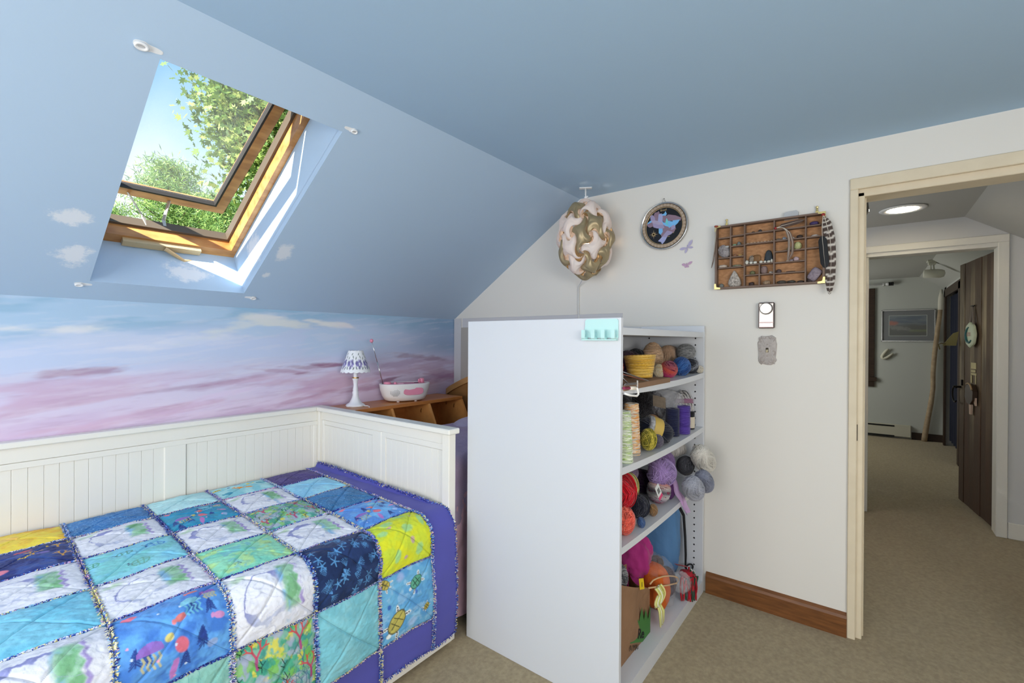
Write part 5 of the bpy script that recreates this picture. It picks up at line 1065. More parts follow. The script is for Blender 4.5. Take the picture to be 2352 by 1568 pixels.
k = MB(); k.tube([(1.57, .700, 1.180), (1.60, .695, 1.1715), (1.655, .690, 1.164), (1.668, .689, 1.170), (1.662, .689, 1.183), (1.655, .69, 1.196)], .0042, 8); tag(obj('stitch_holder', k, mat('white_coated_wire', (240, 238, 232), .35), smooth=True), 'bent white wire stitch holder below the ivory tool', 'tool')

# ---- bottom shelf
pb = thing('paper_bag', (1.8, .85, .066), 'brown paper shopping bag with green trees and black lettering', 'bag')
m_kraft = mat('kraft_paper', (152, 116, 86), .8, noise=(7, .45), rgb2=(124, 92, 66), bump=(16, .7, .012))
YBG = .775
def bagpt(u, v):   # front face, u along the leaning top, v up
    return np.array([1.60+.42*u, YBG+.010*math.sin(u*9)*v+.004*math.sin(v*7+u*4), .066+(.452-.19*u-.066)*v])
U_, V_ = np.linspace(0, 1, 24), np.linspace(0, 1, 18)
k = MB(); k.grid(np.array([[bagpt(u, v) for v in V_] for u in U_])); obj('front', k, m_kraft, pb, smooth=True)
k = MB(); k.grid(np.array([[bagpt(1, v)*np.array([1, 0, 1])+np.array([.045*u-.05*math.sin(u*PI)*v, YBG+.12*u, .03*u*v]) for v in V_] for u in np.linspace(0, 1, 12)])); obj('gusset', k, m_kraft, pb, smooth=True)
k = MB(); zb_ = lambda u: .37+.13*math.exp(-((u-.42)/.1)**2)-.10*max(0, u-.45)
k.grid(np.array([[(1.60+.465*u, YBG+.12+.01*math.sin(u*8), .066+(zb_(u)-.066)*v) for v in V_] for u in U_])); obj('back', k, m_kraft, pb, smooth=True)
k = MB(); k.prism([(1.885, .360), (1.936, .342), (1.948, .290), (1.897, .308)], (0, YBG-.004, 0), (1, 0, 0), (0, 0, 1), -.0006)
yl = obj('sticker', k, mat('yellow_sticker', (240, 206, 30), .5), pb, label='square yellow price sticker')
text('sticker_mark', '1', .03, (1.908, YBG-.006, .316), (1, 0, -.35), (0, 0, 1), mat('black_ink', (24, 24, 26), .7), pb)
k = MB(); k.prism([(1.799, .128), (1.85, .155), (1.868, .172), (1.88, .190), (1.893, .172), (1.922, .222), (1.945, .154), (1.964, .195), (1.994, .135), (2.0195, .188), (2.019, .068), (1.93, .068), (1.87, .096)], (0, YBG-.0035, 0), (1, 0, 0), (0, 0, 1), -.0005); obj('tree_print', k, mat('green_ink', (66, 122, 58), .7), pb)
text('lettering', "Re", .072, (1.872, YBG-.0052, .112), (.92, 0, -.42), (.12, 0, .78), mat('black_ink', (24, 24, 26), .7), pb, bold=.001)
text('lettering', "A MAI", .044, (1.790, YBG-.0048, .101), (.80, 0, -.36), (.05, 0, .8), mat('brown_ink', (60, 44, 34), .7), pb)
for P in ([(2.021, .775, .279), (2.047, .77, .288), (2.08, .762, .287), (2.135, .755, .275), (2.193, .75, .256), (2.268, .75, .224), (2.332, .755, .191), (2.372, .76, .162), (2.355, .765, .151)],
          [(1.989, .770, .277), (2.027, .755, .27), (2.081, .745, .256), (2.15, .742, .231), (2.224, .745, .205), (2.301, .75, .176), (2.350, .76, .157)]):
    k = MB(); k.tube(P, .0035, 8); obj('handle', k, mat('twisted_paper', (216, 176, 130), .8), pb, smooth=True)
yarn('yarn_ball', 'grey and black yarn inside the paper bag', (1.80, .835, .385), (.05, .045, .06), [(120, 120, 122), (70, 70, 74), (150, 150, 150)], 'ball', n=30, tr=.003, grp=G4)
yarn('yarn_ball', 'magenta yarn peeking from the paper bag left corner', (1.70, .83, .365), (.045, .045, .04), [(206, 60, 150)], 'ball', n=30, grp=G4)
def cloth_lump(name, lab, c, r, m, ax=(0, 0, 1), sd=1, pw=2.3, amp=.25, cat='bag', **kw):
    k = MB(); k.ball(c, r, 48, 30, axes_from(ax), None, lambda d: (np.abs(d[..., 0])**pw+np.abs(d[..., 1])**pw+np.abs(d[..., 2])**pw)**(-1/pw)*(1-amp*.5+amp*fbm(d[..., 0]*2.6+sd, d[..., 1]*2.6+d[..., 2]*2.2, sd, 4)-amp*.35*(1-np.abs(2*fbm(d[..., 0]*3.4+sd+9, d[..., 1]*3.4+d[..., 2]*5.5, sd+3, 3)-1))**6))
    return k
mg = thing('magenta_pouch', (2.19, .9, .07), 'magenta cloth pouch behind the paper bag', 'pouch')
k = cloth_lump('', '', (2.17, .91, .31), (.085, .07, .11), None, (.3, 0, 1), 8, 2.2, .3); obj('cloth', k, mat('magenta_cloth', (176, 44, 124), .8, sheen=.2, bump=(24, .5, .008)), mg, smooth=True)
k = cloth_lump('', '', (2.12, .93, .16), (.09, .07, .09), None, (0, 0, 1), 3, 2.2, .3); obj('cloth_base', k, mat('magenta_cloth_dark', (150, 36, 106), .8), mg, smooth=True)
bb = thing('drawstring_bag', (2.48, .93, .066), 'tall blue drawstring bag with black cords on bottom shelf', 'bag')
k = cloth_lump('', '', (2.47, .915, .315), (.125, .095, .245), None, (.10, 0, 1), 4, 2.8, .16); obj('cloth', k, mat('slate_blue_cloth', (84, 128, 174), .75, noise=(5, .4), rgb2=(66, 106, 150), bump=(14, .6, .012)), bb, smooth=True)
for dx in (0, .02):
    k = MB(); k.tube([(2.40+dx, .835, .525), (2.50+dx, .815, .50), (2.565+dx*.7, .80, .42), (2.578+dx*.6, .795, .30), (2.575+dx*.5, .79, .20), (2.57, .788, .135)], .0045, 8); obj('cord', k, mat('black_cord', (18, 18, 22), .7), bb, smooth=True)
k = MB(); a_ = np.linspace(0, 2*PI, 20); k.tube([(2.572+.02*(1-math.cos(q)), .785-.012*(1-math.cos(q)), .135+.018*math.sin(q)) for q in a_], .0042, 8); k.tube([(2.57, .786, .135), (2.585, .765, .11), (2.60, .75, .092), (2.598, .748, .10)], .004, 8); obj('cord_bow', k, mat('black_cord', (18, 18, 22), .7), bb, smooth=True)
og = thing('orange_yarn_bag', (2.20, .80, .066), 'bright orange yarn in a clear bag on bottom shelf', 'yarn', G4)
k = cloth_lump('', '', (2.20, .815, .185), (.068, .055, .118), None, (-.15, 0, 1), 6, 2.4, .12); obj('orange_wool', k, mat('orange_wool', (214, 104, 32), .9, noise=(26, .4), rgb2=(186, 82, 22), bump=(70, .6, .006)), og, smooth=True)
k = cloth_lump('', '', (2.215, .81, .205), (.088, .066, .138), None, (-.2, 0, 1), 9, 2.2, .3); obj('clear_bag', k, m_film2, og, smooth=True)
hk2 = thing('yarn_hank', (2.05, .745, .1), 'pale yellow and green twisted hank hanging on the paper bag', 'yarn', G4)
k = MB()
cy_ = [lin(q) for q in ((232, 226, 150), (206, 210, 120), (242, 240, 214), (190, 180, 90))]
for i in range(9):
    x_ = 2.035+.006*i-.02; k.tube([(x_+.02*math.sin(q*PI)+.004*math.sin(i), .748-.012*math.sin(q*PI)-.003*(i % 3), .27-.085*q+.0) for q in np.linspace(0, 1, 8)]+[(x_-.03*math.sin(q*PI)+.012, .742-.003*(i % 3), .185+.05*q) for q in np.linspace(.2, 1, 6)], .0045, 6, False, cy_[i % 4])
for i in range(6): k.tube([(2.035+.004*i, .748, .20), (2.05+.006*i, .742-.002*i, .15), (2.055+.008*i, .738, .085+.004*(i % 3))], .004, 6, False, cy_[i % 4])
obj('strands', k, m_yarn, hk2, smooth=True, attr=True)
rg_ = thing('embroidery_floss', (2.42, .73, .066), 'red green and white floss skeins in clear wrap at right', 'yarn', G4)
k = MB(); cr = [lin(q) for q in ((186, 28, 44), (166, 20, 36), (44, 74, 52), (222, 220, 212), (196, 60, 66), (40, 66, 48))]
for i in range(26):
    u_ = i/25; x_ = 2.36+.13*u_; y_ = .75-.05*math.sin(u_*PI)-.012*RNG.random(); k.tube([(x_+.010*math.sin(q*5+i)*.6-.02*(u_-.5)*q*0, y_+.006*math.sin(q*4+i*2), .185-.115*q-.01*math.sin(u_*PI)) for q in np.linspace(0, 1, 9)], .0042, 6, False, cr[RNG.integers(6)])
obj('strands', k, m_yarn, rg_, smooth=True, attr=True)
k = MB(); k.lathe([(.035, -.008), (.038, -.004), (.038, .004), (.035, .008)], (2.45, .745, .165), 20); obj('red_tie', k, mat('red_tie', (190, 26, 44), .7), rg_, smooth=True)
film('plastic_bag', 'clear plastic bag end beside the red green floss', (2.36, .745, .16), (.05, .05, .05), (0, 0, 1), 12)
yarn('yarn_skein', 'dark purple black skein in front of blue bag', (2.33, .82, .15), (.06, .05, .075), [(40, 34, 44), (70, 50, 80)], 'skein', (.4, 0, 1), 40, grp=G4)
yarn('yarn_ball', 'dark brown yarn ball against the blue bag', (2.33, .86, .235), (.036, .036, .034), [(70, 46, 36), (56, 38, 30)], 'ball', n=34, grp=G4)
g = MB(); g.obox((2.44, .77, .205), (.03, .0015, .062), axes_from((-.2, -1, .2), (.5, 0, .8))); tag(obj('paper_label', g, mat('red_label', (190, 32, 50), .5, noise=(90, .5), rgb2=(226, 200, 200))), 'small red paper label leaning on the blue bag', 'label')
# ================================================================== PUZZLE PENDANT LAMP
PC = np.array([2.476, 1.364, 1.980]); PRX, PRZ = .164, .228
pn = thing('pendant_lamp', (PC[0], PC[1], PC[2]-PRZ), 'egg shaped gold and white puzzle piece pendant lamp', 'lamp')
ph = (1+5**.5)/2
ico = np.array([(0, a, b*ph) for a in (-1, 1) for b in (-1, 1)]+[(a, b*ph, 0) for a in (-1, 1) for b in (-1, 1)]+[(b*ph, 0, a) for a in (-1, 1) for b in (-1, 1)], float); ico /= np.linalg.norm(ico, axis=1)[:, None]
edges = [(i, j) for i in range(12) for j in range(i) if ico[i]@ico[j] > .4]
faces = [(i, j, k_) for i in range(12) for j in range(i) for k_ in range(j) if ico[i]@ico[j] > .4 and ico[j]@ico[k_] > .4 and ico[i]@ico[k_] > .4]
dod = {f_: (lambda v: v/np.linalg.norm(v))(ico[list(f_)].sum(0)) for f_ in faces}
allv = np.vstack([ico]+[d_[None] for d_ in dod.values()]); R0v = [.345]*12+[.305]*20
spin = axes_from((.15, .05, 1.), (1, 0, 0)); ang_ = .35
def swirl(P):
    for v, r0 in zip(allv, R0v):
        dd = np.arccos(np.clip(P@v, -1, 1)); w = np.clip(1-dd/r0, 0, 1); th = 2.1*w
        c, s_ = np.cos(th)[..., None], np.sin(th)[..., None]
        P = P*c+np.cross(v, P)*s_+v*(P@v)[..., None]*(1-c)
    return P
m_gold = mat('satin_gold_sheet', (170, 152, 118), .42, .5, spec=.5)
m_pw = mat('white_polypropylene', (240, 236, 232), .45, spec=.4, trans=None)
_t = m_pw.node_tree; _b = _t.nodes['Principled BSDF']; _tr = _t.nodes.new('ShaderNodeBsdfTranslucent'); _tr.inputs[0].default_value = (*lin((255, 238, 226)), 1)
_ms = _t.nodes.new('ShaderNodeMixShader'); _ms.inputs[0].default_value = .35; _t.links.new(_b.outputs[0], _ms.inputs[1]); _t.links.new(_tr.outputs[0], _ms.inputs[2]); _t.links.new(_ms.outputs[0], _t.nodes['Material Output'].inputs[0])
adj = {}
for n_, (i, j) in enumerate(edges): adj[n_] = [q for q, (a_, b_) in enumerate(edges) if q != n_ and len({i, j, a_, b_}) == 3 and tuple(sorted({i, j, a_, b_}, reverse=True)) in dod]
cz = rotz(ang_)
colr = {}
mids = np.array([(ico[i]+ico[j])/np.linalg.norm(ico[i]+ico[j])@cz for i, j in edges])
view = np.array([-.86, -.5, .0])
order = sorted(range(30), key=lambda q: -(mids[q]@view))
for q in order:
    nb = [colr[a_] for a_ in adj[q] if a_ in colr]; colr[q] = 0 if not nb else (1 if nb.count(0) > nb.count(1) or (nb.count(0) == nb.count(1) and q % 2) else 0)
for n_, (i, j) in enumerate(edges):
    A_, Bv = ico[i], ico[j]; fs = [dod[f_] for f_ in faces if i in f_ and j in f_]; D0, D1 = fs
    if np.cross(Bv-A_, D1-D0)@(A_+Bv) < 0: D0, D1 = D1, D0
    g_ = np.linspace(.012, .988, 33); UU, VV = np.meshgrid(g_, g_, indexing='ij')
    # corners going round: A_, D0, Bv, D1
    def wob_(t_): return .16*np.sin(2*PI*t_)
    P = A_*((1-UU)*(1-VV))[..., None]+D0*(UU*(1-VV))[..., None]+Bv*(UU*VV)[..., None]+D1*((1-UU)*VV)[..., None]
    P /= np.linalg.norm(P, axis=-1)[..., None]
    e0 = np.minimum(np.minimum(UU, 1-UU), np.minimum(VV, 1-VV))
    lift = .075*(np.sin(2*PI*UU)*(np.clip(1-VV*2.2, 0, 1)-np.clip(1-(1-VV)*2.2, 0, 1))+np.sin(2*PI*VV)*(np.clip(1-(1-UU)*2.2, 0, 1)-np.clip(1-UU*2.2, 0, 1)))
    bulge = .17*np.sin(PI*UU)*np.sin(PI*VV)
    Q = swirl(P)*(1+lift+bulge-.085)[..., None]
    k = MB(); k.grid((Q@cz)*np.array([PRX, PRX, PRZ])+PC)
    near = np.min([np.arccos(np.clip(P.reshape(-1, 3)@v, -1, 1))/r_ for v, r_ in zip(allv, R0v)], axis=0) < .23
    k.F = [k.F[0][~near[k.F[0]].any(1)]]
    o = obj('puzzle_piece', k, m_pw if colr[n_] else m_gold, pn, smooth=True, label='white puzzle piece' if colr[n_] else 'satin gold puzzle piece')
    sd_ = o.modifiers.new('thickness', 'SOLIDIFY'); sd_.thickness = .0012
k = MB(); k.ball(PC, (.028, .028, .04), 16, 10); obj('bulb', k, mat('lit_bulb', (255, 236, 210), .4, emit=((255, 214, 170), 8)), pn)
k = MB(); k.tube([(PC[0], PC[1]-.0, PC[2]+PRZ-.03), (PC[0]+.001, PC[1]+.001, ZC-.055)], .007, 8); obj('stem', k, m_clip, pn)
light('pendant_bulb_light', 'POINT', tuple(PC), None, 6.5, (1, .84, .70), .03)
g = thing('ceiling_hook', (2.478, 1.365, ZC), 'white hook plate on the ceiling above the puzzle lamp', 'hook')
k = MB(); k.obox((2.478, 1.365, ZC-.003), (.03, .075, .005), rotz(.5), .001); obj('plate', k, m_clip, g)
k = MB(); k.tube([(2.478, 1.365, ZC-.005), (2.478, 1.365, ZC-.045), (2.478, 1.357, ZC-.062), (2.478, 1.349, ZC-.052)], .0045, 8); obj('hook_wire', k, m_clip, g, smooth=True)
g = MB(); g.tube([(PC[0]+.02, PC[1]+.01, PC[2]-PRZ+.03), (2.60, 1.46, PC[2]-PRZ-.01), (2.648, 1.506, 1.72), (2.650, 1.507, 1.6), (2.649, 1.503, 1.50), (2.65, 1.50, 1.2), (2.65, 1.5, .4)], .0045, 8)
tag(obj('lamp_cord', g, mat('white_cord', (214, 213, 210), .5), smooth=True), 'white lamp cord running down the wall behind the bookcase', 'cord')

# ================================================================== WALL DECORATIONS
def ring_ax(): return np.array([[0, -1., 0], [0, 0, 1.], [-1., 0, 0]])     # local x -> left to right, y -> up, z -> into the room
XW = XG
pc_ = np.array([XW, .946, 2.034])
pt_ = thing('map_plate', tuple(pc_), 'round black plate with a shell map of Brazil and silver rim', 'plate')
AXW = ring_ax()
k = MB(); k.lathe([(.104, .012), (.128, .016), (.130, .020), (.134, .021), (.137, .017), (.137, .008), (.12, .002), (0, .002)], pc_, 64, AXW); obj('silver_rim', k, mat('polished_silver', (200, 198, 196), .22, .95), pt_, smooth=True)
k = MB(); k.lathe([(0, .0125), (.1055, .0125), (.1055, .010)], pc_, 64, AXW); obj('black_disc', k, mat('black_lacquer', (20, 21, 26), .3), pt_)
pr0 = MB(); pr0.obox((0, 0, 0), (.0168, .020, .005), None, .002); 
pp = None; m_rimp = mat('carved_tan_rim', (186, 166, 144), .55, noise=(60, .6), rgb2=(128, 106, 86))
for i in range(38):
    q = i/38*2*PI; c_ = np.array([0, -.1175*math.cos(q), .1175*math.sin(q)])+np.array([-.0175, 0, 0])
    if pp is None: pp = obj('rim_tile', pr0, m_rimp, pt_, local=True); o = pp
    else: o = pp.copy(); COL.objects.link(o); o.parent = pt_
    rx_a = np.array([[0, -math.cos(q), math.sin(q)], [0, math.sin(q), math.cos(q)], [-1, 0, 0]]); Mt = Matrix.Identity(4)
    for r_ in range(3):
        for c2 in range(3): Mt[r_][c2] = rx_a[c2][r_]
    Mt[0][3], Mt[1][3], Mt[2][3] = c_; o.matrix_local = Mt
k = MB(); k.lathe([(.104, .013), (.1065, .0155), (.109, .013)], pc_, 64, AXW, cap=False); obj('gold_ring', k, mat('dull_gold', (170, 146, 110), .4, .7), pt_, smooth=True)
def pl(cx, cy): return (-(-(cx-572)*.11478*.00254), -(cy-605)*.11478*.00252-(cx-572)*.11478*.000371)   # plate drawing -> metres right, up
cols_ = dict(p=(142, 116, 132), l=(160, 150, 184), g=(176, 164, 190), b=(120, 186, 236), t=(110, 206, 206), c=(166, 170, 212))
regs = [('p', [(385, 385), (400, 350), (440, 345), (460, 325), (475, 360), (480, 385), (470, 450), (460, 510), (390, 505), (375, 440)]),
        ('l', [(305, 415), (345, 400), (380, 440), (390, 500), (330, 505), (310, 470)]), ('b', [(240, 570), (255, 545), (310, 500), (335, 515), (320, 540), (255, 582)]),
        ('p', [(240, 580), (320, 545), (365, 550), (345, 610), (290, 630), (255, 610)]), ('g', [(335, 508), (395, 505), (470, 515), (530, 540), (540, 590), (450, 585), (375, 560)]),
        ('l', [(370, 562), (450, 586), (545, 590), (560, 640), (520, 650), (440, 645), (385, 630)]), ('c', [(475, 390), (520, 375), (540, 430), (535, 510), (500, 520), (462, 505), (468, 450)]),
        ('b', [(522, 378), (575, 365), (600, 322), (620, 370), (590, 410), (550, 410)]), ('p', [(542, 415), (590, 412), (640, 420), (630, 480), (600, 540), (560, 500), (545, 460)]),
        ('p', [(640, 420), (680, 395), (790, 410), (880, 445), (870, 490), (760, 500), (720, 490), (660, 520)]), ('b', [(510, 520), (540, 500), (570, 540), (615, 550), (660, 580), (665, 612), (600, 595), (550, 560)]),
        ('t', [(610, 545), (630, 465), (660, 520), (668, 608)]), ('b', [(668, 520), (760, 530), (780, 570), (740, 590), (690, 630), (668, 605)]), ('b', [(762, 505), (870, 492), (840, 545), (790, 590), (765, 560)]),
        ('l', [(700, 620), (750, 575), (785, 590), (790, 650), (740, 680), (690, 660)]), ('p', [(550, 600), (600, 598), (690, 632), (700, 665), (640, 700), (600, 760), (560, 740), (545, 660)]),
        ('b', [(480, 670), (540, 650), (545, 720), (520, 775), (480, 740)]), ('p', [(525, 775), (550, 740), (600, 760), (570, 800), (540, 835)]), ('p', [(640, 700), (740, 682), (790, 655), (770, 710), (730, 740), (650, 715)]),
        ('l', [(600, 762), (640, 712), (730, 738), (700, 770), (640, 800), (590, 840), (548, 830)]), ('c', [(545, 835), (595, 838), (630, 820), (590, 900), (545, 955), (530, 920), (480, 905)])]
for ri_, (c_, pg) in enumerate(regs):
    cg = np.mean(pg, 0); pg = [tuple(cg+(np.array(q)-cg)*1.26) for q in pg]
    k = MB(); k.prism([pl(*q) for q in pg], pc_+np.array([-.0126, 0, 0]), AXW[0], AXW[1], .0012+.00012*(ri_ % 7)); obj('shell_region', k, mat('shell_'+c_, cols_[c_], .3, spec=.6, noise=(40, .3), rgb2=np.array(cols_[c_])*.85), pt_)
mg_ = mat('gilt_ink', (190, 164, 120), .5, .3)
k = MB(); k.lathe([(.106, .0132), (.1295, .0152), (.1295, .012)], pc_, 64, AXW, cap=False); obj('rim_base', k, mat('dark_rim_base', (92, 70, 56), .7), pt_)
text('title', 'Brazil', .017, pc_+np.array([-.0128, -(pl(500, 318)[0]), pl(500, 318)[1]]), (0, -.98, .03), (0, 0, 1), mg_, pt_)
k = MB(); cx_, cy_2 = pl(368, 780)
for i in range(16):
    q = i/16*2*PI; L_ = .026 if i % 4 == 0 else (.019 if i % 2 == 0 else .014); w_ = .0022
    k.prism([(cx_+w_*math.cos(q+1.57), cy_2+w_*math.sin(q+1.57)), (cx_-w_*math.cos(q+1.57), cy_2-w_*math.sin(q+1.57)), (cx_+L_*math.cos(q), cy_2+L_*math.sin(q))], pc_+np.array([-.0127, 0, 0]), AXW[0], AXW[1], .0005)
obj('compass_rose', k, mg_, pt_)
k = MB()
for (a_, b_) in (((635, 815), (690, 810)), ((745, 737), (775, 735)), ((790, 668), (815, 662))): p0, p1 = pl(*a_), pl(*b_); k.prism([(p0[0], p0[1]-.0012), (p1[0], p1[1]-.0012), (p1[0], p1[1]+.0012), (p0[0], p0[1]+.0012)], pc_+np.array([-.0127, 0, 0]), AXW[0], AXW[1], .0004)
obj('place_marks', k, mg_, pt_)
k = MB(); k.tube([(XW-.01, .960, 2.168), (XW-.012, .949, 2.192), (XW-.010, .936, 2.168)], .0012, 6); k.tube([(XW, .949, 2.196), (XW-.014, .949, 2.190)], .002, 6); obj('hanger_wire', k, mat('thin_wire', (150, 148, 146), .4, .7), pt_)
def butterfly(nm, c, sc, rot, m, lab, wings):
    g = thing(nm, c, lab, 'butterfly', 'butterflies on the gable wall')
    for (r_, l_, w_) in wings:
        a = np.linspace(0, 1, 10); pg = [(q*l_*sc, w_*1.25*sc*math.sin(PI*q**1.25)**.8) for q in a[:-1]]+[(q*l_*sc, -w_*1.25*sc*math.sin(PI*q**1.25)**.8) for q in a[:0:-1]]; cr, sr_ = math.cos(r_+rot), math.sin(r_+rot)
        k = MB(); k.prism([(u*cr-v*sr_, u*sr_+v*cr) for u, v in pg], np.array(c)+np.array([-.003, 0, 0]), AXW[0], AXW[1], .0012); obj('wing', k, m, g)
    k = MB(); k.tube([np.array(c)+AXW[2]*.004+AXW[1]*v for v in (-.014*sc*30, .014*sc*30)], .0022, 6); obj('body', k, m, g)
m_bl = mat('lilac_tissue', (176, 168, 196), .6, noise=(50, .4), rgb2=(196, 190, 212)); m_bp = mat('mauve_tissue', (190, 156, 182), .6)
butterfly('butterfly_ornament', (XW-.001, .815, 1.895), .034, -.05, m_bl, 'pale lilac butterfly decal below the map plate', ((1.03, 1.45, .2), (3.32, 1.3, .19), (.0, .97, .15), (4.40, .97, .15)))
butterfly('butterfly_ornament', (XW-.001, .818, 1.797), .028, 0, m_bp, 'small mauve butterfly decal under the lilac butterfly', ((.52, 1.3, .2), (2.88, 1.0, .22), (-.85, .6, .17), (4.12, .6, .17)))

# thermostat
g = thing('thermostat', (XW, .414, 1.436), 'chrome wall thermostat with round dial below the shadow box', 'thermostat')
y0, y1, z0, z1 = .380, .452, 1.438, 1.568; cy_, czt = .416, 1.537
k = MB(); k.box(XW-.028, XW, y0, y1, z0, z1, .004); obj('housing', k, mat('dark_chrome', (112, 98, 96), .2, .9), g)
k = MB(); k.box(XW-.0305, XW-.026, y0+.005, y1-.005, z0+.031, z1-.005, .0012); k.box(XW-.0305, XW-.026, y0+.005, y1-.005, z0+.007, z0+.026, .0012); obj('face_plate', k, mat('cream_chrome', (236, 228, 216), .25, .35), g)
k = MB(); k.lathe([(.030, 0), (.030, .002), (0, .002)], (XW-.0303, cy_, czt), 40, AXW); obj('dial_ring', k, mat('dark_brown_scale', (70, 56, 54), .4), g)
k = MB()
for i in range(44):
    q = i/44*2*PI; d_ = np.array([0, -math.cos(q), math.sin(q)]); k.obox(np.array([XW-.0308, cy_, czt])+d_*.0315, (.0008, .0012, .008), np.array([[1, 0, 0], np.cross(d_, [1, 0, 0]), d_]))
obj('scale_ticks', k, mat('dark_brown_scale', (70, 56, 54), .4), g)
k = MB(); k.lathe([(.0268, .001), (.0268, .012), (.0245, .014), (0, .0142)], (XW-.0305, cy_, czt), 40, AXW); obj('dial', k, mat('brushed_cream_metal', (232, 224, 214), .3, .6), g)
# ornate switch plate
g = thing('light_switch', (XW, .414, 1.25), 'ornate grey cast light switch plate below the thermostat', 'switch')
a = np.linspace(0, 2*PI, 73)[:-1]; hw, hh = .041, .073; sq = lambda q, e_: np.sign(q)*np.abs(q)**e_
pg = [(sq(math.cos(q), .38)*hw*(1+.05*math.sin(q*11)+.03*math.sin(q*17+1)), sq(math.sin(q), .38)*hh*(1+.028*math.cos(q*13)+.02*math.sin(q*19))) for q in a]
k = MB(); P0 = np.array([XW, .414, 1.327])
lv = [(1, .0), (1.0, .004), (.95, .0075), (.85, .0055), (.8, .007), (.5, .0065), (.05, .0065)]
closed_ = np.array([[P0+AXW[0]*u*s_+AXW[1]*v*s_+AXW[2]*(h_+(.0015*math.sin(u*260+v*190) if 0 < h_ and s_ > .6 else 0)) for u, v in pg] for s_, h_ in lv]); closed(k, closed_); obj('plate', k, mat('grey_cast_metal', (186, 178, 172), .6, noise=(70, .6), rgb2=(156, 146, 140), bump=(90, .8, .004)), g, smooth=True)
k = MB()
for (c0, c1, r_, t0, t1) in ((-.022, .052, .012, .5, 4.5), (.022, .055, .011, -1, 3.), (-.028, .0, .012, 1.5, 5.), (.028, -.012, .012, -1.6, 1.9), (-.02, -.05, .013, 2, 6), (.02, -.052, .012, 3.2, 7), (0, .062, .010, -.3, 3.4), (0, -.064, .01, 2.8, 6.4)): k.tube([P0+AXW[0]*(c0+r_*math.cos(q)*(1-.3*i/9))+AXW[1]*(c1+r_*math.sin(q)*(1-.3*i/9))+AXW[2]*.0075 for i, q in enumerate(np.linspace(t0, t1, 10))], .0016, 6)
obj('scrollwork', k, mat('grey_cast_metal_dark', (170, 158, 150), .6), g, smooth=True)
k = MB(); k.box(XW-.0085, XW-.006, .404, .424, 1.312, 1.342, .0008); obj('surround', k, mat('pale_cast', (198, 190, 182), .6), g)
k = MB(); k.box(XW-.0095, XW-.008, .4075, .4205, 1.3155, 1.3395); obj('slot', k, mat('dark_slot', (62, 52, 40), .7), g)
k = MB(); k.obox((XW-.0145, .414, 1.3235), (.014, .009, .010), np.array([[.86, 0, .5], [0, 1, 0], [-.5, 0, .86]]), .0015); obj('toggle', k, mat('ivory_toggle', (206, 192, 160), .4), g)
k = MB()
for dz in (.029, -.029): k.ball((XW-.007, .414, 1.327+dz), (.0018, .0035, .0035), 10, 6)
obj('screw', k, mat('grey_cast_metal_dark', (170, 158, 150), .6), g)

# ================================================================== SHADOW BOX
m_box = mat('walnut_brown_box', (124, 102, 88), .6, noise=(14, .5), rgb2=(94, 74, 62), stretch=(1, 1, 1)); m_boxb = mat('copper_brown_fibre', (186, 138, 96), .75, noise=(46, .8), rgb2=(142, 98, 62), stretch=(1, 1, 2.2))
sb = thing('shadow_box', (XW, .415, 1.648), 'brown divided shadow box of rocks and shells on the white wall', 'shadow box')
BY_0, BY_1, BZ_0, BZ_1, XB = .171, .659, 1.648, 1.982, XW-.045
fr = lambda *a_: a_
for b_ in ((BY_0, BY_1, BZ_1-.009, BZ_1), (BY_0, BY_1, BZ_0, BZ_0+.009), (BY_0, BY_0+.010, BZ_0+.009, BZ_1-.009), (BY_1-.010, BY_1, BZ_0+.009, BZ_1-.009)):
    k = MB(); k.box(XB, XW, *b_, .0012); obj('frame_strip', k, m_box, sb)
k = MB(); k.box(XW-.006, XW-.001, BY_0+.01, BY_1-.01, BZ_0+.009, BZ_1-.009); obj('back_panel', k, m_boxb, sb)
XD = XB+.004; V1_, V2_, V3_, V4_, VS_ = .583, .516, .382, .249, .447
def vdiv(y, z0, z1): k = MB(); k.box(XD, XW-.006, y-.0032, y+.0032, z0, z1, .0008); obj('divider', k, m_box, sb)
def hdiv(ya, yb, z): k = MB(); k.box(XD, XW-.006, min(ya, yb)+.0032, max(ya, yb)-.0032, z-.003, z+.003, .0008); obj('divider', k, m_box, sb)
IB, IT = BZ_0+.009, BZ_1-.009
vdiv(V2_, IB, IT); vdiv(V3_, IB, IT); vdiv(V4_, IB, IT); vdiv(V1_, 1.758, IT); vdiv(VS_, IB, 1.764)
for z in (1.917, 1.811): hdiv(BY_1-.013, V1_, z)
hdiv(BY_1-.013, V2_, 1.758)
for z in (1.921, 1.868, 1.812): hdiv(V1_, V2_, z)
for z in (1.924, 1.870, 1.764): hdiv(V2_, V3_, z)
hdiv(V2_, VS_, 1.710); hdiv(VS_, V3_, 1.710)
for z in (1.924, 1.871, 1.817, 1.762, 1.709): hdiv(V3_, V4_, z)
for z in (1.925, 1.871, 1.818): hdiv(V4_, BY_0+.013, z)
m_brass = mat('bright_brass', (232, 208, 140), .25, .8)
for (y, z, sy, sz) in ((BY_1, BZ_1, -1, -1), (BY_0, BZ_1, 1, -1), (BY_1, BZ_0, -1, 1), (BY_0, BZ_0, 1, 1)):
    k = MB(); y2, z2 = y-sy*.0015, z-sz*.0015; k.prism([(y2, z2), (y2+sy*.03, z2), (y2+sy*.03, z2+sz*.008), (y2+sy*.013, z2+sz*.011), (y2+sy*.011, z2+sz*.013), (y2+sy*.008, z2+sz*.03), (y2, z2+sz*.03)], (XB-.0018, 0, 0), EY, EZ, .0015); k.box(XB, XB+.02, min(y, y2), max(y, y2), min(z2, z2+sz*.03), max(z2, z2+sz*.03)); obj('brass_corner', k, m_brass, sb)
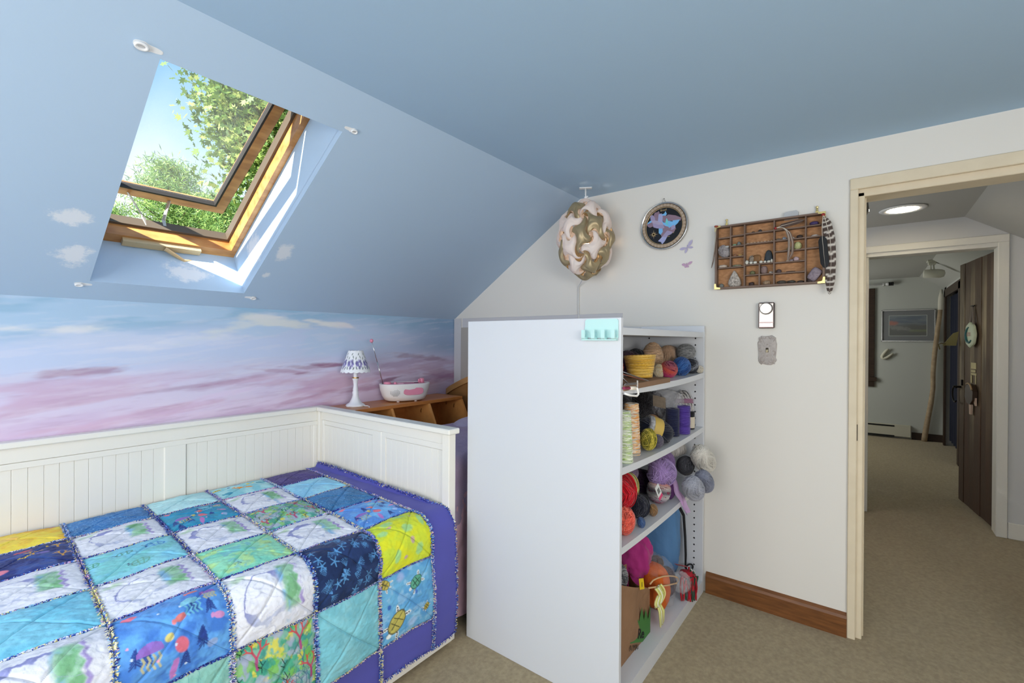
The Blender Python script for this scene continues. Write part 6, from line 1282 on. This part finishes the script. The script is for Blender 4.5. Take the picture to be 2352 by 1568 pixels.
for y in (.609, .206):
    k = MB(); k.box(XW-.012, XW-.009, y-.006, y+.006, BZ_1-.002, BZ_1+.016); k.tube([(XW-.01, y, BZ_1+.012), (XW-.01, y, BZ_1+.034)], .004, 8); k.ball((XW-.01, y, BZ_1+.034), (.006, .006, .006), 10, 6); obj('hanger', k, m_brass, sb)
k = MB(); k.prism([(.282, 1.972), (.342, 1.972), (.342, 2.005), (.334, 2.012), (.290, 2.014), (.282, 2.006)], (XW-.02, 0, 0), EY, EZ, .018); tag(obj('plastic_holder', k, mat('frosted_plastic', (206, 208, 210), .35, trans=(.35,))), 'small frosted plastic holder behind the shadow box top', 'holder')

ORD = 'first second third fourth fifth sixth seventh eighth'.split()
def stone(lab, y, z, w, h, col, col2=None, name='stone', cat='stone', d=None, sharp=.25, grp='rocks and shells in the shadow box', rot=0., pw=2.2, x=None, floor=None, top=0.):
    rg = np.random.default_rng(sum(map(ord, lab))+int(y*1e4)); sd = rg.uniform(0, 90); d = d or min(max(w, h)*.8, .014)
    xx = x if x is not None else XW-.0085-d
    zc_ = z if floor is None else floor+h*.94
    ax = np.array([[1, 0, 0], [0, math.cos(rot), math.sin(rot)], [0, -math.sin(rot), math.cos(rot)]])
    def fn(q):
        f = (np.abs(q[..., 0])**pw+np.abs(q[..., 1])**pw+np.abs(q[..., 2])**pw)**(-1/pw)*(1-sharp/2+sharp*fbm(q[..., 0]*2+sd+q[..., 2], q[..., 1]*2+q[..., 2]*1.7, int(sd), 3)); return f
    k = MB(); k.ball((xx, y, zc_), (d, w, h), 18, 12, ax, None, fn)
    if top: V = k.V[0]; t_ = np.clip((V[:, 2]-zc_)/h, -1, 1); V[:, 1] = y+(V[:, 1]-y)*(1-top*np.clip(t_*.5+.5, 0, 1))
    m = mat('rock_%d_%d_%d' % tuple(col), col, .6, noise=(120, .9), rgb2=col2 or tuple(np.array(col)*.75), bump=(160, .6, .004))
    return tag(obj(name, k, m, smooth=(sharp < .3)), lab, cat, grp)
stone('grey mica rock with a white band in left tall cell', .617, 1.85, .028, .036, (116, 108, 108), (166, 160, 158), floor=1.814, rot=-.5, sharp=.4)
stone('white rough crust atop the grey mica rock', .612, 1.868, .022, .007, (206, 204, 200), rot=-.2, floor=1.862, x=XW-.024, d=.008)
stone('pale green stone chip in second column upper cell', .568, 1.88, .010, .006, (138, 172, 140), floor=1.871)
stone('grey blue pointed stone beside the green chip', .546, 1.886, .013, .011, (122, 130, 126), floor=1.871, top=.5)
stone('brown pebble beside a golden nugget', .566, 1.825, .009, .008, (158, 112, 82), floor=1.815)
stone('golden nugget in second column middle cell', .540, 1.823, .010, .006, (204, 164, 96), floor=1.815)
stone('banded pinkish agate slice in lower left small cell', .624, 1.772, .022, .0085, (176, 152, 134), (214, 200, 182), floor=1.761)
stone('flat grey green stone sliver in second column', .555, 1.769, .022, .0055, (146, 146, 120), floor=1.761)
stone('large white and black speckled pyramid rock', .566, 1.695, .040, .042, (206, 196, 184), (96, 88, 82), floor=1.657, top=.75, sharp=.45, pw=2.6)
stone('small round grey stone at the lower left corner', .631, 1.667, .012, .011, (128, 130, 122), floor=1.657)
stone('tiny dark stone at left of the wide top cell', .480, 1.93, .008, .005, (72, 56, 48), floor=1.927)
stone('dark grey pointed stone in the wide top cell', .448, 1.936, .011, .008, (66, 60, 60), floor=1.927, top=.4)
for i, (y, w) in enumerate(((.505, .007), (.489, .008), (.473, .0065), (.457, .006), (.441, .006), (.426, .0065), (.411, .005), (.396, .0055))): stone(ORD[i]+' tan pebble from the left in the pebble row', y, 1.88, w, .005, (196, 158, 124), (216, 190, 160), floor=1.873, grp='row of tan pebbles in the shadow box')
stone('flat brown stone slab leaning in the big centre cell', .462, 1.80, .018, .024, (140, 98, 56), floor=1.768, pw=4, sharp=.15, d=.006)
stone('grey crystal cluster beside the brown slab', .487, 1.798, .013, .023, (156, 142, 126), (96, 84, 74), floor=1.768, sharp=.6, d=.007)
stone('dark slate shard at right of the big centre cell', .409, 1.803, .022, .033, (52, 60, 66), (42, 48, 54), floor=1.767, sharp=.2, top=.45, pw=3.2, d=.006)
for i, (y, w, h) in enumerate(((.505, .008, .011), (.486, .008, .007), (.467, .009, .007), (.440, .008, .007), (.423, .007, .006), (.406, .008, .006), (.392, .005, .009))): stone(ORD[i]+' white pebble from the left in the white row', y, 1.77, w, h, (226, 222, 208), floor=1.767, grp='row of white pebbles in the shadow box', x=XB+.012, d=.007)
stone('olive green stone in the small centre cell', .481, 1.722, .016, .011, (116, 116, 78), floor=1.713, top=.4)
stone('upright mauve brown stone in the small centre cell', .428, 1.734, .015, .021, (112, 90, 84), (140, 118, 112), floor=1.713, pw=3)
stone('white broken shell bits beside the mauve stone', .398, 1.72, .010, .006, (206, 198, 186), (90, 80, 70), floor=1.713, sharp=.5)
stone('dark reddish brown stone in the bottom centre cell', .486, 1.668, .013, .010, (74, 54, 48), floor=1.657)
stone('thin brown chip beside the dark reddish stone', .466, 1.662, .008, .003, (132, 96, 72), floor=1.657)
stone('tan barnacled shell in the bottom centre cell', .416, 1.67, .017, .011, (170, 144, 116), (128, 104, 82), floor=1.657, sharp=.5, name='shell', cat='shell')
stone('dull grey flat stone in right column second row', .366, 1.882, .011, .006, (122, 108, 94), floor=1.874)
stone('pale blue grey crystal in right column second row', .340, 1.884, .009, .008, (166, 172, 180), floor=1.874, sharp=.5)
stone('white quartz chip in right column second row', .306, 1.882, .008, .006, (206, 200, 194), floor=1.874, sharp=.4)
stone('dark brown dome stone in right column second row', .276, 1.884, .013, .009, (62, 50, 46), floor=1.874)
stone('small yellowish stone left of the yellow green rock', .317, 1.828, .013, .009, (172, 160, 106), floor=1.82)
stone('yellow green rock with veins in third row', .283, 1.842, .016, .019, (164, 164, 108), (190, 190, 140), floor=1.82, sharp=.3)
stone('tiny cream stone left of the lavender stone', .326, 1.774, .008, .005, (190, 170, 150), floor=1.765)
stone('pale lavender stone beside the pink quartz', .310, 1.774, .009, .006, (170, 158, 166), floor=1.765)
stone('pink quartz stone in right column fourth row', .289, 1.778, .013, .011, (206, 178, 180), floor=1.765, pw=2)
stone('purple brown round stone in right column fifth row', .363, 1.724, .012, .010, (92, 74, 72), floor=1.712, pw=2)
stone('thin dark twig stone in right column fifth row', .312, 1.716, .020, .003, (88, 66, 54), floor=1.712)
stone('dark grey oval stone at left of bottom right cell', .350, 1.668, .021, .009, (82, 76, 66), floor=1.657, pw=2)
stone('dark grey oval stone second in the bottom right cell', .309, 1.667, .019, .008, (74, 70, 62), floor=1.657, pw=2)
stone('low dark stone third in the bottom right cell', .270, 1.665, .015, .006, (66, 58, 52), floor=1.657, pw=2)
stone('deep violet geode dome in the top right cell', .216, 1.938, .019, .010, (54, 42, 82), (84, 70, 116), floor=1.928, pw=2, x=XW-.022)
stone('clear crystal fragments in the right cell second row', .214, 1.88, .015, .005, (196, 186, 178), floor=1.874, sharp=.5, x=XW-.02)
stone('tilted mauve grey lepidolite block in lower right cell', .213, 1.698, .022, .031, (118, 104, 114), (150, 138, 146), floor=1.664, rot=.62, pw=6, sharp=.12)
stone('dark stone wedged beneath the mauve grey block', .230, 1.668, .014, .011, (70, 58, 56), floor=1.657, x=XW-.016)
# feathers
def feather(name, lab, spine, w, col, col2, bars=0, grp='feathers on the shadow box', quill=.25, tip=1.6, lean=0.):
    P = np.array(spine, float); n = 60; ti = np.linspace(0, 1, len(P)); t_ = np.linspace(0, 1, n); sp = np.stack([np.interp(t_, ti, P[:, a_]) for a_ in range(3)], -1)
    for _ in range(6): sp[1:-1] = (sp[:-2]+2*sp[1:-1]+sp[2:])/4
    T = np.gradient(sp, axis=0); T /= np.linalg.norm(T, axis=1)[:, None]; side = np.cross(T, [-1., 0, 0]); side /= np.linalg.norm(side, axis=1)[:, None]
    f_ = np.clip((t_-quill)/(1-quill), 0, 1); ww = w*np.clip(f_*6, 0, 1)**.6*np.clip((1-f_)*5, 0, 1)**.5*(f_ > 0)
    g = thing(name, tuple(sp[0]), lab, 'feather', grp)
    U = np.linspace(-1, 1, 21); pts = sp[:, None]+side[:, None]*(ww[:, None]*U[None])[..., None]; pts[..., 0] += .006*(U[None]**2)*ww[:, None]/w*.6
    c_ = np.empty((n, 21, 3)); c_[:] = lin(col)
    if bars:
        s_ = f_[:, None]*bars+.22*np.abs(U[None])+.12*fbm(np.repeat(U[None]*5, n, 0), np.repeat(f_[:, None]*22, 21, 1), 3); m_ = sst(.62, .74, s_ % 1)*sst(1.0, .9, s_ % 1)*sst(.02, .06, f_)[:, None]; c_ = c_*(1-m_[..., None])+lin(col2)*m_[..., None]
    else: m_ = sst(.55, .75, fbm(np.repeat(U[None]*8, n, 0), np.repeat(f_[:, None]*5, 21, 1), 5)); c_ = c_*(1-m_[..., None]*.6)+lin(col2)*m_[..., None]*.6
    k = MB(); k.grid(pts[f_ > 0], c_[f_ > 0]); o = obj('vane', k, mat('feather_vane', (90, 80, 70), .7, attr=True, sheen=.2), g, smooth=True, attr=True); sd_ = o.modifiers.new('thickness', 'SOLIDIFY'); sd_.thickness = .0008
    k = MB(); k.tube(sp+np.array([-.0012, 0, 0]), .0016*(1.1-t_), 6); obj('quill', k, mat('pale_quill', (206, 196, 180), .5), g, smooth=True)
    return g
FX = XB-.008
feather('feather', 'long brown and white barred feather hanging at box right side', [(FX, .176, 1.965), (FX, .166, 1.925), (FX-.002, .150, 1.85), (FX, .146, 1.75), (FX+.002, .150, 1.66), (FX+.004, .152, 1.592)], .019, (70, 54, 46), (216, 208, 196), 13, quill=.04)
feather('feather', 'black feather hanging in front of the barred feather', [(FX-.006, .178, 1.963), (FX-.008, .182, 1.90), (FX-.010, .180, 1.85), (FX-.008, .173, 1.77), (FX-.006, .168, 1.715)], .017, (20, 21, 24), (38, 40, 44), 0, quill=.42)
g = MB(); g.ball((FX-.004, .178, 1.966), (.007, .008, .007), 14, 8); tag(obj('bead', g, mat('red_bead', (150, 40, 38), .4), smooth=True), 'red bead tying the hanging feathers at upper right corner', 'bead', 'red beads on the shadow box')
g = MB(); g.ball((FX-.0, .374, 1.931), (.006, .007, .006), 14, 8); tag(obj('bead', g, mat('red_bead', (150, 40, 38), .4), smooth=True), 'red bead on the middle divider holding curved feathers', 'bead', 'red beads on the shadow box')
g = MB(); g.obox((FX+.004, .652, 1.981), (.012, .018, .010), rotz(.4), .003); tag(obj('bead', g, mat('rust_bead', (150, 70, 52), .5)), 'rust coloured knot at the box upper left corner', 'bead', 'red beads on the shadow box')
feather('feather', 'dark feather lying in the top cell right of centre', [(FX, .372, 1.931), (FX+.002, .345, 1.940), (FX+.006, .30, 1.948), (FX+.010, .256, 1.956)], .010, (74, 56, 48), (120, 96, 82), 0, quill=.18)
feather('feather', 'thin grey feather curving down over the right cells', [(FX, .372, 1.931), (FX-.002, .345, 1.930), (FX-.003, .326, 1.912), (FX-.002, .316, 1.875), (FX, .316, 1.82), (FX+.004, .322, 1.765)], .005, (138, 120, 108), (96, 82, 72), 0, quill=.3)
feather('feather', 'second thin brown feather beside the curving grey feather', [(FX-.001, .372, 1.932), (FX-.003, .338, 1.928), (FX-.004, .312, 1.90), (FX-.003, .300, 1.85), (FX, .302, 1.80), (FX+.004, .320, 1.768)], .005, (124, 100, 86), (90, 72, 62), 0, quill=.3)
feather('feather', 'slim dark feather trailing at the box left edge', [(FX, .654, 1.975), (FX, .653, 1.93), (FX, .658, 1.86), (FX+.004, .667, 1.80), (FX+.008, .676, 1.762)], .003, (92, 74, 64), (120, 100, 88), 0, quill=.1)

# ================================================================== OUTSIDE THE SKYLIGHT
def leaf_mesh(mb, P, s, c, rg, lob=True):
    n = len(P); N = rg.normal(size=(n, 3)); N /= np.linalg.norm(N, axis=1)[:, None]; e1 = np.cross(N, rg.normal(size=(n, 3))); e1 /= np.linalg.norm(e1, axis=1)[:, None]; e2 = np.cross(N, e1)
    out = np.array([(0, 0), (.25, .18), (.42, .50), (.52, .20), (.95, .42), (.80, .12), (1.25, 0), (.80, -.12), (.95, -.42), (.52, -.20), (.42, -.50), (.25, -.18)]) if lob else np.array([(0, 0), (.5, .05), (1, 0), (.5, -.05)])
    V = P[:, None]+s[:, None, None]*(e1[:, None]*out[None, :, :1]+e2[:, None]*out[None, :, 1:]); m = len(out)
    if lob:
        f = np.array([[0, 1, 11], [1, 2, 3], [1, 3, 9], [1, 9, 11], [11, 9, 10], [3, 4, 5], [3, 5, 7], [3, 7, 9], [9, 7, 8], [5, 6, 7]])
        mb.add(V.reshape(-1, 3), (np.arange(n)[:, None, None]*m+f[None]).reshape(-1, 3), np.repeat(c, m, 0))
    else: mb.add(V.reshape(-1, 3), (np.arange(n)[:, None]*m+np.arange(m)[None]), np.repeat(c, m, 0))
m_leaf = mat('sunlit_leaf', (130, 160, 80), .5, spec=.3, attr=True)
_t = m_leaf.node_tree; _b = _t.nodes['Principled BSDF']; _tr = _t.nodes.new('ShaderNodeBsdfTranslucent'); _a = [q for q in _t.nodes if q.type == 'ATTRIBUTE'][0]; _t.links.new(_a.outputs['Color'], _tr.inputs[0]); _ms = _t.nodes.new('ShaderNodeMixShader'); _ms.inputs[0].default_value = .4
_t.links.new(_b.outputs[0], _ms.inputs[1]); _t.links.new(_tr.outputs[0], _ms.inputs[2]); _t.links.new(_ms.outputs[0], _t.nodes['Material Output'].inputs[0])
m_bark = mat('grey_bark', (96, 82, 68), .9, noise=(6, .6), bump=(20, .8, .02))
def broad_tree(lab, base, h, crown, rad, ncl, nleaf, ls, cols, grp, sd, lob=True, cutoff=None):
    rg = np.random.default_rng(sd); t = thing('leafy_tree' if lob else 'pine_tree', base, lab, 'tree', grp); base = np.array(base, float); crown = np.array(crown, float)
    k = MB(); k.tube([base, base+(crown-base)*.45+np.array([.15, 0, 0]), crown+np.array([0, 0, rad[2]*.6])], [.26, .18, .04], 8); obj('trunk', k, m_bark, t, smooth=True)
    d_ = rg.normal(size=(ncl, 3)); d_ /= np.linalg.norm(d_, axis=1)[:, None]; C_ = crown+d_*np.array(rad)*(rg.uniform(.25, 1, ncl)**.6)[:, None]
    b = MB()
    for q in C_[::3]: s0 = crown+(base-crown)*.25*rg.random(); b.tube([s0, (s0+q)/2+rg.normal(size=3)*.15, q], [.045, .025, .008], 5)
    obj('branches', b, m_bark, t, smooth=True)
    k = MB(); per = nleaf//ncl; cr = .17*np.mean(rad)
    P = (C_[:, None]+rg.normal(size=(ncl, per, 3))*cr*np.array([1, 1, .7])).reshape(-1, 3); n = len(P)
    cc = .75*np.array([lin(q) for q in cols])[rg.integers(len(cols), size=n)]*rg.uniform(.75, 1.25, n)[:, None]
    leaf_mesh(k, P, ls*rg.uniform(.6, 1.2, n), cc, rg, lob); obj('foliage', k, m_leaf, t, kind='stuff', attr=True)
broad_tree('large oak tree with lobed leaves outside the skylight', (4.1, 8.2, -3), 9, (4.25, 8.6, 5.45), (1.4, 1.2, 2.0), 130, 20000, .115, [(120, 150, 74), (150, 176, 92), (92, 126, 62), (176, 190, 112), (104, 134, 76)], None, 5)
def pine(lab, base, h, r, n, cols, sd, grp='pine trees beyond the skylight'):
    rg = np.random.default_rng(sd); t = thing('pine_tree', base, lab, 'tree', grp); base = np.array(base, float)
    k = MB(); k.tube([base, base+np.array([0, 0, h])], [.3, .03], 8); obj('trunk', k, m_bark, t, smooth=True)
    nb = 150; zz = rg.uniform(.35, 1, nb); az = rg.uniform(0, 2*PI, nb); L_ = r*(1.05-zz)**.7*rg.uniform(.6, 1.1, nb)+.25
    tip = base+np.stack([np.cos(az)*L_, np.sin(az)*L_, zz*h+L_*.25], -1); root = base+np.stack([0*zz, 0*zz, zz*h-.2], -1)
    b = MB()
    for p0, p1 in zip(root[::2], tip[::2]): b.tube([p0, p1], [.05, .012], 4)
    obj('branches', b, m_bark, t)
    per = n//nb; u = rg.uniform(.35, 1.05, (nb, per, 1)); P = (root[:, None]+(tip-root)[:, None]*u+rg.normal(size=(nb, per, 3))*.32*np.array([1, 1, .55])).reshape(-1, 3); m = len(P)
    cc = .9*np.array([lin(q) for q in cols])[rg.integers(len(cols), size=m)]*rg.uniform(.7, 1.25, m)[:, None]
    k = MB(); leaf_mesh(k, P, rg.uniform(.2, .36, m), cc, rg, False); obj('foliage', k, m_leaf, t, kind='stuff', attr=True)
PG = [(112, 150, 84), (140, 172, 96), (84, 122, 70), (160, 186, 110)]; PY = [(190, 200, 90), (160, 180, 84), (212, 214, 120), (120, 150, 70)]
def at(az, dist): a_ = math.radians(az); return (dist*math.cos(a_), dist*math.sin(a_), -3)
pine('tall rounded pine seen through the lower sash pane', at(74.0, 26), 12.2, 3.6, 30000, PG, 1)
pine('pine with soft crown right of the tall rounded pine', at(69.5, 24), 10.3, 4.0, 30000, PG, 2)
pine('farthest left pale pine beyond the skylight', at(79.5, 30), 10.8, 4.0, 30000, PG, 3)
pine('pine behind the oak at the right of the skylight', at(64.5, 28), 11.4, 4.2, 30000, PG, 4)
pine('yellow green pine below the open sash at left', at(76.3, 15), 6.6, 2.7, 30000, PY, 5)
pine('yellow green pine below the open sash at centre', at(71.6, 16), 6.5, 2.8, 30000, PY, 6)
pine('yellow green pine below the open sash at right', at(67.2, 15), 6.4, 2.8, 30000, PY, 7)
pine('distant pine between the oak and the tall rounded pine', at(71.8, 33), 11.6, 4.4, 30000, PG, 8)
pine('distant pine filling the gap under the oak', at(66.8, 31), 11.8, 4.6, 30000, PG, 9)
pine('low yellow green pine at far left below the sash', at(79.3, 16), 6.7, 2.8, 30000, PY, 10)
pine('low yellow green pine at far right below the sash', at(62.8, 17), 7.2, 3.0, 30000, PY, 11)
pine('second row pine behind the yellow green pines', at(74, 21), 7.6, 3.4, 30000, PY, 12)
pine('second row pine at right behind the yellow green pines', at(69, 20), 7.4, 3.4, 30000, PY, 13)
g = MB(); g.box(-30, 60, 5, 70, -3.1, -3.0); struct('ground', g, mat('meadow_grass', (110, 130, 66), .95, noise=(1.2, .7), rgb2=(84, 100, 48)))
# pieces that belong to a part of their thing, one level down
def nest(root, into, *kids):
    ch = [o for o in COL.objects if o.parent == root]; base = lambda o: o.name.split('.')[0]
    p_ = [o for o in ch if base(o) == into][0]
    for o in ch:
        if base(o) in kids and o != p_: o.parent = p_
nest(bed, 'drawer_front', 'drawer_panel')
nest(rd, 'body', 'handle_recess', 'speaker_holes', 'foot'); nest(rd, 'top_deck', 'knob', 'dial_ring', 'dark_button'); nest(rd, 'antenna', 'antenna_knob')
nest(lp, 'base', 'brass_collar', 'cord'); nest(pb, 'front', 'tree_print', 'lettering', 'sticker_mark', 'sticker'); nest(pt_, 'black_disc', 'title', 'compass_rose', 'place_marks', 'shell_region', 'gold_ring'); nest(pt_, 'rim_base', 'rim_tile')
nest(sb, 'back_panel', 'divider'); nest(hk, 'plate', 'hook', 'ledge')
